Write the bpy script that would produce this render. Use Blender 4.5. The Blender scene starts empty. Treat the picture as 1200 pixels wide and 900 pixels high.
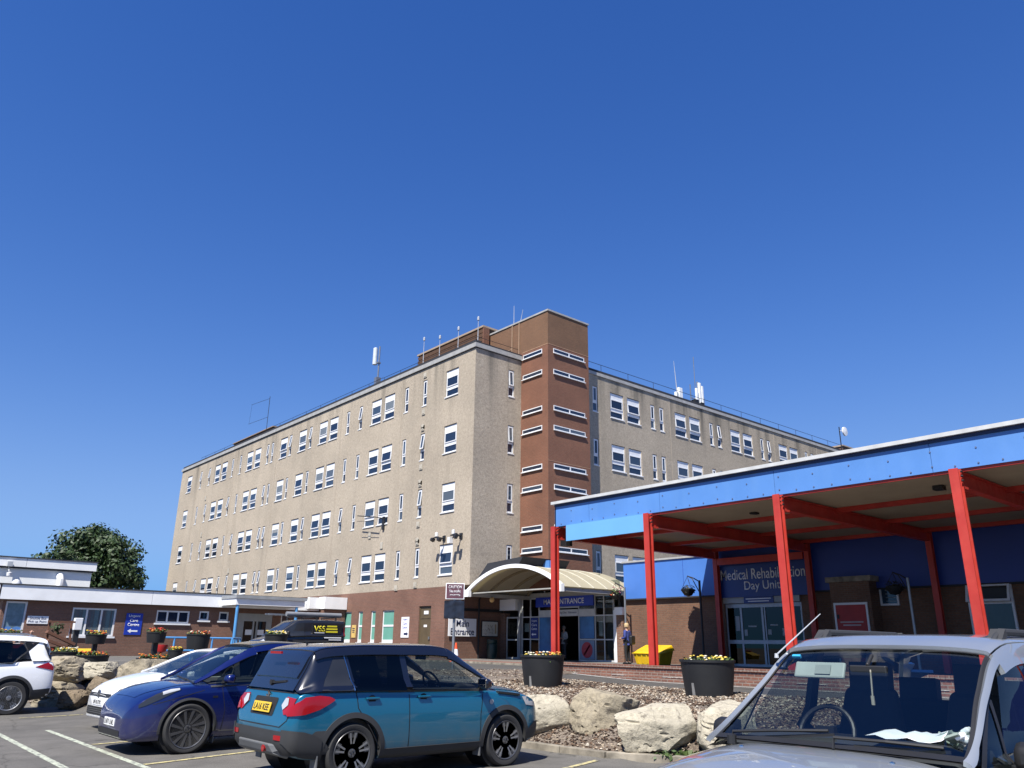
import bpy, bmesh, math, random
from mathutils import Vector, Matrix, noise
from mathutils.bvhtree import BVHTree
import numpy as np
random.seed(7)
SC = bpy.context.scene
COL = SC.collection
R = math.radians
PI = math.pi
# world frame: X = right-away, Y = left-away, Z up; the main block's long face is the plane X = 26

# ------------------------------------------------------------------ mesh builder
class MB:
    def __init__(s): s.v=[]; s.f=[]; s.mi=[]; s.cur=0
    def add(s, vs, fs):
        b=len(s.v); s.v.extend([tuple(p) for p in vs])
        for q in fs: s.f.append(tuple(i+b for i in q)); s.mi.append(s.cur)
        return s
    def hexa(s, p):
        return s.add(p, [(0,3,2,1),(4,5,6,7),(0,1,5,4),(1,2,6,5),(2,3,7,6),(3,0,4,7)])
    def box(s,x0,x1,y0,y1,z0,z1):
        x0,x1=min(x0,x1),max(x0,x1); y0,y1=min(y0,y1),max(y0,y1); z0,z1=min(z0,z1),max(z0,z1)
        return s.hexa([(x0,y0,z0),(x1,y0,z0),(x1,y1,z0),(x0,y1,z0),(x0,y0,z1),(x1,y0,z1),(x1,y1,z1),(x0,y1,z1)])
    def obox(s,c,sz,rot=None):
        M=rot if rot is not None else Matrix.Identity(3); c=Vector(c); hx,hy,hz=[a/2 for a in sz]
        return s.hexa([c+M@Vector(q) for q in [(-hx,-hy,-hz),(hx,-hy,-hz),(hx,hy,-hz),(-hx,hy,-hz),(-hx,-hy,hz),(hx,-hy,hz),(hx,hy,hz),(-hx,hy,hz)]])
    def bar(s,p0,p1,w,h,up=(0,0,1)):
        p0=Vector(p0);p1=Vector(p1);d=(p1-p0).normalized();u=Vector(up)
        if abs(d.dot(u))>.98: u=Vector((1,0,0))
        a=d.cross(u).normalized();b=a.cross(d)
        q=[]
        for p in (p0,p1):
            for (i,j) in ((-1,-1),(1,-1),(1,1),(-1,1)): q.append(p+a*i*w/2+b*j*h/2)
        return s.hexa(q)
    def tube(s,pts,r,n=8,cap=True):
        pts=[Vector(p) for p in pts]; rs=r if isinstance(r,(list,tuple)) else [r]*len(pts)
        vs=[];fs=[];ref=None
        for i,p in enumerate(pts):
            d=(pts[min(i+1,len(pts)-1)]-pts[max(i-1,0)]).normalized()
            if ref is None:
                ref=Vector((0,0,1)) if abs(d.z)<.9 else Vector((1,0,0))
            a=d.cross(ref)
            if a.length<1e-4: a=d.orthogonal()
            a.normalize(); b=a.cross(d).normalized(); ref=b
            for k in range(n):
                t=2*PI*k/n; vs.append(p+(a*math.cos(t)+b*math.sin(t))*rs[i])
        for i in range(len(pts)-1):
            for k in range(n):
                k2=(k+1)%n; fs.append((i*n+k,i*n+k2,(i+1)*n+k2,(i+1)*n+k))
        if cap:
            fs.append(tuple(range(n))[::-1]); fs.append(tuple((len(pts)-1)*n+k for k in range(n)))
        return s.add(vs,fs)
    def lathe(s,c,prof,n=24,axis='z'):
        c=Vector(c); vs=[];fs=[]
        for (r,z) in prof:
            for k in range(n):
                t=2*PI*k/n; x,y=r*math.cos(t),r*math.sin(t)
                q={'z':(x,y,z),'y':(x,z,y),'x':(z,x,y)}[axis]
                vs.append(c+Vector(q))
        for i in range(len(prof)-1):
            for k in range(n):
                k2=(k+1)%n; fs.append((i*n+k,i*n+k2,(i+1)*n+k2,(i+1)*n+k))
        if prof[0][0]>1e-5: fs.append(tuple(range(n))[::-1])
        if prof[-1][0]>1e-5: fs.append(tuple((len(prof)-1)*n+k for k in range(n)))
        return s.add(vs,fs)
    def prism(s,poly,p0,U,V,N,t):
        # poly in (u,v), extruded by t along N
        p0=Vector(p0);U=Vector(U);V=Vector(V);N=Vector(N); n=len(poly)
        a=[p0+U*u+V*v for u,v in poly]; b=[q+N*t for q in a]
        fs=[tuple(range(n))[::-1],tuple(n+i for i in range(n))]
        for i in range(n): j=(i+1)%n; fs.append((i,j,n+j,n+i))
        return s.add(a+b,fs)
    def quad(s,a,b,c,d): return s.add([a,b,c,d],[(0,1,2,3)])
    def build(s,name,mats,parent=None,smooth=False,bevel=0,recalc=True,merge=False):
        me=bpy.data.meshes.new(name); me.from_pydata(s.v,[],s.f); 
        if recalc or merge:
            bm=bmesh.new(); bm.from_mesh(me)
            if merge: bmesh.ops.remove_doubles(bm,verts=bm.verts,dist=1e-5)
            for f,mi in zip(bm.faces,s.mi): f.material_index=mi
            bmesh.ops.recalc_face_normals(bm,faces=bm.faces); bm.to_mesh(me); bm.free()
        else:
            for p,mi in zip(me.polygons,s.mi): p.material_index=mi
        return link(name,me,mats,parent,smooth,bevel)

def link(name,me,mats,parent=None,smooth=False,bevel=0):
    if not isinstance(mats,(list,tuple)): mats=[mats]
    for m in mats: me.materials.append(m)
    o=bpy.data.objects.new(name,me); COL.objects.link(o)
    if smooth:
        for p in me.polygons: p.use_smooth=True
        if smooth!='all':
            try: me.set_sharp_from_angle(angle=R(40))
            except Exception: pass
    if bevel:
        b=o.modifiers.new('bevel','BEVEL'); b.width=bevel; b.segments=2; b.limit_method='ANGLE'; b.angle_limit=R(40)
    if parent is not None: adopt(o,parent)
    return o
def wm(o):
    m=Matrix.LocRotScale(o.location,o.rotation_euler,o.scale)
    return wm(o.parent)@o.matrix_parent_inverse@m if o.parent else m
def adopt(o,parent):
    o.parent=parent; o.matrix_parent_inverse=wm(parent).inverted()
    return o
def tag(o,label=None,cat=None,group=None,kind=None):
    if label: o['label']=label
    if cat: o['category']=cat
    if group: o['group']=group
    if kind: o['kind']=kind
    return o
def empty(name,loc=(0,0,0),label=None,cat=None,group=None,rz=0):
    o=bpy.data.objects.new(name,None); o.empty_display_size=.2; COL.objects.link(o)
    o.location=loc; o.rotation_euler=(0,0,rz)
    return tag(o,label,cat,group)
def copy_tree(o,parent=None):
    c=o.copy(); COL.objects.link(c)
    if parent is not None: c.parent=parent
    for ch in [q for q in o.children]: copy_tree(ch,c)
    return c
def structure(o): o['kind']='structure'; return o

# ------------------------------------------------------------------ materials
class NT:
    def __init__(s,name):
        s.m=bpy.data.materials.new(name); s.m.use_nodes=True; s.t=s.m.node_tree; s.b=s.t.nodes['Principled BSDF']; s.out=s.t.nodes['Material Output']
    def n(s,typ,**kw):
        x=s.t.nodes.new(typ)
        for k,v in kw.items(): setattr(x,k,v)
        return x
    def l(s,a,b): s.t.links.new(a,b)
    def obj(s):
        return s.n('ShaderNodeTexCoord').outputs['Object']
    def noise(s,scale,detail=4,vec=None,rough=.55):
        x=s.n('ShaderNodeTexNoise'); x.inputs['Scale'].default_value=scale; x.inputs['Detail'].default_value=detail; x.inputs['Roughness'].default_value=rough
        s.l(vec if vec is not None else s.obj(),x.inputs['Vector']); return x.outputs['Fac']
    def ramp(s,fac,stops):
        x=s.n('ShaderNodeValToRGB'); e=x.color_ramp.elements
        while len(e)<len(stops): e.new(.5)
        for i,(p,c) in enumerate(stops):
            e[i].position=p; e[i].color=(c[0],c[1],c[2],1) if isinstance(c,(tuple,list)) else (c,c,c,1)
        s.l(fac,x.inputs['Fac']); return x.outputs['Color']
    def mix(s,fac,a,b,mode='MIX'):
        x=s.n('ShaderNodeMix',data_type='RGBA',blend_type=mode)
        for sock,val in ((x.inputs[0],fac),(x.inputs[6],a),(x.inputs[7],b)):
            if isinstance(val,(int,float)): sock.default_value=val
            elif isinstance(val,(tuple,list)): sock.default_value=(val[0],val[1],val[2],1)
            else: s.l(val,sock)
        return x.outputs[2]
    def math(s,op,a,b=0):
        x=s.n('ShaderNodeMath',operation=op)
        for sock,val in ((x.inputs[0],a),(x.inputs[1],b)):
            if isinstance(val,(int,float)): sock.default_value=val
            else: s.l(val,sock)
        return x.outputs[0]
    def mapping(s,vec,scale=(1,1,1),loc=(0,0,0)):
        x=s.n('ShaderNodeMapping'); x.inputs['Scale'].default_value=scale; x.inputs['Location'].default_value=loc; s.l(vec,x.inputs['Vector']); return x.outputs[0]
    def color(s,c):
        i=s.b.inputs['Base Color']
        if isinstance(c,(tuple,list)): i.default_value=(c[0],c[1],c[2],1)
        else: s.l(c,i)
    def rough(s,r):
        i=s.b.inputs['Roughness']
        if isinstance(r,(int,float)): i.default_value=r
        else: s.l(r,i)
    def bump(s,h,strength=.3,dist=.02):
        x=s.n('ShaderNodeBump'); x.inputs['Strength'].default_value=strength; x.inputs['Distance'].default_value=dist
        s.l(h,x.inputs['Height']); s.l(x.outputs[0],s.b.inputs['Normal'])
def set_in(m,**kw):
    b=m.node_tree.nodes['Principled BSDF']
    for k,v in kw.items(): b.inputs[k.replace('_',' ')].default_value=v
def simple(name,c,rough=.6,metal=0,var=.12,scale=3,bump=0,bscale=60,spec=None):
    t=NT(name); n=t.noise(scale,5)
    lo=tuple(max(0,x*(1-var)) for x in c); hi=tuple(min(1,x*(1+var)) for x in c)
    t.color(t.ramp(n,[(.3,lo),(.7,hi)])); t.rough(rough); t.b.inputs['Metallic'].default_value=metal
    if bump: t.bump(t.noise(bscale,3),bump,.01)
    if spec is not None: t.b.inputs['Specular IOR Level'].default_value=spec
    return t.m
def wallvec(t):
    # (x+y, z) coordinates for axis-aligned walls
    sx=t.n('ShaderNodeSeparateXYZ'); t.l(t.obj(),sx.inputs[0]); cx=t.n('ShaderNodeCombineXYZ')
    t.l(t.math('ADD',sx.outputs[0],sx.outputs[1]),cx.inputs[0]); t.l(sx.outputs[2],cx.inputs[1]); return cx.outputs[0],sx
def brick_mat(name,c1,c2,mortar,bw=.225,bh=.075,msize=.012,stain=.35):
    t=NT(name); v,sx=wallvec(t)
    b=t.n('ShaderNodeTexBrick'); t.l(v,b.inputs['Vector']); b.inputs['Scale'].default_value=1
    b.inputs['Brick Width'].default_value=bw; b.inputs['Row Height'].default_value=bh; b.inputs['Mortar Size'].default_value=msize
    b.inputs['Color1'].default_value=(*c1,1); b.inputs['Color2'].default_value=(*c2,1); b.inputs['Mortar'].default_value=(*mortar,1); b.inputs['Bias'].default_value=0
    big=t.ramp(t.noise(.6,6),[(.3,1-stain),(.7,1.08)])
    c=t.mix(1,b.outputs['Color'],big,'MULTIPLY')
    fine=t.ramp(t.noise(14,4),[(.3,.82),(.7,1.12)])
    t.color(t.mix(1,c,fine,'MULTIPLY')); t.rough(.85)
    t.bump(t.math('SUBTRACT',1,b.outputs['Fac']),.5,.008)
    return t.m
def pebbledash(name,base,stains=True,amt=.55):
    t=NT(name); v,sx=wallvec(t)
    n1=t.noise(6.5,4,rough=.85); n2=t.noise(24,2,rough=.8); big=t.noise(.22,6)
    c=t.ramp(n1,[(.32,tuple(x*.60 for x in base)),(.5,base),(.68,tuple(min(1,x*1.36) for x in base))])
    c=t.mix(.5,c,t.ramp(n2,[(.32,tuple(x*.6 for x in base)),(.68,tuple(min(1,x*1.3) for x in base))]))
    c=t.mix(1,c,t.ramp(big,[(.3,.86),(.7,1.08)]),'MULTIPLY')
    if stains:
        # vertical run-off streaks that gather under the coping (dirt, real wear)
        st=t.noise(1,5,vec=t.mapping(t.obj(),(.9,.9,.06)))
        zz=t.n('ShaderNodeMapRange'); zz.inputs[1].default_value=14.6; zz.inputs[2].default_value=17.9; t.l(sx.outputs[2],zz.inputs[0])
        f=t.math('MULTIPLY',t.ramp(st,[(.46,0),(.66,1)]),t.math('MULTIPLY',zz.outputs[0],amt))
        f=t.math('ADD',f,t.math('MULTIPLY',t.ramp(st,[(.55,0),(.8,1)]),.25))
        c=t.mix(f,c,(.13,.12,.10))
        pt=t.ramp(t.noise(.55,7,rough=.7),[(.50,0),(.60,1)]); c=t.mix(t.math('MULTIPLY',pt,.16),c,(.30,.27,.22))
        sp=t.ramp(t.noise(2.3,6,rough=.7),[(.60,0),(.70,1)]); c=t.mix(t.math('MULTIPLY',sp,.22),c,(.62,.56,.47))
    t.color(c); t.rough(.95); t.b.inputs['Specular IOR Level'].default_value=.2
    t.bump(t.mix(.5,n1,n2),.9,.03)
    return t.m
def glass_pane(name,c=(.012,.02,.04),var=.5):
    t=NT(name); oi=t.n('ShaderNodeObjectInfo')
    t.color(t.ramp(oi.outputs['Random'],[(.0,c),(.6,tuple(x*1.5 for x in c)),(.85,(.06,.09,.13)),(1,(.10,.12,.14))]))
    t.rough(.04); t.b.inputs['Specular IOR Level'].default_value=.75
    t.bump(t.noise(1.3,2),.03,.05)
    return t.m
def car_glass(name,tint,ior=1.5):
    m=bpy.data.materials.new(name); m.use_nodes=True; t=m.node_tree; t.nodes.clear()
    o=t.nodes.new('ShaderNodeOutputMaterial'); tr=t.nodes.new('ShaderNodeBsdfTransparent'); tr.inputs[0].default_value=(*tint,1)
    gl=t.nodes.new('ShaderNodeBsdfGlossy'); gl.inputs['Roughness'].default_value=.01
    fr=t.nodes.new('ShaderNodeFresnel'); ge=t.nodes.new('ShaderNodeNewGeometry'); mr=t.nodes.new('ShaderNodeMapRange'); mr.inputs[3].default_value=ior; mr.inputs[4].default_value=1/ior
    t.links.new(ge.outputs['Backfacing'],mr.inputs[0]); t.links.new(mr.outputs[0],fr.inputs[0])
    mx=t.nodes.new('ShaderNodeMixShader'); t.links.new(fr.outputs[0],mx.inputs[0]); t.links.new(tr.outputs[0],mx.inputs[1]); t.links.new(gl.outputs[0],mx.inputs[2]); t.links.new(mx.outputs[0],o.inputs[0])
    return m
def paint(name,c,metal=.35,rough=.35,flake=.05,dust=.0):
    t=NT(name); col=t.ramp(t.noise(900,2),[(.3,tuple(x*(1-flake*2) for x in c)),(.7,tuple(min(1,x*(1+flake*2)) for x in c))])
    if dust:
        sx=t.n('ShaderNodeSeparateXYZ'); t.l(t.obj(),sx.inputs[0])
        mr=t.n('ShaderNodeMapRange'); mr.inputs[1].default_value=.75; mr.inputs[2].default_value=.25; t.l(sx.outputs[2],mr.inputs[0])
        col=t.mix(t.math('MULTIPLY',t.math('MULTIPLY',mr.outputs[0],t.ramp(t.noise(5,5),[(.3,.2),(.7,1)])),dust),col,(.22,.20,.17))
    t.color(col); t.rough(t.ramp(t.noise(3,4),[(.3,rough*.85),(.7,rough*1.2)])); b=t.b
    b.inputs['Metallic'].default_value=metal; b.inputs['Coat Weight'].default_value=1; b.inputs['Coat Roughness'].default_value=.03
    return t.m
def emis(name,c,s):
    t=NT(name); t.b.inputs['Emission Color'].default_value=(*c,1); t.b.inputs['Emission Strength'].default_value=s; t.color(c); return t.m
def asphalt(name,base=.085,patch=True):
    t=NT(name); n1=t.noise(55,3,rough=.75); n2=t.noise(160,2); big=t.noise(.35,6); mid=t.noise(2.2,5)
    c=t.ramp(n1,[(.3,base*.62),(.5,base),(.72,base*1.6)])
    c=t.mix(.45,c,t.ramp(n2,[(.35,base*.5),(.65,base*1.7)]))
    c=t.mix(1,c,t.ramp(big,[(.3,(.88,.84,.78)),(.7,(1.16,1.10,1.0))]),'MULTIPLY')
    c=t.mix(1,c,t.ramp(mid,[(.35,.85),(.65,1.08)]),'MULTIPLY')
    v=t.n('ShaderNodeTexVoronoi',feature='DISTANCE_TO_EDGE'); v.inputs['Scale'].default_value=.28; wv=t.n('ShaderNodeVectorMath',operation='ADD'); t.l(t.obj(),wv.inputs[0]); nw=t.n('ShaderNodeTexNoise'); nw.inputs['Scale'].default_value=1.2; nw.inputs['Detail'].default_value=5; t.l(t.obj(),nw.inputs['Vector']); t.l(nw.outputs['Color'],wv.inputs[1]); t.l(wv.outputs[0],v.inputs['Vector'])
    c=t.mix(t.math('MULTIPLY',t.ramp(v.outputs['Distance'],[(.0,1),(.006,0)]),.55),c,(.035,.033,.03))
    # oil and tyre marks
    c=t.mix(t.math('MULTIPLY',t.ramp(t.noise(.9,3),[(.62,0),(.75,1)]),.45),c,(.03,.03,.03))
    t.color(c); t.rough(.9); t.b.inputs['Specular IOR Level'].default_value=.25; t.bump(t.mix(.5,n1,n2),.6,.012)
    return t.m
def worn_paint(name,c,under=.09,wear=.5,scale=9):
    t=NT(name); n=t.noise(scale,6,rough=.7)
    t.color(t.mix(t.ramp(n,[(wear-.08,0),(wear+.08,1)]),(under,under,under),c)); t.rough(.85); t.bump(t.noise(55,3),.4,.01); return t.m
M={}
M['white']=simple('white upvc',(.68,.69,.70),.4,var=.05)
M['white_board']=simple('white fascia board',(.80,.81,.81),.5,var=.07,scale=1.2)
M['cream_wall']=pebbledash('cream pebbledash',(.50,.43,.338))
M['pane']=glass_pane('window pane')
M['green_pane']=simple('green film pane',(.17,.42,.34),.12,var=.06)
M['brick_ground']=brick_mat('dark red brick',(.225,.105,.070),(.27,.128,.085),(.19,.13,.10),stain=.25)
M['brick_tower']=brick_mat('orange red brick',(.225,.085,.046),(.262,.10,.055),(.21,.125,.085),stain=.22)
M['brick_warm']=brick_mat('warm brick',(.27,.125,.075),(.20,.09,.058),(.25,.19,.15),stain=.25)
M['brick_paver']=brick_mat('brick paver',(.27,.115,.075),(.19,.085,.06),(.30,.25,.21),stain=.3)
M['coping']=simple('pale coping',(.40,.40,.39),.7,var=.15)
M['felt']=simple('dark roof felt',(.03,.032,.04),.8)
M['dark_metal']=simple('dark metal',(.03,.03,.033),.5,.3)
M['grey_metal']=simple('galvanised metal',(.38,.40,.42),.4,.7)
M['light_metal']=simple('pale aerial metal',(.62,.64,.65),.4,.3)
M['black']=simple('black plastic',(.015,.015,.016),.5)
M['rubber']=simple('tyre rubber',(.03,.03,.031),.8,bump=.2)
def worn_steel(name,c,rust=(.16,.05,.025)):
    t=NT(name); n=t.noise(1.1,5); f=t.ramp(t.noise(17,7,rough=.72),[(.66,0),(.70,1)])
    col=t.ramp(n,[(.3,tuple(q*.82 for q in c)),(.7,(min(1,c[0]*1.12),c[1]*1.45,c[2]*1.45))]); col=t.mix(t.math('MULTIPLY',t.ramp(t.noise(1,4,vec=t.mapping(t.obj(),(6,6,.35))),[(.5,0),(.75,1)]),.25),col,tuple(q*.45 for q in c))
    t.color(t.mix(t.math('MULTIPLY',f,.8),col,rust)); t.rough(t.ramp(t.noise(5,5),[(.3,.38),(.7,.62)])); t.bump(f,.25,.004); return t.m
M['red_steel']=worn_steel('red painted steel',(.53,.038,.026))
M['red_door']=simple('red door paint',(.42,.015,.015),.5)
def cladding(name,c):
    t=NT(name); n=t.noise(.5,5); st=t.ramp(t.noise(1,5,vec=t.mapping(t.obj(),(2.2,2.2,.18))),[(.48,0),(.72,1)]); sp=t.ramp(t.noise(30,5,rough=.75),[(.68,0),(.72,1)])
    col=t.ramp(n,[(.3,tuple(q*.9 for q in c)),(.7,tuple(min(1,q*1.08) for q in c))]); col=t.mix(t.math('MULTIPLY',st,.14),col,(c[0]*1.9,c[1]*1.4,c[2]*1.05)); col=t.mix(t.math('MULTIPLY',sp,.5),col,(.05,.09,.2))
    t.color(col); t.rough(t.ramp(n,[(.3,.40),(.7,.58)])); t.bump(t.noise(.9,2),.06,.05); return t.m
M['sky_blue']=cladding('blue cladding',(.105,.275,.66))
M['light_blue']=simple('light blue cladding',(.17,.45,.84),.45,var=.05,scale=.6)
M['rail_blue']=simple('light blue rail paint',(.10,.33,.66),.45)
M['navy']=simple('navy sign',(.006,.035,.23),.4,var=.05)
M['royal']=simple('royal blue sign',(.012,.045,.42),.4,var=.05)
M['letter']=simple('off white lettering',(.72,.73,.74),.5,var=.03)
M['letter_dark']=simple('dark navy lettering',(.012,.025,.09),.5,var=.03)
M['soffit']=simple('beige soffit board',(.40,.34,.25),.7,var=.12,scale=.8)
M['canvas']=simple('cream vault sheet',(.60,.55,.40),.5,var=.08,scale=.9)
def translucent(m,c,f):
    t=m.node_tree; b=t.nodes['Principled BSDF']; o=t.nodes['Material Output']; tr=t.nodes.new('ShaderNodeBsdfTranslucent'); tr.inputs[0].default_value=(*c,1); x=t.nodes.new('ShaderNodeMixShader'); x.inputs[0].default_value=f
    t.links.new(b.outputs[0],x.inputs[1]); t.links.new(tr.outputs[0],x.inputs[2]); t.links.new(x.outputs[0],o.inputs[0])
translucent(M['canvas'],(.60,.54,.36),.35)
M['maroon']=simple('maroon sign',(.13,.055,.075),.45)
M['sign_white']=simple('white sign board',(.80,.81,.82),.4,var=.03)
M['yellow']=simple('yellow plastic',(.72,.46,.012),.4)
M['yellow_let']=simple('yellow lettering',(.80,.70,.03),.45,var=.03)
M['orange']=simple('orange cone plastic',(.80,.10,.03),.45)
M['bin_green']=simple('dark green bin plastic',(.008,.035,.035),.4)
M['tub']=simple('black planter tub',(.011,.012,.014),.6,var=.25,bump=.2,bscale=25)
M['soil']=simple('soil',(.04,.028,.02),.95)
M['olive']=simple('olive brown door',(.115,.085,.045),.55)
M['wood']=simple('weathered wood',(.16,.07,.04),.8,bump=.3)
M['bark']=simple('tree bark',(.09,.065,.045),.9,bump=.6,bscale=12)
M['skin']=simple('skin',(.55,.33,.24),.5,var=.05)
M['asphalt']=asphalt('car park asphalt',.138)
M['road']=asphalt('road asphalt',.095)
M['line_white']=worn_paint('worn white line',(.55,.59,.46),.14,.47)
M['line_yellow']=worn_paint('worn yellow line',(.60,.52,.25),.14,.45)
M['concrete']=simple('concrete kerb',(.27,.24,.19),.95,var=.5,scale=3.5,bump=.4,bscale=40)
def leafmat(name,a,b):
    t=NT(name); oi=t.n('ShaderNodeObjectInfo'); n=t.noise(2.4,4)
    t.color(t.ramp(n,[(.3,a),(.7,b)])); t.rough(.6); t.b.inputs['Subsurface Weight'].default_value=0; 
    return t.m
M['leaf']=leafmat('tree leaf',(.012,.035,.008),(.045,.085,.018))
M['leaf2']=leafmat('plant leaf',(.035,.075,.015),(.10,.14,.03))
M['flower_r']=simple('red flowers',(.50,.05,.02),.6)
M['flower_o']=simple('orange flowers',(.62,.20,.02),.6)
M['flower_y']=simple('yellow flowers',(.75,.55,.06),.6)
M['flower_w']=simple('cream flowers',(.78,.72,.55),.6)
M['flower_p']=simple('pink flowers',(.55,.12,.22),.6)

# ------------------------------------------------------------------ text
def text(name,s,centre,right,up,w,h,mat,parent,off=.0,thick=.004,bold=.0):
    cu=bpy.data.curves.new(name,'FONT'); cu.body=s; cu.align_x='CENTER'; cu.align_y='CENTER'; cu.size=1; cu.offset=bold; cu.space_line=.95
    to=bpy.data.objects.new('tmp',cu); COL.objects.link(to)
    dg=bpy.context.evaluated_depsgraph_get(); dg.update()
    me=bpy.data.meshes.new_from_object(to.evaluated_get(dg)); bpy.data.objects.remove(to); bpy.data.curves.remove(cu)
    xs=[v.co.x for v in me.vertices]; ys=[v.co.y for v in me.vertices]
    x0,x1,y0,y1=min(xs),max(xs),min(ys),max(ys); rt=Vector(right).normalized(); u=Vector(up).normalized(); nn=rt.cross(u)
    bm=bmesh.new(); bm.from_mesh(me)
    for v in bm.verts:
        a=((v.co.x-x0)/(x1-x0)-.5)*w; b=((v.co.y-y0)/(y1-y0)-.5)*h
        v.co=Vector(centre)+rt*a+u*b+nn*(off)
    ret=bmesh.ops.extrude_face_region(bm,geom=bm.faces[:])
    for g in ret['geom']:
        if isinstance(g,bmesh.types.BMVert): g.co+=nn*thick
    bmesh.ops.recalc_face_normals(bm,faces=bm.faces)
    bm.to_mesh(me); bm.free()
    return link(name,me,mat,parent)
LX=(0,-1,0)   # reading direction on walls that face -X
LY=(1,0,0)    # reading direction on walls that face -Y
UP=(0,0,1)

# ------------------------------------------------------------------ walls with openings
def wall_holes(mb,axis,c,u0,u1,z0,z1,holes,depth):
    us=sorted({u0,u1,*[h[0] for h in holes],*[h[1] for h in holes]}); zs=sorted({z0,z1,*[h[2] for h in holes],*[h[3] for h in holes]})
    us=[u for u in us if u0<=u<=u1]; zs=[z for z in zs if z0<=z<=z1]
    P=(lambda u,z,d=0:(c+d,u,z)) if axis=='x' else (lambda u,z,d=0:(u,c+d,z))
    for i in range(len(us)-1):
        for j in range(len(zs)-1):
            um=(us[i]+us[i+1])/2; zm=(zs[j]+zs[j+1])/2
            if any(h[0]<um<h[1] and h[2]<zm<h[3] for h in holes): continue
            mb.quad(P(us[i],zs[j]),P(us[i+1],zs[j]),P(us[i+1],zs[j+1]),P(us[i],zs[j+1]))
    for a,b,za,zb in holes:
        mb.quad(P(a,za),P(b,za),P(b,za,depth),P(a,za,depth)); mb.quad(P(a,zb),P(b,zb),P(b,zb,depth),P(a,zb,depth))
        mb.quad(P(a,za),P(a,zb),P(a,zb,depth),P(a,za,depth)); mb.quad(P(b,za),P(b,zb),P(b,zb,depth),P(b,za,depth))
# ================================================================== SETTING: terrain, road, pavement
KY=[-60,-20,5,7,8,9.1,10.6,13,16,18.6,19.6,20.6,21.6,23,24.8,26.5,30,40,70]
KX=[13,12,10.9,10.6,10.2,9.65,9.6,9.6,9.5,9.3,8.4,6.9,6.0,5.6,5.2,3.4,-2,-20,-70]
def kx(y): return float(np.interp(y,KY,KX))
def smooth(t): t=max(0,min(1,t)); return t*t*(3-2*t)
def bankd(x,y):
    # distance behind the kerb of the car park
    s=(kx(y+.5)-kx(y-.5)); return (x-kx(y))/math.sqrt(1+s*s)
def ground_h(x,y):
    d=bankd(x,y); t=smooth((y-15)/6)
    a=.36*smooth(d/1.0)+.20*smooth((d-.8)/3.5)+.08*smooth((d-4)/3)
    b=.72*smooth(d/1.3)+.10*smooth((d-1)/4)
    h=a*(1-t)+b*t
    h+=(.78-h)*smooth((x-20)/4)*smooth(d/3)
    return h
def axis_samples(lo,hi,flo,fhi,fine,far):
    out=[]; x=flo
    while x<fhi: out.append(x); x+=fine
    st=fine; x=fhi
    while x<hi: out.append(x); st*=1.6; x+=min(st,far)
    out.append(hi); st=fine; x=flo
    while x>lo: st*=1.6; x-=min(st,far); out.append(max(x,lo))
    return sorted(set(out))
xs=axis_samples(-900,900,-4,26,.5,150); ys=axis_samples(-900,900,-4,44,.5,150)
mb=MB(); idx={}
for i,x in enumerate(xs):
    for j,y in enumerate(ys):
        idx[i,j]=len(mb.v); mb.v.append((x,y,ground_h(x,y)))
mb.f=[(idx[i,j],idx[i+1,j],idx[i+1,j+1],idx[i,j+1]) for i in range(len(xs)-1) for j in range(len(ys)-1)]; mb.mi=[0]*len(mb.f)
structure(mb.build('ground',M['asphalt'],smooth='all'))
# gravel and bark bed between the kerb and the road
def bed_mat():
    t=NT('bark and gravel mulch'); n1=t.noise(24,3,rough=.8); n2=t.noise(60,2,rough=.8); big=t.noise(1.1,5)
    dark=t.ramp(n1,[(.36,(.022,.014,.010)),(.5,(.085,.055,.038)),(.64,(.30,.22,.16))])
    pale=t.ramp(n1,[(.36,(.07,.05,.04)),(.5,(.24,.19,.15)),(.64,(.55,.49,.40))])
    c=t.mix(t.ramp(big,[(.40,0),(.60,1)]),dark,pale); t.color(t.mix(.4,c,t.ramp(n2,[(.3,(.03,.02,.015)),(.7,(.36,.29,.22))])))
    t.rough(.95); t.bump(t.mix(.5,n1,n2),1,.05); return t.m
M['bed']=bed_mat()
def bed_sheet(name,y0,y1,d0,d1f,mat,lift,step=.22):
    mb=MB(); ny=int((y1-y0)/step)+1; nd=26
    for j in range(ny+1):
        y=y0+(y1-y0)*j/ny
        s=math.sqrt(1+(kx(y+.5)-kx(y-.5))**2)
        for i in range(nd+1):
            D=d1f(y); d=d0+(D-d0)*i/nd; x=kx(y)+d*s
            z=ground_h(x,y)+lift+.035*noise.noise(Vector((x*1.9,y*1.9,0)))*min(1,i/3) - (.0 if i not in(0,nd) else .03)
            mb.v.append((x,y,z))
    for j in range(ny):
        for i in range(nd):
            a=j*(nd+1)+i; mb.f.append((a,a+1,a+nd+2,a+nd+1)); mb.mi.append(0)
    o=mb.build(name,mat,smooth='all'); return structure(o)
def bed_depth(y): return float(np.interp(y,[-10,5,12,17,20,23,27,31],[5.8,5.6,6.6,7.3,8.6,4.2,3.0,3.0]))
BED=bed_sheet('gravel_bed',-9,31,.02,bed_depth,M['bed'],.045)
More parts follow.
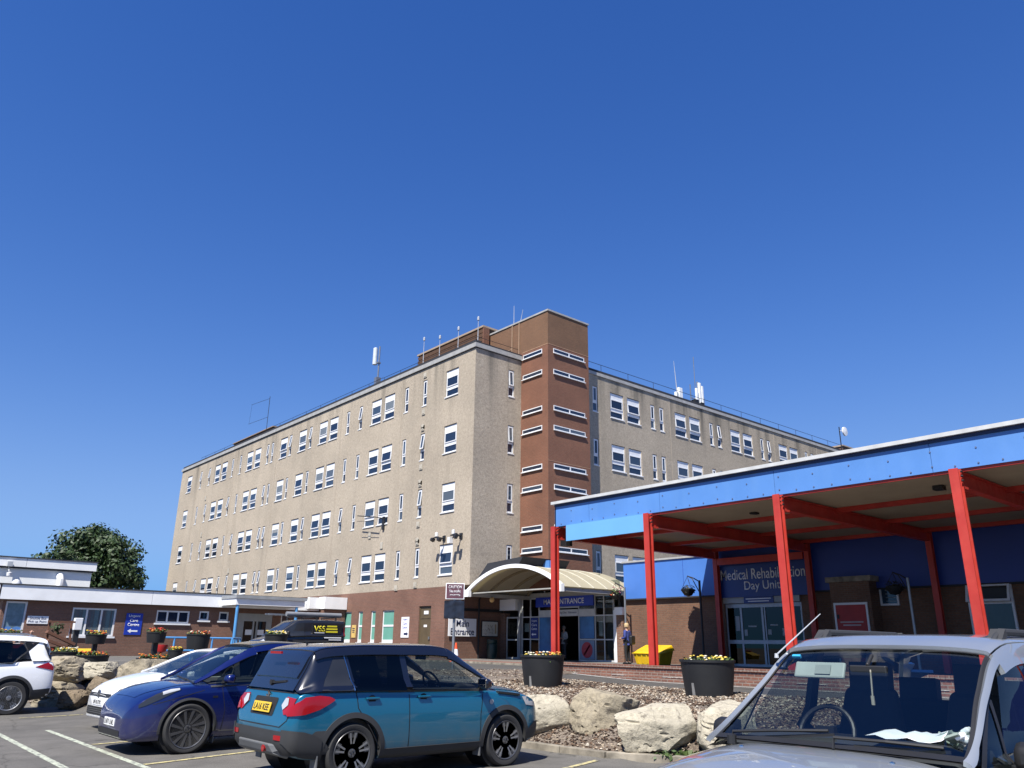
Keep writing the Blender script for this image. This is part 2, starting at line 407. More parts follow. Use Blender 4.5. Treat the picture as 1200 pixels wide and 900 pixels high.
# loose chips scattered on the bed: uncountable
mb=MB(); rc=random.Random(3)
for k in range(30000):
    y=rc.uniform(5.5,17.5) if k%6 else rc.uniform(18,28); D=bed_depth(y); s=math.sqrt(1+(kx(y+.5)-kx(y-.5))**2)
    u=rc.random(); d=.03+(D-.06)*(u**1.15); x=kx(y)+d*s; z=ground_h(x,y)+.055+.035*noise.noise(Vector((x*1.9,y*1.9,0)))
    r=rc.uniform(.02,.058); rot=Matrix.Rotation(rc.uniform(0,6.3),3,'Z')@Matrix.Rotation(rc.uniform(-.9,.9),3,'X')
    pl=noise.noise(Vector((x*.7,y*.7,3)))+(.25 if d>2.6 else -.12); mb.cur=rc.choice([2,3,2,1,1,0] if pl>.05 else [0,0,0,1,1,2]); q=[Vector((rc.uniform(.6,1)*r*a,rc.uniform(.3,.7)*r*b,rc.uniform(.15,.4)*r*c)) for a,b,c in ((1,0,0),(-1,0,0),(0,1,0),(0,-1,0),(0,0,1.3),(0,0,-1))]
    mb.add([Vector((x,y,z))+rot@p for p in q],[(0,2,4),(2,1,4),(1,3,4),(3,0,4),(2,0,5),(1,2,5),(3,1,5),(0,3,5)])
o=mb.build('bark_chips',[simple('dark bark chip',(.045,.027,.018),.9),simple('brown bark chip',(.15,.095,.06),.9),simple('tan gravel',(.38,.31,.23),.9),simple('pale gravel',(.54,.49,.40),.9)],recalc=False); tag(o,kind='stuff')
# concrete edging of the car park
mb=MB(); y=-9
while y<16.9:
    y2=y+.9; a=Vector((kx(y),y,.03)); b=Vector((kx(y2-.012),y2-.012,.03)); mb.bar(a,b,.13,.17); y=y2
structure(mb.build('car_park_kerb',M['concrete'],bevel=.012))
# road strip along the building (darker asphalt), its white line and brick channel
mb=MB(); ny=60
for j in range(ny+1):
    y=-10+46*j/ny
    x0=kx(y)+bed_depth(y)*math.sqrt(1+(kx(y+.5)-kx(y-.5))**2)-.12 if y<21 else 15.2-(y-21)*.25
    for i in range(9):
        x=x0+(19.02+max(0,y-21.5)*.9-x0)*i/8; mb.v.append((x,y,ground_h(x,y)+.02))
for j in range(ny):
    for i in range(8): a=j*9+i; mb.f.append((a,a+1,a+10,a+9)); mb.mi.append(0)
structure(mb.build('access_road',M['road'],smooth='all'))
mb=MB()
for j in range(40):
    y=-9+j*.76; mb.quad((18.78,y,ground_h(18.78,y)+.026),(18.9,y,ground_h(18.9,y)+.026),(18.9,y+.76,ground_h(18.9,y+.76)+.026),(18.78,y+.76,ground_h(18.78,y+.76)+.026))
structure(mb.build('road_edge_line',worn_paint('road white line',(.62,.62,.60),.12,.40)))
# paved forecourt
PVZ=.88
mb=MB(); poly=[(19.55,-12),(19.55,20.9),(21.6,22.6),(23.1,25),(23.6,30),(23.6,60),(70,60),(70,-12)]
mb.prism(poly,(0,0,.3),(1,0,0),(0,1,0),(0,0,1),PVZ-.3); structure(mb.build('forecourt_paving',simple('grey paving',(.17,.155,.14),.9,var=.15,scale=2,bump=.3)))
mb=MB(); edge=[(19.55,20.9),(21.6,22.6),(23.1,25),(23.6,30),(23.6,46)]
for a,b in zip(edge,edge[1:]):
    mb.bar((a[0],a[1],.80),(b[0],b[1],.80),.16,.17)
structure(mb.build('forecourt_kerb',M['concrete']))
mb=MB()
for a,b in zip(edge,edge[1:]):
    A=Vector((a[0],a[1],PVZ+.004));B=Vector((b[0],b[1],PVZ+.004)); n=Vector((1,0,0))
    mb.quad(A+n*.1,B+n*.1,B+n*1.6,A+n*1.6)
structure(mb.build('brick_footway',M['brick_paver']))
# painted bay lines on the car park
def floorline(name,p,q,w,mat,z=.004):
    a=Vector((*p,0)); b=Vector((*q,0)); d=(b-a).normalized(); s=Vector((-d.y,d.x,0))*w/2
    n=max(2,int((b-a).length/.5)); mb=MB()
    for i in range(n):
        u=a+(b-a)*i/n; v=a+(b-a)*(i+1)/n
        Z=lambda q:Vector((q.x,q.y,ground_h(q.x,q.y)+z))
        mb.quad(Z(u-s),Z(u+s),Z(v+s),Z(v-s))
    structure(mb.build(name,mat))
floorline('bay_line',(3.14,26.5),(3.05,8),.10,M['line_white'])
floorline('bay_line',(3.93,18.0),(3.95,8),.10,M['line_white'])
floorline('bay_line',(4.0,12.42),(7.6,13.38),.09,M['line_yellow'],.008)
floorline('bay_line',(4.02,15.2),(7.2,15.8),.09,M['line_yellow'],.008)
floorline('bay_line',(3.98,20.95),(5.3,21.2),.09,M['line_yellow'],.008)
floorline('bay_line',(4.4,7.4),(9.5,9.0),.09,M['line_yellow'],.008)
floorline('bay_line',(4.2,4.4),(9.8,5.6),.09,M['line_yellow'],.008)

# ================================================================== WINDOWS (shared meshes; local: x right, z up, -y outwards, origin at sill centre on the wall plane)
def mesh_only(mb,name,mats,bevel=0):
    o=mb.build(name,mats,bevel=bevel); me=o.data; bpy.data.objects.remove(o); return me
D=.14
def wide_frame():
    W,H=1.23,1.64; w=W/2; m=MB()
    m.box(-w,-w+.065,.05,.12,0,H); m.box(w-.065,w,.05,.12,0,H)
    m.box(-w+.065,w-.065,.05,.12,0,.07); m.box(-w+.065,w-.065,.055,.12,.42,.62); m.box(-w+.065,w-.065,.06,.12,1.22,H-.02)
    m.box(-w-.05,w+.05,-.05,.11,-.055,-.003)          # sill
    return mesh_only(m,'window',[M['white']])
def wide_low(): m=MB(); m.box(-.55,.55,.085,.11,.07,.42); return mesh_only(m,'pane',[M['pane']])
def wide_sash():
    m=MB(); h=.60; w=.55
    m.box(-w,-w+.05,.02,.075,-h,0); m.box(w-.05,w,.02,.075,-h,0); m.box(-w+.05,w-.05,.02,.075,-h,-h+.05); m.box(-w+.05,w-.05,.02,.075,-.05,0)
    return mesh_only(m,'sash',[M['white']])
def wide_up(): m=MB(); m.box(-.5,.5,.04,.06,-.55,-.05); return mesh_only(m,'pane',[M['pane']])
def slim_frame():
    W,H=.43,1.64; w=W/2; m=MB()
    m.box(-w,-w+.055,.05,.12,0,H); m.box(w-.055,w,.05,.12,0,H)
    m.box(-w+.055,w-.055,.05,.12,0,.08); m.box(-w+.055,w-.055,.055,.12,.55,.68); m.box(-w+.055,w-.055,.05,.12,H-.06,H-.01)
    m.box(-w-.03,w+.03,-.03,.11,-.05,-.003)
    return mesh_only(m,'slim_window',[M['white']])
def slim_low(): m=MB(); m.box(-.16,.16,.085,.11,.08,.55); return mesh_only(m,'pane',[M['pane']])
def slim_sash():
    m=MB(); h=.90; w=.16
    m.box(-w,-w+.05,.02,.075,-h,0); m.box(w-.05,w,.02,.075,-h,0); m.box(-w+.05,w-.05,.02,.075,-h,-h+.06); m.box(-w+.05,w-.05,.02,.075,-.06,0)
    return mesh_only(m,'sash',[M['white']])
def slim_up(): m=MB(); m.box(-.11,.11,.04,.06,-.84,-.06); return mesh_only(m,'pane',[M['pane']])
WM=dict(wide=(wide_frame(),wide_low(),wide_sash(),wide_up(),1.22),slim=(slim_frame(),slim_low(),slim_sash(),slim_up(),1.58))
def blind(h,mt):
    m=MB(); m.box(-.49,.49,.034,.0385,1.16-h,1.17); return mesh_only(m,'blind',[mt])
BLIND=[blind(.22,simple('pale blind',(.30,.31,.31),.5)),blind(.46,simple('grey blind cloth',(.17,.20,.23),.5)),blind(.34,simple('blue grey blind',(.10,.15,.22),.4))]
rw=random.Random(11)
def put(name,me,parent,loc,rz,rx=0):
    o=bpy.data.objects.new(name,me); COL.objects.link(o); o.parent=parent
    o.matrix_parent_inverse=wm(parent).inverted() if parent.type=='EMPTY' else Matrix.Identity(4)
    o.location=loc; o.rotation_euler=(rx,0,rz); return o
def window(kind,parent,p,rz,tilt):
    fr,lo,sa,up,hz=WM[kind]
    w=put('window' if kind=='wide' else 'slim_window',fr,parent,p,rz)
    if kind=='wide' and rw.random()<.28: put('blind',BLIND[rw.randrange(3)],w,(0,0,0),0)
    put('pane',lo,w,(0,0,0),0); put('sash',sa,w,(0,0,hz),0,-tilt); put('pane',up,w,(0,0,hz),0,-tilt)
def tilt_for(kind):
    u=rw.random()
    return (R(rw.uniform(5,8)) if u<.45 else 0) if kind=='slim' else (R(rw.uniform(3,6)) if u<.25 else 0)

SILL=[15.5,12.08,8.66,5.22]
LW=[35.16,42.03,43.65,49.48,51.07,54.36,57.63,62.6,64.2,69.8,71.45,78.7]     # right edge (lower Y) of wide windows
LS=[38.37,40.40,46.07,47.83,53.44,56.83,60.15,61.0,66.58,68.35,73.8,75.98]
# ================================================================== MAIN BLOCK
BX,BY0,BY1,BZ0,BZ1=26.0,33.57,81.8,4.6,17.94
block=empty('hospital_block',(33,57,.8),'long cream pebbledash hospital block with rows of white windows above brown brick','building')
holes=[(y,y+1.25,z-.0,z+1.66) for y in LW for z in SILL]+[(y,y+.45,z,z+1.66) for y in LS for z in SILL]
mb=MB(); wall_holes(mb,'x',BX,BY0,BY1,BZ0,BZ1,holes,D)
EX=29.5
eh=[(28.5,28.95,z,z+1.66) for z in SILL]
wall_holes(mb,'y',BY0,BX,EX,BZ0,BZ1,eh,D)
mb.quad((40,BY0,BZ0),(40,BY1,BZ0),(40,BY1,BZ1),(40,BY0,BZ1)); mb.quad((BX,BY1,BZ0),(40,BY1,BZ0),(40,BY1,BZ1),(BX,BY1,BZ1)); mb.quad((EX,BY0,BZ0),(40,BY0,BZ0),(40,BY0,BZ1),(EX,BY0,BZ1))
mb.quad((BX,BY0,BZ0),(40,BY0,BZ0),(40,BY1,BZ0),(BX,BY1,BZ0))
mb.build('wall',M['cream_wall'],block,recalc=False)
for y in LW:
    for z in SILL: window('wide',block,(BX,y+.625,z+.005),R(-90),tilt_for('wide'))
for y in LS:
    for z in SILL: window('slim',block,(BX,y+.225,z+.005),R(-90),tilt_for('slim'))
for z in SILL[:3]: window('slim',block,(28.725,BY0,z+.005),0,R(4) if z>9 else 0)
window('slim',block,(28.725,BY0,SILL[3]+.005),0,0)
mb=MB(); mb.box(BX-.02,40,BY0-.02,BY1,17.9,18.05); mb.build('roof',M['felt'],block)
mb=MB(); mb.box(BX-.10,BX+.22,BY0-.10,BY1+.1,17.945,18.2); mb.box(BX+.22,EX-.01,BY0-.10,BY0+.2,17.945,18.2)
mb.build('coping',M['coping'],block)
mb=MB(); mb.box(BX-.07,BX+.3,BY0-.07,BY1-.3,18.203,18.36); mb.box(BX+.3,EX-.02,BY0-.07,BY0+.2,18.203,18.30); mb.build('roof_edge',M['felt'],block)
mb=MB(); y=46
mb.tube([(BX+.3,44.2,18.78),(BX+.3,BY1-4,18.78)],.014,6)
while y<BY1-4: mb.tube([(BX+.3,y,18.3),(BX+.3,y,18.78)],.013,6); y+=2.35
mb.tube([(BX+.3,BY0+.3,18.75),(BX+.3,44.2,18.75)],.014,6); mb.tube([(BX+.3,BY0+.3,18.75),(EX,BY0+.3,18.75)],.014,6)
for y in (34,36,38,40,42,44): mb.tube([(BX+.3,y,18.3),(BX+.3,y,18.75)],.013,6)
mb.build('roof_railing',M['dark_metal'],block)
jm=simple('pale movement joint',(.43,.37,.29),.9)
for y in (41.15,49.0,59.4,68.0,74.6,77.0):
    mb=MB(); mb.box(BX-.012,BX+.02,y-.035,y+.035,BZ0+.05,BZ1-.01); mb.build('movement_joint',jm,block)
vm=simple('vent cover',(.50,.46,.38),.7)
for z in SILL:
    for yy,dz in ((38.6,1.98),(38.6,-.42),(40.6,-.5) if z<6 else (38.6,-1.35)):
        mb=MB(); mb.box(BX-.05,BX+.01,yy-.16,yy+.16,z+dz-.16,z+dz+.16); mb.box(BX-.07,BX-.05,yy-.1,yy+.1,z+dz-.1,z+dz+.06); mb.build('wall_vent',vm,block)
for yy,zz in ((44.0,8.1),(42.5,7.35),(66.5,7.2),(74,10.9),(74.2,14.3)):
    mb=MB(); mb.box(BX-.05,BX+.01,yy-.14,yy+.14,zz-.2,zz+.2); mb.build('wall_vent',vm,block)
# brick ground floor
GY=35.62
gw=[(45.6,46.75,1.66,3.48),(44.22,44.75,1.66,3.48),(42.72,43.25,1.66,3.48),(40.68,41.95,1.66,3.48)]
gd=(36.95,38.12,.88,3.62)
mb=MB(); wall_holes(mb,'x',BX,GY,BY1,.5,BZ0,gw+[gd],.16); wall_holes(mb,'y',GY,BX,40,.5,BZ0,[],.1)
mb.build('brick_base',M['brick_ground'],block,recalc=False)
for (a,b,z0,z1) in gw:
    m=MB(); m.box(BX+.06,BX+.12,a,a+.07,z0,z1); m.box(BX+.06,BX+.12,b-.07,b,z0,z1); m.box(BX+.06,BX+.12,a+.07,b-.07,z0,z0+.16); m.box(BX+.06,BX+.12,a+.07,b-.07,2.55,2.66); m.box(BX+.06,BX+.12,a+.07,b-.07,z1-.06,z1); m.box(BX-.06,BX+.1,a-.05,b+.05,z0-.06,z0-.003)
    w=m.build('ground_window',M['white'],block)
    m=MB(); m.box(BX+.085,BX+.11,a+.07,b-.07,z0+.16,2.55); m.box(BX+.085,BX+.11,a+.07,b-.07,2.66,z1-.06); m.build('pane',M['green_pane'],w)
a,b,z0,z1=gd
m=MB(); m.box(BX+.08,BX+.13,a+.06,b-.06,z0,2.95); m.box(BX+.06,BX+.13,a,a+.06,z0,z1); m.box(BX+.06,BX+.13,b-.06,b,z0,z1); m.box(BX+.06,BX+.13,a+.06,b-.06,2.95,3.02); m.box(BX+.09,BX+.13,a+.06,b-.06,3.02,z1)
d=m.build('side_door',M['olive'],block)
m=MB(); m.box(BX+.02,BX+.08,a+.12,a+.22,1.85,2.0); m.box(BX+.02,BX+.08,a+.12,a+.22,1.45,1.55); m.build('handle',M['grey_metal'],d)
m=MB(); m.box(BX+.075,BX+.085,a+.45,a+.75,2.5,2.62); m.box(BX+.085-.03,BX+.088,a+.35,a+.75,3.18,3.36); m.build('door_plate',M['sign_white'],d)
mb=MB(); mb.box(BX+.05,30,GY-.05,GY,3.35,3.5); mb.tube([(28.27,GY-.06,.9),(28.27,GY-.06,4.0),(28.5,GY-.06,4.3),(29.6,GY-.06,4.3)],.045,8); mb.build('drainpipe',M['dark_metal'],block)
# notices on the ground floor
def board(name,label,cat,c,n,w,h,mat,group=None,t=.03):
    """flat sign board; n = 'x' (faces -X) or 'y' (faces -Y)"""
    e=empty(name,c,label,cat,group); x,y,z=c; m=MB()
    if n=='x': m.box(x-t,x,y-w/2,y+w/2,z-h/2,z+h/2)
    else: m.box(x-w/2,x+w/2,y-t,y,z-h/2,z+h/2)
    m.build('board',mat,e,bevel=.004); return e
def lines(e,name,n,c,ws,hh,gap,mat,t=.032,up0=0):
    m=MB(); x,y,z=c; zz=z+up0
    for w in ws:
        if n=='x': m.box(x-t-.004,x-t,y-w/2,y+w/2,zz-hh,zz)
        else: m.box(x-w/2,x+w/2,y-t-.004,y-t,zz-hh,zz)
        zz-=hh+gap
    m.build(name,mat,e)
s=board('wall_sign','white portrait notice with blue words beside the olive door','sign',(BX-.004,39.42,2.5),'x',.78,1.12,M['sign_white'])
for k,tx in enumerate(('Urgent','Care','Centre')): text('lettering',tx,(BX-.036,39.42,2.92-.21*k),LX,UP,(.5,.36,.5)[k],.15,M['royal'],s)
m=MB(); m.box(BX-.04,BX-.034,39.22,39.5,2.08,2.2); m.prism([(0,-.1),(.16,0),(0,.1)],(BX-.04,39.22,2.14),(0,-1,0),(0,0,1),(1,0,0),.006); m.build('arrow',M['letter_dark'],s)
s=board('wall_notice','small yellow notice on the brick between the ground floor windows','sign',(BX-.004,45.15,2.3),'x',.5,.75,simple('faded yellow board',(.70,.50,.17),.5)); lines(s,'lettering','x',(BX-.004,45.15,2.3),(.3,.3,.26),.05,.06,M['letter_dark'],up0=.2)
s=board('entrance_sign','white Main Entrance sign on the end wall behind the signpost','sign',(27.13,GY-.055,2.49),'y',1.9,.93,M['sign_white'])
text('lettering','Main',(27.13,GY-.09,2.70),LY,UP,.86,.34,M['letter_dark'],s,bold=.01); text('lettering','Entrance',(27.13,GY-.09,2.27),LY,UP,1.6,.34,M['letter_dark'],s,bold=.01)
s=board('poster','framed white poster with a brown sketch right of the drainpipe','poster',(29.05,GY-.055,2.45),'y',1.2,.86,M['dark_metal'])
m=MB(); m.box(28.5,29.6,GY-.092,GY-.086,2.07,2.83); m.build('print',simple('poster paper',(.72,.70,.62),.5),s)
m=MB(); rr=random.Random(2)
for k in range(26):
    x=28.62+rr.random()*.62; z=2.2+rr.random()*.45; m.bar((x,GY-.096,z),(x+rr.uniform(-.12,.12),GY-.096,z+rr.uniform(-.12,.12)),.03,.006)
m.build('drawing',simple('brown ink',(.22,.15,.08),.6),s)
m=MB(); m.box(29.4,29.5,GY-.097,GY-.093,2.2,2.7); m.build('strip',simple('tan print',(.45,.35,.2),.6),s)

# ================================================================== STAIR TOWER
TX0,TX1,TY0,TY1,TZ1=29.5,32.9,31.23,36.6,20.5
tower=empty('stair_tower',(31,33.5,4.4),'tall orange brown brick stair tower with narrow white strip windows at the block corner','tower')
mb=MB(); mb.box(TX0,TX1,TY0,TY1,4.42,18.42); mb.build('wall',M['brick_tower'],tower)
mb=MB(); mb.box(TX0+.0,TX1-.0,TY0+.0,TY1,18.424,TZ1); mb.build('upper_wall',brick_mat('brown brick',(.20,.095,.045),(.235,.112,.054),(.17,.115,.075),stain=.18),tower)
mb=MB(); mb.box(TX0-.05,TX1+.05,TY0-.05,TY1+.05,TZ1,TZ1+.10); mb.build('coping',M['coping'],tower)
mb=MB(); mb.box(TX0-.012,TX1+.01,TY0-.012,TY0-.002,18.40,18.44); mb.box(TX0-.012,TX0-.002,TY0-.012,33.5,18.40,18.44); mb.box(TX0-.010,TX1+.01,TY0-.010,TY0-.002,11.42,11.45); mb.build('band',simple('tan band',(.42,.25,.15),.8),tower)
mb=MB()
for yy in (33.75,34.4): mb.tube([(TX0-.05,yy,18.3),(TX0-.05,yy,20.45)],.028,6)
mb.tube([(TX0-.05,34.4,18.9),(TX0-.05,36.4,18.9)],.025,6); mb.build('cable_conduit',simple('tan conduit',(.42,.28,.18),.6),tower)
for z in (18.22,16.93,14.72,13.55,11.31,10.14,7.9,6.73):
    for face in ('y','x'):
        m=MB(); p=MB()
        if face=='y':
            a,b=29.93,32.5; y=TY0
            m.box(a,b,y-.025,y+.01,z-.045,z); m.box(a,b,y-.03,y+.01,z-.30,z-.23); m.box(a,a+.04,y-.025,y+.01,z-.23,z-.045); m.box(b-.04,b,y-.025,y+.01,z-.23,z-.045); m.box((a+b)/2-.04,(a+b)/2+.04,y-.025,y+.01,z-.23,z-.045)
            m.box(a-.03,b+.05,y-.10,y-.032,z-.325,z-.28); p.box(a+.04,(a+b)/2-.04,y-.012,y+.005,z-.23,z-.045); p.box((a+b)/2+.04,b-.04,y-.012,y+.005,z-.23,z-.045)
        else:
            a,b=31.72,33.4; x=TX0
            m.box(x-.025,x+.01,a,b,z-.045,z); m.box(x-.03,x+.01,a,b,z-.30,z-.23); m.box(x-.025,x+.01,a,a+.04,z-.23,z-.045); m.box(x-.025,x+.01,b-.04,b,z-.23,z-.045)
            m.box(x-.10,x-.032,a-.03,b+.04,z-.325,z-.28); p.box(x-.012,x+.005,a+.04,b-.04,z-.23,z-.045)
        w=m.build('strip_window',M['white'],tower); p.build('pane',M['pane'],w)

# ================================================================== RIGHT WING
WY,WX0,WX1=32.02,32.92,82.0
wing=empty('hospital_wing',(55,38,.8),'weather stained cream wing right of the brick tower, above the blue canopy','building')
RW=[35.66,37.26]; RS=[39.6,40.53]; per=6.52
WW=[a+per*k for k in range(7) for a in RW]; WS=[34.04]+[a+per*k for k in range(7) for a in RS]
SR=[15.28,11.9,8.52,5.14]
holes=[(x,x+1.25,z,z+1.66) for x in WW for z in SR]+[(x,x+.45,z if x>35 else z+.1,(z if x>35 else z+.1)+1.66) for x in WS for z in SR]
mb=MB(); wall_holes(mb,'y',WY,WX0,WX1,.5,17.75,holes,D)
mb.quad((WX1,WY,.5),(WX1,46,.5),(WX1,46,17.75),(WX1,WY,17.75)); mb.quad((40,46,.5),(WX1,46,.5),(WX1,46,17.75),(40,46,17.75))
mb.build('wall',pebbledash('stained cream pebbledash',(.47,.405,.315),True,.95),wing,recalc=False)
for x in WW:
    for z in SR[:3]:
        if x<62 or z>15: window('wide',wing,(x+.625,WY,z+.005),0,tilt_for('wide'))
for x in WS:
    for z in SR[:3]:
        if x<62 or z>15: window('slim',wing,(x+.225,WY,(z if x>35 else z+.1)+.005),0,tilt_for('slim'))
for x in WW[:4]: window('wide',wing,(x+.625,WY,SR[3]+.005),0,0)
window('slim',wing,(34.265,WY,SR[3]+.105),0,0)
mb=MB(); mb.box(WX0,WX1,WY+.02,46,17.73,17.8); mb.build('roof',M['felt'],wing)
mb=MB(); mb.box(WX0,WX1+.05,WY-.07,WY+.25,17.76,17.96); mb.build('coping',M['coping'],wing)
mb=MB(); mb.box(WX0,WX1-.5,WY-.04,WY+.3,17.963,18.13); mb.build('roof_edge',M['felt'],wing)
mb=MB(); mb.tube([(WX0,WY+.3,18.72),(WX1-3,WY+.3,18.72)],.016,6)
x=35.2
while x<WX1-3: mb.tube([(x,WY+.3,18.1),(x,WY+.3,18.72)],.015,6); x+=2.6
mb.build('roof_railing',M['dark_metal'],wing)
for x in (42.0-.35,54.6,61.1):
    mb=MB(); mb.box(x-.03,x+.03,WY-.012,WY+.02,4,17.7); mb.build('movement_joint',jm,wing)

# ------------------------------------------------------------------ things on the roofs
ph=empty('roof_plant_room',(31,40,18),'brown slatted plant room with mast stubs on the roof corner by the tower','plant room')
mb=MB(); mb.box(29,34,36.7,44,18.05,20.95); mb.build('wall',simple('dark louvre back',(.06,.035,.022),.8),ph)
mb=MB()
for k in range(9): mb.obox((28.97,40.35,18.45+k*.285),(.07,7.3,.21),Matrix.Rotation(R(-18),3,'Y'))
mb.build('louvre',simple('brown louvre',(.21,.115,.065),.7),ph); mb=MB(); mb.box(28.9,34.1,36.62,44.1,20.952,21.07); mb.build('coping',simple('tan coping',(.40,.31,.23),.8),ph)
mb=MB(); mb.box(28.93,29.4,36.6,36.69,18.05,20.95); mb.build('end_panel',M['brick_tower'],ph)
ph=empty('roof_plant_room',(31,72,18),'low brown plant room far along the roof of the long block','plant room')
mb=MB(); mb.box(29,34,67.6,76.8,18.05,20.45); mb.build('wall',brick_mat('dark brown brick',(.15,.075,.045),(.18,.09,.05),(.13,.09,.06)),ph); mb=MB(); mb.box(28.9,34.1,67.5,76.9,20.452,20.56); mb.build('coping',simple('tan coping 2',(.36,.26,.18),.8),ph)
ph=empty('roof_plant_room',(78,40,18),'brown plant room at the far end of the right wing above the canopy edge','plant room')
mb=MB(); mb.box(74,81,36,42,17.8,20.6); mb.build('wall',brick_mat('brown brick far',(.23,.12,.075),(.27,.14,.085),(.18,.13,.1)),ph); mb=MB(); mb.box(73.9,81.1,35.9,42.1,20.602,20.75); mb.build('coping',simple('tan coping 3',(.42,.33,.25),.8),ph)
def mast(x,y,z0,z1,label,r=.03,top=None):
    e=empty('aerial_mast',(x,y,z0),label,'aerial'); m=MB(); m.tube([(x,y,z0),(x,y,z0+(z1-z0)*.45),(x,y,z1)],[r,r*.8,r*.4],6); m.box(x-.09,x+.09,y-.09,y+.09,z0,z0+.06); m.build('pole',M['light_metal'],e)
    if top:
        m=MB(); m.lathe((x,y,z1-.02),[(.0,0),(.07,.02),(.07,top),(.03,top+.05)],8); m.build('tip',M['light_metal'],e)
    return e
for (y,z,o) in ((40.45,20.6,'leftmost of the four short white aerials along the louvred plant room'),(38.65,20.2,'second from the left of the short white aerials along the louvred plant room'),(36.68,20.2,'third from the left of the short white aerials along the louvred plant room'),(34.7,20.25,'short white aerial nearest the front corner of the long roof')):
    e=mast(27,y,18.06,z,o,.035,.22)
for (y,z,o) in ((36.05,22.85,'tallest white whip aerial beside the tower roof'),(33.5,21.6,'short thin whip aerial nearest the tower front edge')): mast(31,y,TZ1-.2 if y<36.6 else 20.4,z,o,.03)
e=empty('aerial_mast',(30.5,35.0,20.5),'leaning thin whip aerial on top of the tower','aerial'); m=MB(); m.tube([(30.5,35.0,20.55),(30.5,34.6,21.95)],[.03,.012],6); m.box(30.4,30.6,34.9,35.1,20.6,20.66); m.build('pole',M['light_metal'],e)
# phone mast on the long roof
e=empty('phone_mast',(26.9,45.9,18.1),'phone mast with one white panel antenna on the long roof edge','phone mast')
m=MB(); m.tube([(26.9,45.9,18.05),(26.9,45.9,21.7)],.06,8); m.box(26.7,27.1,45.7,46.1,18.05,18.12); m.bar((26.9,46.5,18.1),(26.9,45.9,18.9),.06,.06); m.bar((26.9,45.3,18.1),(26.9,45.9,18.9),.06,.06); m.build('pole',M['grey_metal'],e)
m=MB(); m.lathe((26.68,46.1,20.3),[(.05,0),(.16,.03),(.16,1.25),(.05,1.32)],12); m.build('antenna',simple('pale antenna',(.66,.72,.78),.4),e,smooth=True)
m=MB(); m.box(26.7,27.05,45.75,46.05,18.75,19.35); m.box(26.75,27.0,45.8,46.0,20.4,20.5); m.build('equipment_box',M['grey_metal'],e)
# frame aerial on the far plant room
e=empty('roof_aerial',(28.5,66.3,20),'thin rectangular loop aerial above the far plant room','aerial')
m=MB(); m.tube([(28.5,68.0,19.6),(28.5,68.0,23.4)],.024,6); m.tube([(28.5,68.0,23.2),(28.5,72.2,23.5)],.016,5); m.tube([(28.5,68.0,21.4),(28.5,72.4,21.6)],.016,5); m.tube([(28.5,72.3,21.6),(28.5,72.1,23.5)],.008,5); m.build('frame',M['dark_metal'],e)
# antennas on the wing roof
e=empty('phone_mast',(46.4,33,18.1),'cluster of white panel antennas on the right wing roof edge','phone mast')
m=MB(); m.tube([(46.4,33,17.8),(46.4,33,20.3)],.07,8); m.tube([(46.1,33,18.0),(46.1,33,22.2)],.03,6); m.bar((45.6,33,18.9),(47.0,33,18.9),.06,.06); m.tube([(45.5,33,17.8),(45.5,33,19.9)],.05,6); m.tube([(47.1,33,17.8),(47.1,33,19.2)],.04,6); m.build('pole',M['grey_metal'],e)
for dx,z0,z1 in ((.33,18.4,20.0),(-.33,18.7,19.7),(.05,18.6,20.2)):
    m=MB(); m.box(46.4+dx-.11,46.4+dx+.11,32.8,32.95,z0,z1); m.build('antenna',simple('white antenna',(.74,.76,.76),.4),e,bevel=.03)
for (dx,z) in ((.2,18.2),(-.45,18.3)):
    m=MB(); m.box(46.4+dx-.2,46.4+dx+.2,32.8,33.2,z,z+.5); m.build('equipment_box',M['dark_metal'],e)
e=empty('phone_mast',(43.9,33,18.1),'small white panel antenna with a whip left of the antenna cluster','phone mast')
m=MB(); m.tube([(43.9,33,17.8),(43.9,33,18.9),(43.7,33,21.3)],[.05,.04,.012],6); m.tube([(45.0,33,17.8),(45.0,33,18.6)],.04,6); m.build('pole',M['light_metal'],e)
m=MB(); m.box(43.9,44.3,32.8,33,18.3,19.3); m.box(43.55,43.85,32.8,33,18.2,18.9); m.build('antenna',simple('white antenna 2',(.74,.76,.76),.4),e,bevel=.03)
e=empty('dish_pole',(68.3,33.2,17.8),'round white dish on a thin pole at the far end of the wing roof','dish')
m=MB(); m.tube([(68.0,33.2,17.8),(68.0,33.2,20.9)],.05,6); m.build('pole',M['dark_metal'],e)
m=MB(); m.lathe((68.6,33.0,20.55),[(.0,-.1),(.42,-.06),(.42,.06),(.0,.1)],16,'y'); m.tube([(68.0,33.2,20.55),(68.6,33.0,20.55)],.03,6); m.build('dish',M['white'],e,smooth=True)
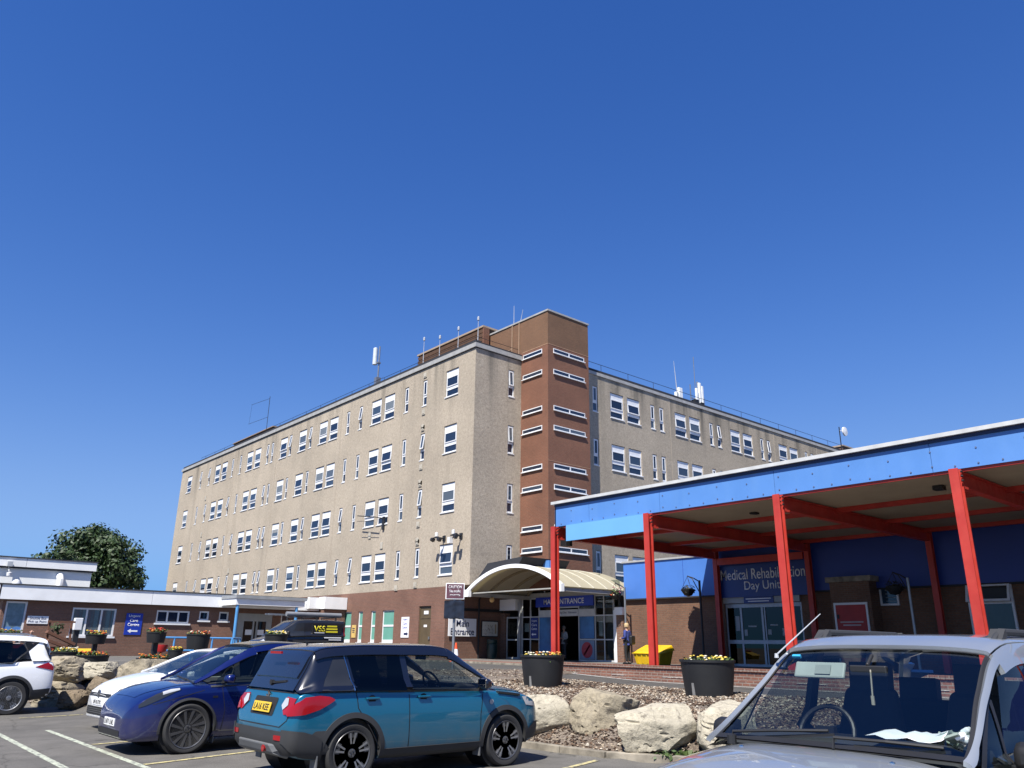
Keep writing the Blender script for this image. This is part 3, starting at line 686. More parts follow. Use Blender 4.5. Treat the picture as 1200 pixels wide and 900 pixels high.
# ================================================================== ENTRANCE PORCH
EXX=30.0
porch=empty('entrance_porch',(33,30.5,PVZ),'glazed main entrance porch with blue MAIN ENTRANCE fascia under the cream vault','entrance')
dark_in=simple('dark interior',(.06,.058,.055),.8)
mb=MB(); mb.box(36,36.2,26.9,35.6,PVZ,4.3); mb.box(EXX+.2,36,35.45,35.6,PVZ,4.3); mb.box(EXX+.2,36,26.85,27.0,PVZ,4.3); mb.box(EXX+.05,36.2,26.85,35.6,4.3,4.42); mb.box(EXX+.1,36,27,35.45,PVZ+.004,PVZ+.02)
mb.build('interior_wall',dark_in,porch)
cols=[33.87,33.2,32.5,31.13,29.5,28.36,27.75,27.12]
fm=MB()
for y in cols: fm.box(EXX-.03,EXX+.05,y-.03,y+.03,PVZ,4.05)
for a,b in zip(cols,cols[1:]):
    if a==31.13: 
        fm.box(EXX-.02,EXX+.04,b+.03,a-.03,3.48,3.55); fm.box(EXX-.06,EXX+.06,b+.03,a-.03,3.07,3.40); continue
    for z in (1.92,3.07): fm.box(EXX-.02,EXX+.04,b+.03,a-.03,z-.03,z+.03)
    fm.box(EXX-.02,EXX+.04,b+.03,a-.03,PVZ,PVZ+.08); fm.box(EXX-.02,EXX+.04,b+.03,a-.03,4.0,4.05)
    if 28.3<b<32: fm.box(EXX-.04,EXX+.04,b+.03,a-.03,3.10,3.40)
fm.build('glazing_frame',simple('pale grey frame',(.55,.56,.55),.5),porch)
shop=car_glass('shop glass',(.62,.67,.67))
for a,b in zip(cols,cols[1:]):
    if a==31.13: continue
    m=MB(); m.box(EXX+.005,EXX+.017,b+.03,a-.03,PVZ+.08,1.89); m.box(EXX+.005,EXX+.017,b+.03,a-.03,1.95,3.04); m.box(EXX+.005,EXX+.017,b+.03,a-.03,3.42,4.0); m.build('glass_pane',shop,porch)
text('lettering','Way Out   Entrance',(EXX-.064,30.3,3.24),LX,UP,1.35,.13,M['letter_dark'],porch)
m=MB(); m.box(EXX-.14,EXX-.06,28.37,32.64,3.56,4.06); sg=m.build('fascia_sign',M['royal'],porch); text('lettering','MAIN ENTRANCE',(EXX-.142,30.5,3.82),LX,UP,3.0,.27,M['letter'],sg,bold=.008)
bs=simple('blue sky graphic',(.03,.15,.36),.4,var=.45,scale=1.1)
for (a,b,c_,d_) in ((28.42,29.44,1.97,3.03),(31.22,32.44,PVZ+.1,3.03)):
    m=MB(); m.box(EXX-.045,EXX-.034,a,b,c_,d_); m.build('window_graphic',bs,porch)
m=MB(); m.box(EXX-.045,EXX-.034,28.42,29.44,PVZ+.1,1.88); g=m.build('window_graphic',simple('grey blue graphic',(.17,.25,.36),.4),porch)
m=MB(); m.lathe((EXX-.05,28.93,1.42),[(.28,-.004),(.38,-.004),(.38,.004),(.28,.004)],28,'x'); m.obox((EXX-.05,28.93,1.42),(.008,.09,.6),Matrix.Rotation(R(40),3,'X')); m.build('prohibition_mark',simple('red print',(.45,.03,.05),.5),g)
m=MB(); m.box(EXX-.05,EXX-.036,32.55,33.15,1.97,3.02); g=m.build('window_sign',M['navy'],porch)
for k,tx in enumerate(('Urgent','Care','Centre')): text('lettering',tx,(EXX-.051,32.85,2.86-.2*k),LX,UP,.42,.12,M['letter'],g)
m=MB(); m.box(EXX-.056,EXX-.051,32.7,32.95,2.14,2.2); m.prism([(0,-.08),(.12,0),(0,.08)],(EXX-.056,32.95,2.17),(0,1,0),(0,0,1),(1,0,0),.005); m.build('arrow',M['letter'],g)
for q in ((27.9,28.15,2.1,2.8),(33.35,33.7,2.3,2.75)):
    m=MB(); m.box(EXX+.02,EXX+.03,*q); m.build('paper_notice',M['sign_white'],porch)
m=MB(); m.box(33.2,33.6,30.1,30.55,PVZ,4.2); m.build('pillar',simple('pale pillar',(.42,.41,.38),.6),porch)
m=MB(); m.box(EXX+.6,EXX+1.1,32.6,33.2,PVZ,1.55); m.box(EXX+.55,EXX+1.15,32.55,33.25,1.55,1.75); m.build('red_stand',M['red_door'],porch)
m=MB(); m.box(EXX-.06,EXX+.06,34.02,34.16,PVZ,4.05); m.box(EXX-.12,EXX+.02,33.92,34.0,PVZ,4.05); m.build('column',simple('grey column',(.36,.37,.37),.5),porch)
m=MB(); m.box(EXX-.08,EXX+.05,26.88,27.08,PVZ,3.3); m.build('white_post',M['white'],porch)
m=MB(); m.box(EXX-.12,EXX+.25,26.45,26.86,PVZ,3.05); m.build('brick_pier',M['brick_warm'],porch); m=MB(); m.box(EXX-.12,EXX+.25,35.22,35.6,PVZ,3.3); m.build('brick_pier',M['brick_warm'],porch)
m=MB(); m.box(EXX-.2,EXX+.25,26.4,26.9,3.06,3.42); m.build('white_cap',M['white_board'],porch); m=MB(); m.box(EXX-.25,EXX+.25,34.2,35.55,3.45,4.05); m.build('white_cap',M['white_board'],porch)
m=MB(); m.box(EXX-.02,EXX+.05,34.2,34.27,PVZ,3.1); m.box(EXX-.02,EXX+.05,35.13,35.2,PVZ,3.1); m.box(EXX-.02,EXX+.05,34.27,35.13,3.02,3.1); m.box(EXX-.02,EXX+.05,34.27,35.13,1.85,1.92); m.box(EXX-.02,EXX+.05,34.27,35.13,PVZ,PVZ+.1); m.build('side_frame',simple('pale grey frame b',(.55,.56,.55),.5),porch)
m=MB(); m.box(EXX+.01,EXX+.02,34.27,35.13,PVZ+.1,1.85); m.box(EXX+.01,EXX+.02,34.27,35.13,1.92,3.02); m.build('glass_pane',shop,porch)
# cream vault
vault=empty('entrance_vault',(28,29.9,4.1),'cream barrel vaulted canopy with white arched front edge over the main entrance','canopy')
def arc(n=24,off=0):
    ya,yb,z0,zt=33.45,26.35,4.15,5.27; w=(ya-yb)/2; h=zt-z0; Rr=(w*w+h*h)/(2*h); cz=zt-Rr; cyy=(ya+yb)/2; t0=math.asin(w/Rr); out=[]
    for i in range(n+1):
        t=-t0+2*t0*i/n; out.append((cyy-math.sin(t)*(Rr+off)*-1 if False else cyy+math.sin(-t)*(Rr+off),cz+math.cos(t)*(Rr+off)))
    return out
VX0,VX1=25.75,30.7
def vault_shell(x0,x1,o0,o1):
    m=MB(); a=arc(off=o0); b=arc(off=o1); n=len(a)
    for x in (x0,x1):
        for (y,z) in a: m.v.append((x,y,z))
        for (y,z) in b: m.v.append((x,y,z))
    for i in range(n-1):
        for q in ((i,i+1,2*n+i+1,2*n+i),(n+i,3*n+i,3*n+i+1,n+i+1),(i,n+i,n+i+1,i+1),(2*n+i,2*n+i+1,3*n+i+1,3*n+i)): m.f.append(q); m.mi.append(0)
    for q in ((0,2*n,3*n,n),(n-1,2*n-1,4*n-1,3*n-1)): m.f.append(q); m.mi.append(0)
    return m
vault_shell(VX0+.06,VX1,0,.05).build('sheet',M['canvas'],vault,smooth=True)
vault_shell(VX0-.06,VX0+.06,-.06,.12).build('front_edge',M['white_board'],vault,smooth=True)
for x in (27.1,28.5,29.8): vault_shell(x-.045,x+.045,-.11,-.002).build('rib',simple('tan rib',(.27,.22,.13),.6),vault)
for x in (26.9,27.8,28.7,29.6): vault_shell(x-.02,x+.02,.052,.075).build('seam',simple('pale seam',(.70,.67,.55),.6),vault)
m=MB()
for y in (26.5,33.3): m.box(VX0-.1,30.0,y-.12,y+.12,3.98,4.16)
m.box(VX0+.1,VX0+.18,26.6,33.2,4.10,4.16); m.build('gutter_beam',simple('grey beam',(.40,.39,.35),.5),vault)
m=MB(); m.box(29.9,30.02,26.62,33.18,4.06,4.30); m.build('rear_beam',simple('grey beam b',(.36,.35,.31),.5),vault)
m=MB()
for y in (27.6,28.7,29.9,31.0,32.1): m.box(30.0,30.06,y-.03,y+.03,4.3,5.2-abs(y-29.9)**2*.095)
m.build('tympanum_bars',M['white'],vault)
m=MB(); m.box(30.03,30.045,26.7,33.1,4.3,4.75); m.box(30.03,30.045,28,31.8,4.75,5.1); m.build('tympanum_glass',shop,vault)
m=MB(); m.box(VX0-.18,VX0+.02,26.25,26.75,3.95,4.30); m.box(VX0-.18,VX0+.02,33.1,33.5,3.95,4.30); m.build('end_bracket',M['white_board'],vault)
# dark felt roof behind the vault
e=empty('porch_roof',(33,31,4.45),'dark grey sloping porch roof rising behind the cream vault','roof')
m=MB(); ar=[q for q in arc(off=.13) if q[0]>=29.6]; ar.sort(); po=[(y,z) for y,z in ar]+[(33.54,4.28),(33.54,4.55),(32.35,5.62),(29.6,5.78)]
m.prism(po,(26.2,0,0),(0,1,0),(0,0,1),(1,0,0),3.27)
m.build('slope',M['felt'],e); 
m=MB(); m.box(27.8,28.0,29.4,31.2,5.3,5.70); m.build('flashing',M['sky_blue'],e)
# lamp under the vault
e=empty('globe_lamp',(27.4,33.1,3.9),'round amber globe lamp under the left side of the vault','lamp'); m=MB(); m.lathe((27.2,33.15,3.86),[(.0,-.14),(.1,-.1),(.14,0),(.1,.1),(.04,.13)],14); m.build('globe',simple('amber globe',(.75,.48,.18),.3),e,smooth=True)
m=MB(); m.tube([(27.2,33.15,3.98),(27.2,33.15,4.02)],.03); m.build('stem',M['dark_metal'],e)

# ================================================================== DAY UNIT
day=empty('day_unit_building',(38,14,PVZ),'single storey brick day unit with deep blue cladding behind the red posts','building')
DX=30.0; DY0,DY1=-9,26.4
oh=[(18.95,20.75,PVZ,3.45)]   # glazed doors opening handled as recess
holes=[(17.15,20.75,PVZ+.0,3.42),(13.24,13.92,3.16,3.83),(9.5,10.9,1.5,3.8)]
mb=MB(); wall_holes(mb,'x',DX+.12,DY0,DY1,.5,3.8,holes,.2); mb.quad((DX+.12,DY1,.5),(44,DY1,.5),(44,DY1,3.8),(DX+.12,DY1,3.8)); mb.quad((DX+.12,DY0,.5),(44,DY0,.5),(44,DY0,3.8),(DX+.12,DY0,3.8)); mb.quad((44,DY0,.5),(44,DY1,.5),(44,DY1,3.8),(44,DY0,3.8))
mb.build('wall',brick_mat('brown brick long',(.235,.115,.065),(.19,.09,.052),(.17,.12,.085),bw=.26,bh=.085,stain=.25),day,recalc=False)
M['shaded_blue']=simple('cobalt cladding',(.014,.05,.30),.45,var=.06,scale=.5)  # blue cladding again, canopy shade mixed into a darker colour
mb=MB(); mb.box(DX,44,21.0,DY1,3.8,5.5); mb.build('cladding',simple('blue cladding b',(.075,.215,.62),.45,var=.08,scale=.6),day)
mb=MB(); mb.box(DX,44,DY0,20.99,3.8,5.7); mb.build('cladding',M['shaded_blue'],day)
mb=MB(); mb.box(DX-.06,44,20.9,DY1+.06,5.5,5.58); mb.build('coping',M['coping'],day)
mb=MB(); mb.box(DX-.03,DX+.1,DY0,DY1,3.74,3.8); mb.build('drip_edge',M['felt'],day)
mb=MB()
for y in (24.6,22.8): mb.box(DX-.006,DX,y-.012,y+.012,3.82,5.48)
mb.build('panel_joint',simple('joint blue',(.03,.10,.4),.6),day)
mb=MB(); mb.box(DX-.09,DX-.002,16.62,20.98,3.66,4.98); sg=mb.build('fascia_sign',M['navy'],day)
text('lettering','Medical Rehabilitation',(DX-.092,18.72,4.60),LX,UP,3.98,.44,M['letter'],sg,bold=.004); text('lettering','Day Unit',(DX-.092,18.72,4.07),LX,UP,1.7,.46,M['letter'],sg,bold=.004)
mb=MB(); mb.box(DX+.02,DX+.1,17.15,20.75,3.42,3.68); g=mb.build('door_header',simple('grey header',(.42,.43,.43),.5),day)
m=MB(); m.box(DX-.02,DX+.02,18.3,19.7,3.40,3.66); g2=m.build('header_sign',M['navy'],day); m=MB(); m.box(DX-.024,DX-.021,18.4,19.6,3.56,3.60); m.box(DX-.024,DX-.021,18.5,19.5,3.46,3.50); m.build('lettering',M['letter'],g2)
# sliding glazed doors
alu=simple('aluminium frame',(.42,.45,.50),.4,.3)
dg=car_glass('door glass',(.10,.11,.12))
yy=[20.72,20.0,18.98,17.95,17.18]
m=MB()
for y in yy: m.box(DX+.15,DX+.23,y-.045,y+.045,PVZ,3.40)
m.box(DX+.14,DX+.24,yy[-1]+.045,yy[0]-.045,3.24,3.40); m.box(DX+.14,DX+.22,yy[-1]+.045,yy[0]-.045,1.78,1.93); m.box(DX+.14,DX+.22,yy[-1]+.045,yy[0]-.045,PVZ,PVZ+.1); m.box(DX+.15,DX+.22,18.93-.1,18.93-.05,PVZ,3.24)
fr=m.build('door_frame',alu,day)
for a,b in zip(yy,yy[1:]):
    m=MB(); m.box(DX+.18,DX+.19,b+.045,a-.045,1.93,3.24); m.box(DX+.18,DX+.19,b+.045,a-.045,PVZ+.1,1.78); m.build('door_glass',dg,fr)
nw=simple('dull white notice',(.42,.43,.43),.6)
for q in ((20.1,20.3,2.3,2.9),(19.3,19.7,2.45,2.51),(18.3,18.65,2.5,2.55),(19.75,19.9,2.1,2.35),(18.62,18.78,2.15,2.35),(18.02,18.12,2.1,2.4)):
    m=MB(); m.box(DX+.165,DX+.172,*q); m.build('paper_notice',nw,fr)
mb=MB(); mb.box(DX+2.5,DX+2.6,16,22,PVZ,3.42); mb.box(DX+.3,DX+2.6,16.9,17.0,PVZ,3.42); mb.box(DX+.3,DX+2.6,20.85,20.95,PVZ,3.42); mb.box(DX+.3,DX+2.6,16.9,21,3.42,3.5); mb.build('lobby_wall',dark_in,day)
m=MB(); m.box(DX+.08,DX+.12,16.5,16.75,3.2,3.5); m.build('alarm_box',M['yellow'],day)
# projecting brick store with red door
sx=29.4
st=empty('gas_store',(29.6,14.7,PVZ),'brick lean-to store with stone coping and a red door against the day unit','store')
mb=MB(); mb.box(sx,DX+.11,13.96,15.5,.5,4.02); mb.build('wall',brick_mat('store brick',(.25,.12,.07),(.19,.09,.055),(.20,.15,.11)),st)
mb=MB(); mb.box(sx-.1,DX+.1,13.84,15.6,4.023,4.22); mb.build('coping',M['concrete'],st)
m=MB(); m.box(sx-.05,sx-.003,14.10,14.17,PVZ,3.27); m.box(sx-.05,sx-.003,15.33,15.40,PVZ,3.27); m.box(sx-.05,sx-.003,14.17,15.33,3.19,3.27); m.build('door_frame',M['white'],st)
m=MB(); m.box(sx-.035,sx-.004,14.17,15.33,PVZ,3.19); d=m.build('door',M['red_door'],st); m=MB(); m.box(sx-.04,sx-.036,14.32,15.2,2.55,2.60); m.box(sx-.04,sx-.036,14.42,15.1,2.44,2.49); m.build('door_notice',simple('faded white print',(.5,.42,.42),.6),d)
m=MB(); m.box(sx-.055,sx-.036,15.22,15.3,2.7,2.85); m.box(sx-.055,sx-.036,15.22,15.3,1.1,1.25); m.build('hinge',M['dark_metal'],d)
# small window and big window with open top light
m=MB(); a,b,z0,z1=13.24,13.92,3.16,3.83
m.box(DX+.05,DX+.15,a,a+.06,z0,z1); m.box(DX+.05,DX+.15,b-.06,b,z0,z1); m.box(DX+.05,DX+.15,a+.06,b-.06,z0,z0+.07); m.box(DX+.05,DX+.15,a+.06,b-.06,z1-.06,z1); w=m.build('small_window',M['white'],day)
m=MB(); m.box(DX+.1,DX+.12,a+.06,b-.06,z0+.07,z1-.06); m.build('pane',simple('blue pane',(.03,.07,.11),.08),w); m=MB(); [m.box(DX+.09,DX+.098,a+.1,b-.2,z0+.14+.13*k,z0+.17+.13*k) for k in range(4)]; m.build('blind_slat',simple('blind slat',(.25,.32,.36),.6),w)  # pane in one even dark blue, with slats in front
m=MB(); a,b,z0,z1=9.5,10.9,1.5,3.8
m.box(DX+.03,DX+.15,a,a+.07,z0,z1); m.box(DX+.03,DX+.15,b-.07,b,z0,z1); m.box(DX+.03,DX+.15,a+.07,b-.07,3.12,3.2); m.box(DX+.03,DX+.15,a+.07,b-.07,z1-.07,z1); m.box(DX+.03,DX+.15,a+.07,b-.07,z0,z0+.08); w=m.build('large_window',M['white'],day)
m=MB(); m.box(DX+.1,DX+.12,a+.07,b-.07,z0+.08,3.12); m.build('pane',simple('grey green pane',(.05,.065,.06),.1),w)
m=MB(); m.box(DX+.3,DX+.32,a,b,3.1,z1); m.build('dark_gap',M['black'],w)
m=MB(); h=.62
for (p,q,zz0,zz1) in ((a+.02,a+.1,-h,0),(b-.1,b-.02,-h,0),(a+.1,b-.1,-h,-h+.08),(a+.1,b-.1,-.08,0)): m.box(0,.05,p-10.2,q-10.2,zz0,zz1)
o=m.build('open_top_light',M['white'],None); o.parent=w; o.location=(DX-.02,10.2,z1-.02); o.rotation_euler=(0,R(20),0)

# ================================================================== BLUE CANOPY ON RED POSTS
CXX=20.0; CY0,CY1=-3.2,20.93
can=empty('blue_canopy',(25,10,5.75),'large flat blue fascia canopy with beige soffit carried by red steel posts','canopy')
mb=MB(); mb.box(CXX+.2,29.98,CY0,CY1-.05,5.745,6.45); mb.build('roof',M['felt'],can)
mb=MB(); mb.box(CXX+.2,29.7,CY0,CY1-.06,5.72,5.742); mb.build('soffit',M['soffit'],can)
ed=[20.93,19.2,16.05,11.9,7.6,3.2,-3.2]
jt=simple('joint light',(.30,.45,.75),.6)
for a,b in zip(ed,ed[1:]):
    m=MB(); m.box(CXX+.10,CXX+.2,b+.006,a-.006,5.75,6.47); m.build('fascia_panel',M['sky_blue'],can)
bolt=MB()
for k in range(46):
    y=20.6-k*.52
    for z in (5.83,6.2) if k%2 else (5.83,): bolt.lathe((CXX+.095,y,z+(.06 if k%4==1 else 0)),[(.022,-.01),(.022,.006)],6,'x')
bolt.build('fascia_bolt',simple('bolt grey blue',(.12,.16,.28),.5),can)
mb=MB(); mb.box(CXX+.1,29.98,CY1-.05,CY1,5.75,6.47); mb.build('end_fascia',M['sky_blue'],can)
mb=MB(); mb.box(CXX+.07,30,CY0,CY1-.002,6.47,6.56); mb.build('shadow_gap',simple('navy shadow strip',(.012,.025,.09),.5),can)  # dark strip painted as the shade under the coping
mb=MB(); mb.box(CXX-.02,30,CY0,CY1+.1,6.56,6.66); mb.build('coping',simple('pale coping metal',(.62,.63,.62),.4),can)
mb=MB(); mb.box(CXX+.14,CXX+.2,CY0,CY1-.4,5.68,5.748); mb.build('trim',M['red_steel'],can)
mb=MB(); mb.box(CXX+.02,CXX+.12,16.62,20.28,5.18,5.74); mb.build('lower_fascia',M['light_blue'],can)
PY=[20.93-.12,16.46,11.76,7.06,2.36,-2.34]
def ibeam_post(m,x,y,z0,z1,w=.22,f=.21,t=.03):
    m.box(x-w/2,x-w/2+t,y-f/2,y+f/2,z0,z1); m.box(x+w/2-t,x+w/2,y-f/2,y+f/2,z0,z1); m.box(x-w/2+t,x+w/2-t,y-t/2,y+t/2,z0,z1)
grp='red steel posts along the front of the blue canopy'
plab=['red steel post farthest left in front of the main entrance sign','red steel post in front of the yellow grit bin','red steel post in front of the day unit sign letters','red steel post behind the silver car roof']
for i,y in enumerate(PY):
    # posts are bolted to the canopy: parts of it
    m=MB(); ibeam_post(m,CXX-.03,y,PVZ,5.73); m.box(CXX-.22,CXX+.16,y-.2,y+.2,PVZ-.01,PVZ+.03); p=m.build('post',M['red_steel'],can)
    m=MB()
    for z in (5.66,5.55,5.44): m.lathe((CXX-.0,y-.13,z),[(.028,-.02),(.028,.02)],6,'y')
    for z in (5.66,5.55,5.44): m.lathe((CXX+.05,y-.03,z),[(.02,-.02),(.02,.02)],6,'y')
    m.build('bolt',M['dark_metal'],p)
    m=MB(); x0,x1=CXX+.1,29.62; t=.03
    m.box(x0,x1,y-.1,y+.1,5.66,5.66+t); m.box(x0,x1,y-.1,y+.1,5.30,5.30+t); m.box(x0,x1,y-.015,y+.015,5.33,5.66); m.box(x0,x0+.25,y-.1,y+.1,5.27,5.3)
    m.build('roof_beam',M['red_steel'],can)
    m=MB(); ibeam_post(m,29.75,y,PVZ,5.72,.2,.2); m.build('rear_post',M['red_steel'],can)
for x in (23.2,26.5,29.4):
    m=MB(); m.box(x-.08,x+.08,CY0+.2,CY1-.25,5.58,5.715); m.build('purlin',M['red_steel'],can)
m=MB(); m.box(29.6,29.7,PY[1]+.15,PY[0]-.15,5.02,5.30); m.build('tie_beam',M['red_steel'],can)
for q in ((21.6,21.85,8.0,8.25,5.6,5.71),(22,22.25,13.8,14.0,5.66,5.71)):
    m=MB(); m.box(*q); m.build('soffit_lamp',M['black'],can)
m=MB(); m.tube([(20.9,20.0,5.25),(20.9,20.0,5.9)],.02,6); m.obox((20.88,20.02,5.98),(.14,.14,.12)); m.box(20.2,20.5,20.45,20.75,5.05,5.25); m.build('floodlight',M['black'],can)

# low brick wall and kerb steps in front of the posts
lw=empty('low_brick_wall',(19.45,10,PVZ),'low brick retaining wall with worn white kerb edge in front of the red posts','wall')
mb=MB(); mb.box(19.30,19.56,-12,20.6,.5,1.02); mb.build('wall',M['brick_paver'],lw)
mb=MB(); 
y=-12
while y<20.6: mb.box(19.26,19.60,y,y+.103,1.022,1.10); y+=.112
mb.build('brick_coping',M['brick_paver'],lw)
mb=MB(); mb.box(19.0,19.296,-12,20.9,.5,.80); mb.build('kerb_step',M['brick_paver'],lw)
mb=MB()
rr=random.Random(5)
y=-10
while y<20: 
    l=rr.uniform(.25,1.1); mb.box(18.985,19.1,y,y+l,.802,.812); y+=l+rr.uniform(.3,1.6)
mb.build('worn_paint',worn_paint('worn kerb white',(.66,.62,.56),.25,.46,14),lw)

# ================================================================== URGENT CARE BUILDING (left)
uc=empty('urgent_care_building',(16,52,.78),'low brown brick urgent care building with white board fascia on the left','building')
UY=47.3
uw=[(10.5,12.65,1.8,3.22),(14.74,16.55,2.55,3.23),(17.1,17.66,2.75,3.26),(18.25,18.82,2.75,3.26),(22.1,22.6,2.7,3.27),(7.45,8.4,1.4,3.42)]
ud=(19.4,21.55,.8,3.22)
mb=MB(); wall_holes(mb,'y',UY,7.3,26,.3,3.5,uw+[ud],.15); mb.quad((7.3,UY,.3),(7.3,60,.3),(7.3,60,3.5),(7.3,UY,3.5))
mb.build('wall',M['brick_ground'],uc,recalc=False)
for (a,b,z0,z1),nm,nv in zip(uw,('window','window','small_window','small_window','small_window','corner_window'),(3,3,1,1,1,1)):
    m=MB(); p=MB(); y0=UY+.04; f=.085
    m.box(a,b,y0,y0+.09,z0,z0+f); m.box(a,b,y0,y0+.09,z1-f,z1)
    if nm!='corner_window': m.box(a-.08,b+.08,UY-.08,UY+.03,z0-.09,z0-.003)
    for k in range(nv+1):
        x=a+(b-a)*k/nv; hw=f/2 if 0<k<nv else f; x0=max(a,x-hw); x1=min(b,x+hw); m.box(x0,x1,y0,y0+.09,z0+f,z1-f)
    w=m.build(nm,M['white'],uc)
    p.box(a+.02,b-.02,y0+.05,y0+.07,z0+f,z1-f); p.build('pane',M['pane'] if nm!='corner_window' else simple('pale sky graphic',(.16,.24,.30),.15,var=.3),w)
    if nm=='corner_window':
        m=MB(); m.lathe((7.72,y0+.045,1.95),[(.0,-.003),(.26,-.003),(.26,.003),(0,.003)],16,'y'); m.lathe((8.12,y0+.045,1.95),[(.0,-.003),(.26,-.003),(.26,.003),(0,.003)],16,'y'); m.build('window_graphic',M['sky_blue'],w)
    if nv==3 and b<13:
        m=MB(); 
        for k in range(7): m.box(a+.15+k*.29,a+.23+k*.29,y0+.045,y0+.049,z0+.1,z1-.1)
        m.build('blind_slat',simple('grey blind',(.10,.12,.13),.6),w)
a,b,z0,z1=ud; m=MB(); y0=UY+.03
m.box(a,a+.3,y0,y0+.1,z0,z1); m.box(b-.25,b,y0,y0+.1,z0,z1); m.box(a+.3,b-.25,y0,y0+.1,2.78,z1)
for x in (a+.3,(a+b)/2-.12,(a+b)/2+.1,b-.35): m.box(x,x+.1,y0-.01,y0+.08,z0,2.78)
d=m.build('entrance_door',simple('grey door frame',(.40,.41,.40),.5),uc); m=MB(); m.box(a+.3,b-.25,y0+.04,y0+.05,z0,2.78); m.build('door_glass',simple('dark door glass',(.012,.013,.015),.06),d); 
for q in (a+.55,b-.85):
    m=MB(); m.box(q,q+.4,y0+.01,y0+.03,2.0,2.3); m.build('paper_notice',M['sign_white'],d)
fp=[7.0,14.3,20.0,26.0-.02]
for a,b in zip(fp,fp[1:]):
    m=MB(); m.box(a+.008,b-.008,UY-.3,UY-.2,3.50,4.2); m.build('fascia_panel',M['white_board'],uc)
m=MB(); m.box(6.98,7.08,UY-.3,60,3.5,4.2); m.build('fascia_panel',M['white_board'],uc)
m=MB(); m.box(7.08,25.98,UY-.2,60,3.5,3.56); m.box(7.08,25.98,UY-.2,60,4.0,4.15); m.build('roof',M['felt'],uc)
m=MB(); m.box(6.95,25.98,UY-.34,UY-.18,4.2,4.26); m.build('roof_edge',M['felt'],uc)
# porch with blue posts
m=MB(); m.box(18.2,22.4,44.9,UY-.31,3.6,3.95); m.build('porch_roof',M['white_board'],uc); m=MB(); m.box(18.15,22.5,44.8,UY-.31,3.952,4.12); m.build('porch_edge',simple('grey lead edge',(.33,.35,.37),.6),uc)
for x in (18.35,21.95):
    m=MB(); m.tube([(x,45.0,.8),(x,45.0,3.6)],.085,10); m.build('porch_post',M['rail_blue'],uc)
m=MB(); m.box(24.4,25.97,46.2,UY-.31,3.62,4.35); m.box(23.6,24.38,46.7,UY-.31,3.62,4.3); m.build('fascia_return',M['white_board'],uc)
m=MB(); m.box(24.45,25.97,46.35,UY-.02,.5,3.6); m.build('wall_return',M['brick_ground'],uc)
s=board('shuttle_sign','small white Shuttle Bus sign on the brick above the seated man','sign',(8.97,UY-.004,2.55),'y',.95,.38,M['sign_white']); text('lettering','Shuttle Bus',(8.97,UY-.036,2.64),LY,UP,.75,.13,M['letter_dark'],s); text('lettering','Pick up Point',(8.97,UY-.036,2.46),LY,UP,.82,.13,M['letter_dark'],s)
s=board('urgent_care_sign','blue Urgent Care Centre sign with white arrow on the brown brick wall','sign',(13.6,UY-.004,2.46),'y',.86,1.12,M['royal'])
for k,(tx,w) in enumerate((('Urgent',.6),('Care',.42),('Centre',.6))): text('lettering',tx,(13.6,UY-.037,2.87-.22*k),LY,UP,w,.16,M['sign_white'],s,bold=.01)
m=MB(); m.box(13.5,13.85,UY-.04,UY-.034,2.06,2.14); m.prism([(0,-.11),(-.17,0),(0,.11)],(13.5,UY-.04,2.10),(1,0,0),(0,0,1),(0,1,0),.006); m.build('arrow',M['sign_white'],s)
# upper white block
ub=empty('white_block',(8,62,4),'white rendered upper block behind the urgent care roof at far left','building')
mb=MB(); mb.box(-10,14.1,60.1,75,.5,6.0); mb.build('wall',simple('white render',(.82,.83,.81),.8,var=.06,scale=.8,bump=.2),ub)
for a,b in ((-10,10.1),(10.12,14.3)):
    m=MB(); m.box(a,b,59.9,75.2,6.03,6.58); m.build('fascia_panel',M['white_board'],ub)
m=MB(); m.box(-10.05,14.35,59.85,75.25,6.582,6.65); m.build('roof_edge',M['felt'],ub)
m=MB(); m.box(-10,14.12,59.95,60.08,5.93,6.028); m.build('gutter',M['felt'],ub)
m=MB(); m.tube([(12.2,59.7,4.3),(12.2,59.7,5.35),(12.2,60.1,5.6)],.22,12); m.build('vent_duct',M['white'],ub,smooth=True)
e=empty('security_camera',(9.2,59.8,5.6),'white camera on the far left white block wall','camera'); m=MB(); m.box(9.0,9.3,59.5,59.85,6.0,6.3); m.tube([(9.15,59.85,6.1),(9.15,59.5,5.7)],.04,6); m.build('bracket',M['light_metal'],e); m=MB(); m.lathe((9.2,59.5,5.5),[(0,-.15),(.14,-.1),(.16,.1),(0,.16)],12); m.build('dome',M['white'],e,smooth=True)
e=empty('roof_vent',(8,49,4.2),'white dome vent on the urgent care roof edge at far left','vent'); m=MB(); m.lathe((7.9,48.5,4.2),[(.2,0),(.2,.2),(.13,.32),(0,.36)],14); m.build('cowl',M['white'],e,smooth=True); m=MB(); m.lathe((7.9,48.5,4.16),[(.36,0),(.36,.06)],14); m.build('base',M['grey_metal'],e)
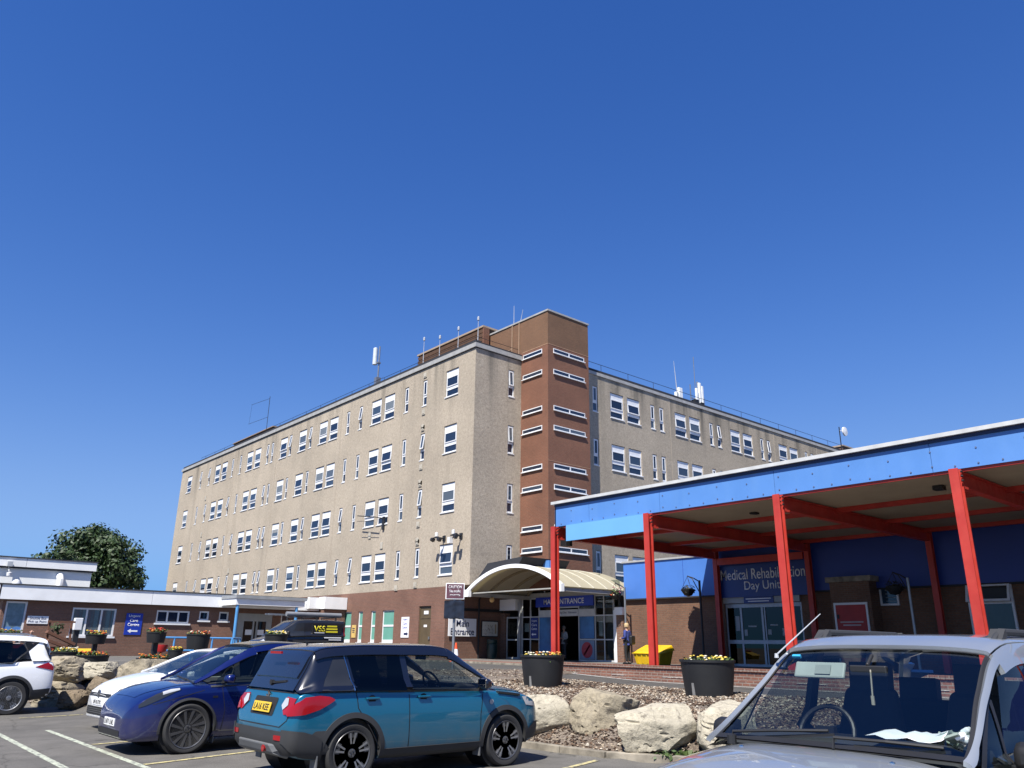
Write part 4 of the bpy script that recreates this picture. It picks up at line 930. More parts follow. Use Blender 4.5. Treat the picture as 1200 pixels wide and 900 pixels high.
# ================================================================== VEGETATION
def leaf_quads(mb,c,n,spread,size,rg,flat=.0):
    for k in range(n):
        d=Vector((rg.gauss(0,1),rg.gauss(0,1),rg.gauss(0,1))); d.normalize(); r=rg.random()**.5
        p=Vector(c)+Vector((d.x*spread[0],d.y*spread[1],d.z*spread[2]))*r
        s=size*rg.uniform(.6,1.3); nrm=(d+Vector((rg.uniform(-.8,.8),rg.uniform(-.8,.8),rg.uniform(-.3,1)))).normalized()
        a=nrm.orthogonal().normalized(); a.rotate(Matrix.Rotation(rg.uniform(0,6.28),3,nrm)); b=nrm.cross(a)
        mb.add([p-a*s*.5,p+b*s*.28,p+a*s*.5,p-b*s*.28],[(0,1,2,3)])
def tree(name,x,y,z,H,rad,label,seed,nclump=95,per=150,leaf=.30,lift=.33):
    rg=random.Random(seed); e=empty(name,(x,y,z),label,'tree')
    m=MB(); top=Vector((x,y,z+H*.62)); pts=[Vector((x,y,z)),Vector((x+.1,y,z+H*.2)),Vector((x-.1,y+.1,z+H*.42)),top]; m.tube(pts,[rad*.075,rad*.06,rad*.045,rad*.02],10)
    cl=[]
    for k in range(nclump):
        d=Vector((rg.gauss(0,1),rg.gauss(0,1),rg.gauss(0,.9))); d.normalize()
        rr=rad*(.25+.75*rg.random()**.6)*.92*(1+.22*noise.noise(d*2+Vector((seed,0,0)))); 
        zc=z+H*(lift+(1-lift)*.5); hz=H*(1-lift)*.5
        c=Vector((x+d.x*rr,y+d.y*rr,zc+d.z*hz*(.65+.35*rg.random())))
        if c.z<zc-hz*.3: c.x=x+(c.x-x)*.8; c.y=y+(c.y-y)*.8
        cl.append(c)
    for c in cl[::5]:
        b=pts[2].lerp(top,rg.random()*.8); m.tube([b,b.lerp(c,.5)+Vector((0,0,.25)),c],[rad*.026,rad*.016,rad*.006],6)
    m.build('trunk',M['bark'],e,smooth=True)
    m=MB()
    for c in cl:
        s=rad*rg.uniform(.17,.30); leaf_quads(m,c,per,(s,s,s*.75),leaf,rg)
    m.build('crown',M['leaf'],e,recalc=False)
    return e
tree('broadleaf_tree',19.9,86,1,11.2,4.75,'dark green broadleaf tree behind the white block on the left',4,nclump=210,per=120,leaf=.40,lift=.22)
tree('broadleaf_tree',30.5,118,1,7.3,3.2,'small distant tree whose top just shows over the white fascia roof',9,nclump=40,per=90)
def plants(e,c,r,rg,h=.14,dens=1.0,pal=('flower_r','flower_o','flower_y'),n_f=40):
    x,y,z=c; m=MB()
    for k in range(int(60*dens)):
        a=rg.uniform(0,6.28); q=r*math.sqrt(rg.random()); leaf_quads(m,(x+q*math.cos(a),y+q*math.sin(a),z+rg.uniform(0,h)),7,(.06,.06,.06),.085,rg)
    m.build('foliage',M['leaf2'],e,recalc=False)
    m=MB(); 
    for k in range(n_f):
        a=rg.uniform(0,6.28); q=r*math.sqrt(rg.random()); m.cur=rg.randrange(len(pal)); s=rg.uniform(.022,.042)
        m.lathe((x+q*math.cos(a),y+q*math.sin(a),z+h*rg.uniform(.55,1.35)),[(0,-s*.6),(s,0),(s*.7,s*.5),(0,s*.6)],6)
    m.build('flowers',[M[p] for p in pal],e,recalc=False)
def planter(x,y,z,r,h,label,seed,pal=('flower_r','flower_o','flower_y'),grp=None,taper=.85,slot=False,post=None,pot='tub',n_f=40):
    e=empty('planter',(x,y,z),label,'planter',grp); rg=random.Random(seed); m=MB()
    if post: m.box(x-.07,x+.07,y-.07,y+.07,post,z+.02)
    if post: m.build('post',M['black'],e); m=MB()
    m.lathe((x,y,z),[(r*taper,0),(r*(taper*.4+.6),h*.55),(r*.985,h*.93),(r*1.03,h*.93),(r*1.03,h),(r*.93,h),(r*.93,h*.82),(0,h*.82)],32); m.build('tub',M[pot],e,smooth=True)
    if slot:
        d=Vector((-x,-y,0)).normalized(); d.rotate(Matrix.Rotation(R(-38),3,'Z')); p=Vector((x,y,z+.02))+d*(r*taper+.004); s=Vector((-d.y,d.x,0))
        m=MB(); m.hexa([p-s*.035-d*.05,p+s*.035-d*.05,p+s*.035+d*.012,p-s*.035+d*.012]+[q+Vector((0,0,.25))+d*(r*.055) for q in (p-s*.035-d*.05,p+s*.035-d*.05,p+s*.025+d*.012,p-s*.025+d*.012)]); m.build('lifting_slot',simple('pale slot',(.24,.24,.235),.6),e)
    plants(e,(x,y,z+h*.84),r*.88,rg,.10+.08*min(1,r),max(.5,r*1.7),pal,n_f)
    return e
G1='large black tub planters on the gravel'
planter(14.75,15.85,.62,.565,.78,'large black tub of cream and yellow flowers in front of the main entrance doors',21,('flower_w','flower_y','flower_o'),G1,slot=True,n_f=70)
planter(15.15,11.0,.64,.585,.74,'large black tub of yellow green flowers in front of the day unit doors',22,('flower_y','flower_w','flower_y'),G1,slot=True,n_f=60)
planter(6.46,39.2,1.55,.55,.32,'black trough of yellow flowers just above the white car roof at far left',23,('flower_y','flower_o'),post=.8)
planter(6.7,29.85,.92,.46,.34,'low wide black tub of yellow flowers behind the rocks by the wooden display',24,('flower_y','flower_w'))
planter(7.33,29.3,.80,.5,.36,'low black tub of red flowers on the rock wall before the yellow grit bin',25,('flower_r','flower_o'))
planter(7.46,29.8,1.5,.33,.30,'small black tub of orange flowers on a post above the red tub',26,('flower_o','flower_r','flower_y'),post=1.1)
planter(7.85,24.9,.66,.45,.5,'deep black tub of red and orange flowers behind the white car windscreen',27,('flower_r','flower_o'))
planter(7.98,25.35,1.57,.28,.3,'small black tub raised on a post left of the blue handrail',28,('flower_o','flower_r'),post=1.05)
planter(9.5,26.1,1.38,.36,.46,'raised black tub with mixed flowers in front of the blue handrail',29,('flower_r','flower_w','flower_o'),post=.85)
planter(9.69,28.6,1.0,.24,.34,'small black pot of flowers half hidden between two raised tubs',30,('flower_r','flower_y'))
planter(12.67,27.35,1.55,.40,.34,'black tub of yellow flowers in front of the black van bonnet',31,('flower_y','flower_y','flower_w'),post=.8)
e=empty('hanging_pot',(7.4,29.6,1.2),'round red pot hanging under the small raised tub','pot'); m=MB(); m.lathe((8.9,27.6,1.25),[(0,0),(.15,.05),(.19,.2),(.19,.26),(0,.26)],14); m.build('bowl',M['red_door'],e,smooth=True); m=MB(); m.tube([(8.9,27.6,.8),(8.9,27.6,1.26)],.03); m.build('stem',M['black'],e); e['label']='round red bowl on a stem beside the deep tub left of the handrail'
e=empty('flower_pot',(6.35,35.5,.8),'black pot with a red rim between the seated man and the wooden display','pot'); m=MB(); m.lathe((6.35,35.5,.8),[(.2,0),(.26,.5)],16); m.build('pot',M['tub'],e); m=MB(); m.lathe((6.35,35.5,1.3),[(.29,0),(.29,.1),(0,.12)],16); m.build('rim',M['red_door'],e)
# tufts along the kerb
m=MB(); rg=random.Random(8)
for k in range(60):
    y=rg.choice([rg.uniform(7.6,8.4),rg.uniform(18,25),rg.uniform(20,21)]); x=kx(y)+rg.uniform(-.05,.25); leaf_quads(m,(x,y,ground_h(x,y)+.08),12,(.09,.09,.07),.10,rg)
tag(m.build('weeds',M['leaf2'],recalc=False),kind='stuff')

# ================================================================== ROCKS
def rock_mat(name,base,dark):
    t=NT(name); n=t.noise(3.2,8,rough=.65); f=t.noise(22,4,rough=.7)
    c=t.ramp(n,[(.28,tuple(x*.45 for x in base)),(.45,tuple(x*.9 for x in base)),(.7,tuple(min(1,x*1.15) for x in base))]); c=t.mix(.35,c,t.ramp(f,[(.3,dark),(.6,base)]))
    c=t.mix(t.math('MULTIPLY',t.ramp(t.noise(1.5,7,rough=.7),[(.48,0),(.62,1)]),.6),c,tuple(x*.42+.03 for x in base)); c=t.mix(t.math('MULTIPLY',t.ramp(t.noise(6,4,rough=.7),[(.60,0),(.68,1)]),.7),c,dark)
    v=t.n('ShaderNodeTexVoronoi',feature='DISTANCE_TO_EDGE'); v.inputs['Scale'].default_value=2.2; t.l(t.mapping(t.obj(),(1,1,1.6)),v.inputs['Vector'])
    ck=t.ramp(v.outputs['Distance'],[(.0,0),(.02,1)]); c=t.mix(t.math('MULTIPLY',t.math('SUBTRACT',1,ck),.35),c,dark)
    t.color(c); t.rough(.92); t.bump(t.mix(.5,n,f),.8,.05); return t.m
M['lime']=rock_mat('pale limestone',(.55,.50,.385),(.13,.11,.085)); M['lime_grey']=rock_mat('weathered limestone',(.40,.345,.245),(.085,.07,.055)); M['rubble']=rock_mat('brown rubble stone',(.27,.21,.14),(.06,.045,.03))
def rock(c,sz,seed,mat,label,rz=0,tilt=0,grp=None,planes=19):
    rg=random.Random(seed); bm=bmesh.new(); bmesh.ops.create_icosphere(bm,subdivisions=5,radius=1)
    pl=[]
    for a in ((1,0,0),(-1,0,0),(0,1,0),(0,-1,0),(0,0,1),(0,0,-1)):
        d=Vector(a)+Vector((rg.uniform(-.25,.25),rg.uniform(-.25,.25),rg.uniform(-.25,.25))); pl.append((d.normalized(),rg.uniform(.8,.95)))
    for k in range(planes):
        d=Vector((rg.gauss(0,1),rg.gauss(0,1),rg.gauss(0,1))).normalized(); pl.append((d,rg.uniform(.86,1.12)))
    for v in bm.verts:
        d=v.co.normalized(); ds=sorted(h/max(1e-3,n.dot(d)) for n,h in pl if n.dot(d)>.05); r=ds[0]*.985+min(ds[1],ds[0]*1.08)*.015
        q=d*r; o=Vector((seed*3.1,0,0))
        q+=d*(.055*noise.noise(q*1.7+o)+.035*noise.noise(q*4.3+o)+.022*noise.noise(q*11+o)+.012*noise.noise(q*26+o)-.10*max(0,noise.noise(Vector((q.x*1.3,q.y*1.3,q.z*5))+o)-.25)); q+=d*(-.06 if abs(noise.noise(Vector((q.x*.8,q.y*.8,q.z*3.2))+o))<.03 else 0)
        v.co=Vector((q.x*sz[0]/2,q.y*sz[1]/2,q.z*sz[2]/2))
    me=bpy.data.meshes.new('rock'); bm.to_mesh(me); bm.free()
    o=link('rock',me,mat,None,smooth=True); o.location=c; o.rotation_euler=(tilt,R(3),rz); return tag(o,label,'rock',grp)
GR='pale limestone boulders along the gravel edge'; GL='weathered limestone blocks retaining the left bank'
rock((10.2,11.1,.44),(1.3,.9,.82),1,M['lime'],'pale limestone boulder half hidden behind the nose of the turquoise car',R(-50),0,GR)
rock((10.7,10.0,.50),(1.25,1.0,.92),2,M['lime_grey'],'rounded grey brown boulder right of the turquoise car nose',R(-44),0,GR)
rock((10.45,8.6,.41),(1.20,.88,.74),5,M['lime'],'big blocky cream boulder with a cracked face under the right tub planter',R(-42),R(4),GR)
rock((10.85,7.6,.42),(.95,.85,.88),6,M['lime'],'tall slanted cream boulder beside the silver car windscreen',R(-50),R(14),GR)
rock((11.6,4.1,.4),(1.2,1.4,.9),7,M['lime'],'pale boulder seen through the silver car window',R(-10),0,GR)
rock((11.5,2.2,.4),(1.0,1.3,.8),8,M['lime_grey'],'grey boulder behind the silver car roof pillar',R(15),0,GR)
for i,(x,y,z,sx,sy,sz,mt,lb) in enumerate([
 (5.6,24.6,.86,1.5,1.1,.75,'lime_grey','large weathered block at the top of the stack behind the white car tail light'),
 (5.5,24.4,.22,1.5,1.2,.75,'lime_grey','yellowish squared block at the bottom of the stack behind the white car'),
 (6.0,22.9,.9,.8,.8,.5,'lime','small rounded pale stone between the two big left blocks'),
 (6.6,21.3,.62,1.7,1.3,1.15,'lime_grey','long grooved grey block in the middle of the left rock wall'),
 (7.9,20.3,.66,1.5,1.2,.95,'lime_grey','long weathered block behind the white car bonnet'),
 (9.3,19.3,.6,1.5,1.2,.9,'lime_grey','weathered block behind the blue car windscreen base'),
 (10.2,17.3,.55,1.4,1.2,.9,'lime_grey','weathered block hidden behind the blue car roofline'),
 (3.9,26.3,.8,1.6,1.2,1.0,'lime_grey','weathered block behind the white car rear window'),
 (5.5,23.1,.2,.8,.7,.5,'rubble','brown rubble stone left of the dark gap at the foot of the rock wall'),
 (5.9,21.6,.16,.9,.7,.42,'rubble','brown rubble stone in the middle of the wall foot'),
 (6.6,20.4,.14,.9,.7,.40,'rubble','brown rubble stone at the wall foot nearest the white car nose'),
 (5.95,22.3,.5,.7,.6,.5,'rubble','dark brown stone in the gap under the small pale stone'),
 (7.6,19.6,.14,.9,.7,.4,'rubble','brown rubble stone behind the white car bumper')]):
    rock((x,y,z),(sx,sy,sz),40+i,M[mt],lb,R(60 if i<8 else 30+i*25),0,GL)

# ================================================================== STREET THINGS
e=empty('caution_signpost',(15.65,20.95,.6),'maroon CAUTION sign and dark bagged board on a grey pole','sign',rz=R(-37))
def lpart(m,name,mat,par,**k):
    o=m.build(name,mat,None,**k); o.parent=par; return o
m=MB(); m.lathe((0,.06,-.1),[(.045,0),(.045,3.02),(.03,3.03)],14); lpart(m,'pole',M['grey_metal'],e,smooth=True)
m=MB(); m.box(-.30,.30,-.02,.01,2.40,2.90); b=lpart(m,'sign_border',M['sign_white'],e,bevel=.004); m=MB(); m.box(-.275,.275,-.026,-.021,2.425,2.875); lpart(m,'sign_board',M['maroon'],e)
def ltext(s,x,z,w,h,mat,par,y=-.028):
    o=text('lettering',s,(x,y,z),(1,0,0),(0,0,1),w,h,mat,None,thick=.002,bold=.006); o.parent=par; return o
ltext('CAUTION',0,2.78,.42,.095,M['letter'],e); ltext('Site traffic',0,2.65,.36,.085,M['letter'],e); ltext('oncoming',0,2.53,.33,.07,M['letter'],e)
m=MB(); m.box(-.31,.29,.0,.03,1.82,2.36); rg=random.Random(1)
m2=MB(); n=9
for i in range(n+1):
    for j in range(n+1): m2.v.append((-.33+.64*i/n,-.02-.03*rg.random()-.02*math.sin(i*1.9),1.79+.57*j/n+.02*rg.uniform(-1,1)))
for i in range(n):
    for j in range(n): a=i*(n+1)+j; m2.f.append((a,a+n+1,a+n+2,a+1)); m2.mi.append(0)
lpart(m,'covered_board',M['dark_metal'],e); lpart(m2,'bag',simple('dark bin bag',(.02,.025,.04),.3),e,smooth='all')
m=MB(); m.box(-.06,.06,.0,.12,2.60,2.66); lpart(m,'clip',M['grey_metal'],e)
e=empty('traffic_cone',(21.7,28.85,.90),'orange and white traffic cone on the paving beside the signpost','cone'); m=MB(); m.box(21.5,21.9,28.65,29.05,.90,.94); m.lathe((21.7,28.85,.94),[(.15,0),(.035,.74),(0,.75)],18); m.build('cone',M['orange'],e,smooth=True)
m=MB(); m.lathe((21.7,28.85,.94),[(.117,.22),(.075,.48)],18); m.lathe((21.7,28.85,.94),[(.12,.215),(.08,.485)],18); m.build('reflective_band',M['sign_white'],e,smooth=True)
e=empty('litter_bin',(28.75,34.95,PVZ),'dark green round litter bin against the wall left of the entrance','bin'); m=MB(); m.lathe((28.75,34.95,PVZ),[(.23,0),(.29,.3),(.29,.75),(.24,.80)],18); m.build('body',M['bin_green'],e,smooth=True)
m=MB(); m.lathe((28.75,34.95,PVZ+.78),[(.25,0),(.30,.06),(.30,.2),(.22,.24),(0,.25)],18); m.build('lid',M['bin_green'],e,smooth=True)
def grit_bin(x,y,z,w,d,h,label,axis='y'):
    e=empty('grit_bin',(x,y,z),label,'grit bin'); m=MB(); f=lambda a,b,c:(x+(b if axis=='y' else a),y+(a if axis=='y' else b),z+c)
    m.hexa([f(-w*.42,-d*.42,0),f(w*.42,-d*.42,0),f(w*.42,d*.42,0),f(-w*.42,d*.42,0),f(-w/2,-d/2,h*.55),f(w/2,-d/2,h*.55),f(w/2,d/2,h*.7),f(-w/2,d/2,h*.7)])
    for k in range(5):
        a=-w*.36+w*.18*k; m.hexa([f(a-.03,-d*.42-.03,.03),f(a+.03,-d*.42-.03,.03),f(a+.03,-d*.40,.03),f(a-.03,-d*.40,.03),f(a-.03,-d/2-.03,h*.5),f(a+.03,-d/2-.03,h*.5),f(a+.03,-d*.47,h*.5),f(a-.03,-d*.47,h*.5)])
    m.build('bin_body',M['yellow'],e,bevel=.015)
    m=MB(); m.hexa([f(-w*.54,-d*.58,h*.55),f(w*.54,-d*.58,h*.55),f(w*.54,d*.55,h*.72),f(-w*.54,d*.55,h*.72),f(-w*.50,-d*.50,h*.62),f(w*.50,-d*.50,h*.62),f(w*.48,d*.45,h),f(-w*.48,d*.45,h)]); m.build('lid',M['yellow'],e,bevel=.02)
    m=MB(); m.box(*sorted((f(-.2,-d*.3,0)[0],f(.2,-d*.2,0)[0])),*sorted((f(-.2,-d*.3,0)[1],f(.2,-d*.2,0)[1])),z+h*.80,z+h*.82); return e
grit_bin(28.3,23.35,PVZ,1.5,.9,.82,'large yellow grit bin against the brick wall behind the second red post')
grit_bin(8.1,34.0,.8,.95,.6,.52,'yellow grit bin behind the small raised planter on the left','x')
def basket(px,py,zt,bx,by,bz,label,mat,flow):
    e=empty('basket_post',(px,py,PVZ),label[0],'post'); m=MB(); m.tube([(px,py,PVZ),(px,py,zt)],.05,10); m.build('pole',mat,e,smooth=True)
    m=MB(); m.tube([(px,py,zt-.05),(px,by*.5+py*.5,zt+.12),(bx,by,zt+.22)],.025,6); m.tube([(px,py,zt-.55),(bx,by*.6+py*.4,zt+.1),(bx,by,zt+.22)],.02,6); m.build('bracket',M['dark_metal'],e)
    b=empty('hanging_basket',(bx,by,bz),label[1],'basket'); m=MB(); m.lathe((bx,by,bz),[(0,-.28),(.16,-.24),(.27,-.08),(.30,.03),(0,.05)],14); m.build('bowl',M['tub'],b,smooth=True)
    m=MB()
    for k in range(3): a=k*2.1; m.tube([(bx+.28*math.cos(a),by+.28*math.sin(a),bz+.03),(bx,by,zt+.2)],.008,4)
    m.build('chain',M['dark_metal'],b); rg=random.Random(int(px*10+py)); m=MB()
    leaf_quads(m,(bx,by,bz+.02),170,(.33,.33,.22),.11,rg); m.build('foliage',M['leaf2'] if flow else simple('dry dark leaf',(.03,.032,.018),.7),b,recalc=False)
    if flow:
        m=MB()
        for k in range(40):
            a=rg.uniform(0,6.28); q=.33*rg.random()**.5; m.cur=rg.randrange(3); m.lathe((bx+q*math.cos(a),by+q*math.sin(a),bz+rg.uniform(-.1,.28)),[(0,-.03),(.045,0),(0,.035)],6)
        m.build('flowers',[M['flower_p'],M['flower_w'],M['flower_r']],b)
basket(29.3,25.75,4.3,29.3,26.35,4.02,('grey post with a curved bracket at the right edge of the entrance','pink flowered hanging basket right of the MAIN ENTRANCE sign'),M['grey_metal'],True)
basket(29.3,21.42,4.4,29.3,22.05,4.02,('dark post with a curved bracket on the blue clad wall','dark hanging basket on the blue clad wall'),M['dark_metal'],False)
basket(29.3,12.5,4.05,29.3,13.0,3.75,('grey post in the shade under the canopy beside the small window','dark hanging basket in shade above the small window'),M['grey_metal'],False)
# cameras and a wall aerial on the long block
for (y,z,lb,box) in ((35.95,7.2,'dark twin floodlight and camera on the cream wall left of the block corner',0),(34.4,7.2,'white camera on a dark arm beside the block corner',1)):
    e=empty('wall_camera',(26,y,z),lb,'camera'); m=MB(); m.box(25.94,26.0,y-.12,y+.12,z-.15,z+.15); m.tube([(25.95,y,z),(25.45,y+.03,z)],.045,8); m.bar((25.45,y-.22,z),(25.45,y+.25,z),.05,.07); m.build('bracket',M['dark_metal'],e)
    m=MB(); m.lathe((25.45,y,z+.06),[(.0,-.05),(.09,0),(.09,.2),(0,.24)],12)
    if box: m.box(25.33,25.55,y+.16,y+.36,z-.42,z-.1)
    m.build('camera_head',M['white'],e)
    m=MB()
    if not box:
        m.obox((25.42,y-.3,z-.14),(.2,.2,.16),Matrix.Rotation(R(25),3,'Y')); m.obox((25.42,y+.32,z-.1),(.2,.2,.16),Matrix.Rotation(R(25),3,'Y'))
    else: m.obox((25.42,y-.26,z-.08),(.18,.2,.26),Matrix.Rotation(R(25),3,'Y'))
    m.build('floodlight',M['black'],e)
e=empty('wall_aerial',(26,42.5,8.6),'thin yagi aerial on a wall bracket above the paired windows','aerial'); m=MB(); m.box(25.9,26,42.3,42.5,8.3,9.1); m.tube([(25.95,42.4,9.0),(25.4,42.6,9.05),(25.4,44.7,9.35)],.03,6); m.tube([(25.4,42.6,8.8),(25.4,44.7,9.0)],.015,6); m.build('aerial',M['dark_metal'],e)
# blue handrails
for (pts,lb) in (([(10.9,34.6),(12.4,34.7),(14.1,34.8)],'light blue tubular handrail in front of the brown brick wall'),([(13.2,32.5),(15.2,36.5),(17.9,43.0)],'light blue ramp handrail leading to the porch posts')):
    e=empty('handrail',(*pts[0],.8),lb,'handrail'); m=MB()
    for hh in (.95,.45): m.tube([(x,y,.8+hh) for x,y in pts],.04,8)
    m.build('rail',M['rail_blue'],e,smooth=True); m=MB()
    for k in range(5):
        t=k/4; i=min(1,int(t*2)); u=t*2-i; x=pts[i][0]*(1-u)+pts[i+1][0]*u; y=pts[i][1]*(1-u)+pts[i+1][1]*u; m.tube([(x,y,.75),(x,y,1.75)],.04,8)
    m.build('rail_post',M['rail_blue'],e,smooth=True)
# wooden tiered display with red flowers
e=empty('wooden_display',(7.85,36.7,.8),'red brown wooden tiered flower display with a slanted tray against the left wall','display'); m=MB()
for (dx,dy) in ((-.45,0),(.45,.1)): m.bar((7.85+dx,36.7+dy,.8),(7.85+dx*.9,36.9+dy,2.35),.08,.08)
m.bar((7.35,36.8,2.3),(8.35,36.8,2.3),.07,.07); m.bar((7.3,36.6,1.2),(8.4,36.6,1.2),.07,.3); m.build('frame',M['wood'],e)
m=MB(); m.obox((7.85,36.55,1.68),(1.15,.45,.10),Matrix.Rotation(R(24),3,'Y')); m.obox((7.85,36.45,1.42),(1.0,.4,.10),Matrix.Rotation(R(20),3,'Y')); m.build('tray',M['wood'],e); rg=random.Random(3)
plants(e,(7.8,36.5,1.15),.45,rg,.1,.8,('flower_r','flower_r','flower_o'),40)
m=MB(); leaf_quads(m,(7.7,36.7,2.05),120,(.28,.2,.25),.12,rg); m.build('climber',M['leaf'],e,recalc=False)
e=empty('ticket_post',(8.6,37.6,.8),'grey post with a pale box beside the left windows','post'); m=MB(); m.box(8.52,8.72,37.5,37.7,.8,2.0); m.build('post',M['dark_metal'],e); m=MB(); m.box(8.47,8.77,37.42,37.7,2.0,2.48); m.build('box',M['white'],e,bevel=.02)
# dropped dark cloth by the wall foot
# ================================================================== PEOPLE
def skin(name,vs,ed,rad,mat,parent,root=0,sub=2):
    me=bpy.data.meshes.new(name); me.from_pydata(vs,ed,[]); o=bpy.data.objects.new(name,me); COL.objects.link(o)
    sm=o.modifiers.new('s','SKIN'); 
    if not me.skin_vertices: me.skin_vertices.new()
    for i,r in enumerate(rad):
        r=(r,r) if not isinstance(r,tuple) else r
        me.skin_vertices[0].data[i].radius=r; me.skin_vertices[0].data[i].use_root=(i==root)
    ss=o.modifiers.new('u','SUBSURF'); ss.levels=sub; ss.render_levels=sub
    dg=bpy.context.evaluated_depsgraph_get(); dg.update(); m2=bpy.data.meshes.new_from_object(o.evaluated_get(dg)); bpy.data.objects.remove(o); bpy.data.meshes.remove(me)
    n=link(name,m2,mat,None,smooth='all'); n.parent=parent; return n
def person(loc,rz,label,pose,top,legs,hair,shoe=None,bag=None,lean=0):
    e=empty('person',loc,label,'person',rz=rz)
    if pose=='stand':
        hip=.93; J=dict(pel=(0,0,hip),ch=(.01,0,1.25),nk=(.02,0,1.45),
            hl=(0,.09,.90),kl=(.03,.10,.49),al=(-.02,.10,.07),tl=(.14,.11,.03),hr=(0,-.09,.90),kr=(.02,-.10,.49),ar=(-.04,-.10,.07),tr=(.12,-.11,.03),
            sl=(.0,.18,1.39),el=(-.04,.24,1.10),wl=(.20,.16,1.07),sr=(.0,-.18,1.39),er=(-.04,-.24,1.10),wr=(.20,-.15,1.09)); hd=Vector((.035,0,1.585))
    else:
        L=lean; J=dict(pel=(0,0,.52),ch=(.05+L,0,.83),nk=(.09+L*1.6,0,1.02),hl=(.02,.1,.50),kl=(.44,.14,.50),al=(.42,.14,.08),tl=(.58,.15,.03),hr=(.02,-.1,.50),kr=(.44,-.14,.50),ar=(.42,-.14,.08),tr=(.58,-.15,.03),
            sl=(.07+L*1.4,.2,.97),el=(.10+L,.29,.70),wl=(.33+L*.5,.05,.66),sr=(.07+L*1.4,-.2,.97),er=(.10+L,-.29,.70),wr=(.33+L*.5,-.05,.68)); hd=Vector((.12+L*2,0,1.16))
    o=Vector((0,0,0))
    V=[J['pel'],J['ch'],J['nk'],tuple(hd+Vector((0,0,-.03))),tuple(hd+Vector((0,0,.07))),J['sl'],J['el'],J['wl'],J['sr'],J['er'],J['wr'],J['hl'],J['kl'],J['al'],J['tl'],J['hr'],J['kr'],J['ar'],J['tr']]
    E=[(0,1),(1,2),(2,3),(3,4),(1,5),(5,6),(6,7),(1,8),(8,9),(9,10),(0,11),(11,12),(12,13),(13,14),(0,15),(15,16),(16,17),(17,18)]
    Rr=[.10,.11,.052,(.078,.085),(.075,.082),.05,.038,.026,.05,.038,.026,.075,.05,.035,.03,.075,.05,.035,.03]
    b=skin('body',V,E,Rr,M['skin'],e)
    # face, ears and hands (same continuous figure's features)
    m=MB()
    m.lathe(hd+Vector((.085,0,.0)),[(0,-.025),(.016,-.012),(.01,.02),(0,.03)],8)
    for s in (-1,1): m.lathe(hd+Vector((0,.083*s,.01)),[(0,-.03),(.018,0),(0,.03)],8)
    f=lpart(m,'face_features',M['skin'],e,smooth=True)
    m=MB()
    for s in (-1,1): m.lathe(hd+Vector((.074,.032*s,.03)),[(0,-.008),(.011,0),(0,.008)],8)
    m.box(hd.x+.072,hd.x+.084,-.022,.022,hd.z-.05,hd.z-.043); lpart(m,'eyes_and_mouth',simple('dark eye',(.05,.03,.03),.4),e)
    m=MB()
    for k in ('wl','wr'):
        w=Vector(J[k]); s=1 if k=='wl' else -1; d=(w-Vector(J['e'+k[1]])).normalized(); side=d.cross(Vector((0,0,1))).normalized()
        m.tube([w,w+d*.05,w+d*.09],[.026,.036,.03],8)
        for q in range(4):
            a=w+d*.085+side*(q-1.5)*.017; ln=(.062,.072,.068,.05)[q]; m.tube([a,a+d*ln*.55+Vector((0,0,-.008)),a+d*ln*.85+Vector((0,0,-.03))],[.0085,.008,.006],6)
        a=w+d*.03+side*.03*(-s); m.tube([a,a+d*.03+side*.02*(-s),a+d*.06+side*.015*(-s)],[.011,.01,.007],6)
    lpart(m,'hands',M['skin'],e,smooth=True)
    T=[J['pel'],J['ch'],tuple(Vector(J['nk'])-Vector((0,0,.05))),J['sl'],J['el'],tuple(Vector(J['wl'])*.92+Vector(J['el'])*.08),J['sr'],J['er'],tuple(Vector(J['wr'])*.92+Vector(J['er'])*.08),tuple(Vector(J['pel'])-Vector((0,0,.06 if pose=='sit' else .12)))]
    skin('jacket',T,[(0,1),(1,2),(1,3),(3,4),(4,5),(1,6),(6,7),(7,8),(0,9)],[(.155,.125),(.165,.13),.07,.072,.058,.045,.072,.058,.045,(.16,.13)],top,e)
    Lg=[J['pel'],J['hl'],J['kl'],tuple(Vector(J['al'])+Vector((0,0,.03))),J['hr'],J['kr'],tuple(Vector(J['ar'])+Vector((0,0,.03)))]
    skin('trousers',Lg,[(0,1),(1,2),(2,3),(0,4),(4,5),(5,6)],[(.13,.12),.098,.07,.056,.098,.07,.056],legs,e)
    sh=[]
    for s in ('l','r'):
        a=Vector(J['a'+s]);t=Vector(J['t'+s]); m=MB(); m.tube([a+Vector((-.06,0,-.02)),a+Vector((0,0,-.01)),t+Vector((.0,0,.01)),t+Vector((.05,0,.0))],[.035,.05,.045,.02],10); lpart(m,'shoe',M['black'],e,smooth=True)
    if hair:
        m=MB(); n=16
        m.lathe(hd+Vector((-.018,0,.035)),[(.098,-.07),(.104,-.02),(.1,.05),(.075,.09),(.03,.108),(0,.112)],n)
        # keep the face free: push front-low vertices back
        m.v=[(min(x,hd.x+.055) if z<hd.z+.06 else x,y,z) for x,y,z in m.v]
        lpart(m,'hair',hair,e,smooth=True)
    if bag:
        m=MB(); m.obox((-.19,-.10,1.0),(.16,.34,.38)); lpart(m,'shoulder_bag',M['black'],e,bevel=.05); m=MB(); m.tube([(-.12,-.12,1.18),(-.02,-.10,1.42),(.09,.03,1.40),(.14,.12,1.15)],.018,6); lpart(m,'bag_strap',M['black'],e)
    return e
cl=lambda n,c:simple(n,c,.85,var=.12,scale=14,bump=.2)
person((27.6,24.2,PVZ),R(100),'person with blond hair, blue jacket and black shoulder bag by the brick pier','stand',cl('blue jacket',(.035,.055,.24)),cl('black trousers',(.012,.012,.014)),cl('blond hair',(.55,.40,.22)),bag=True)
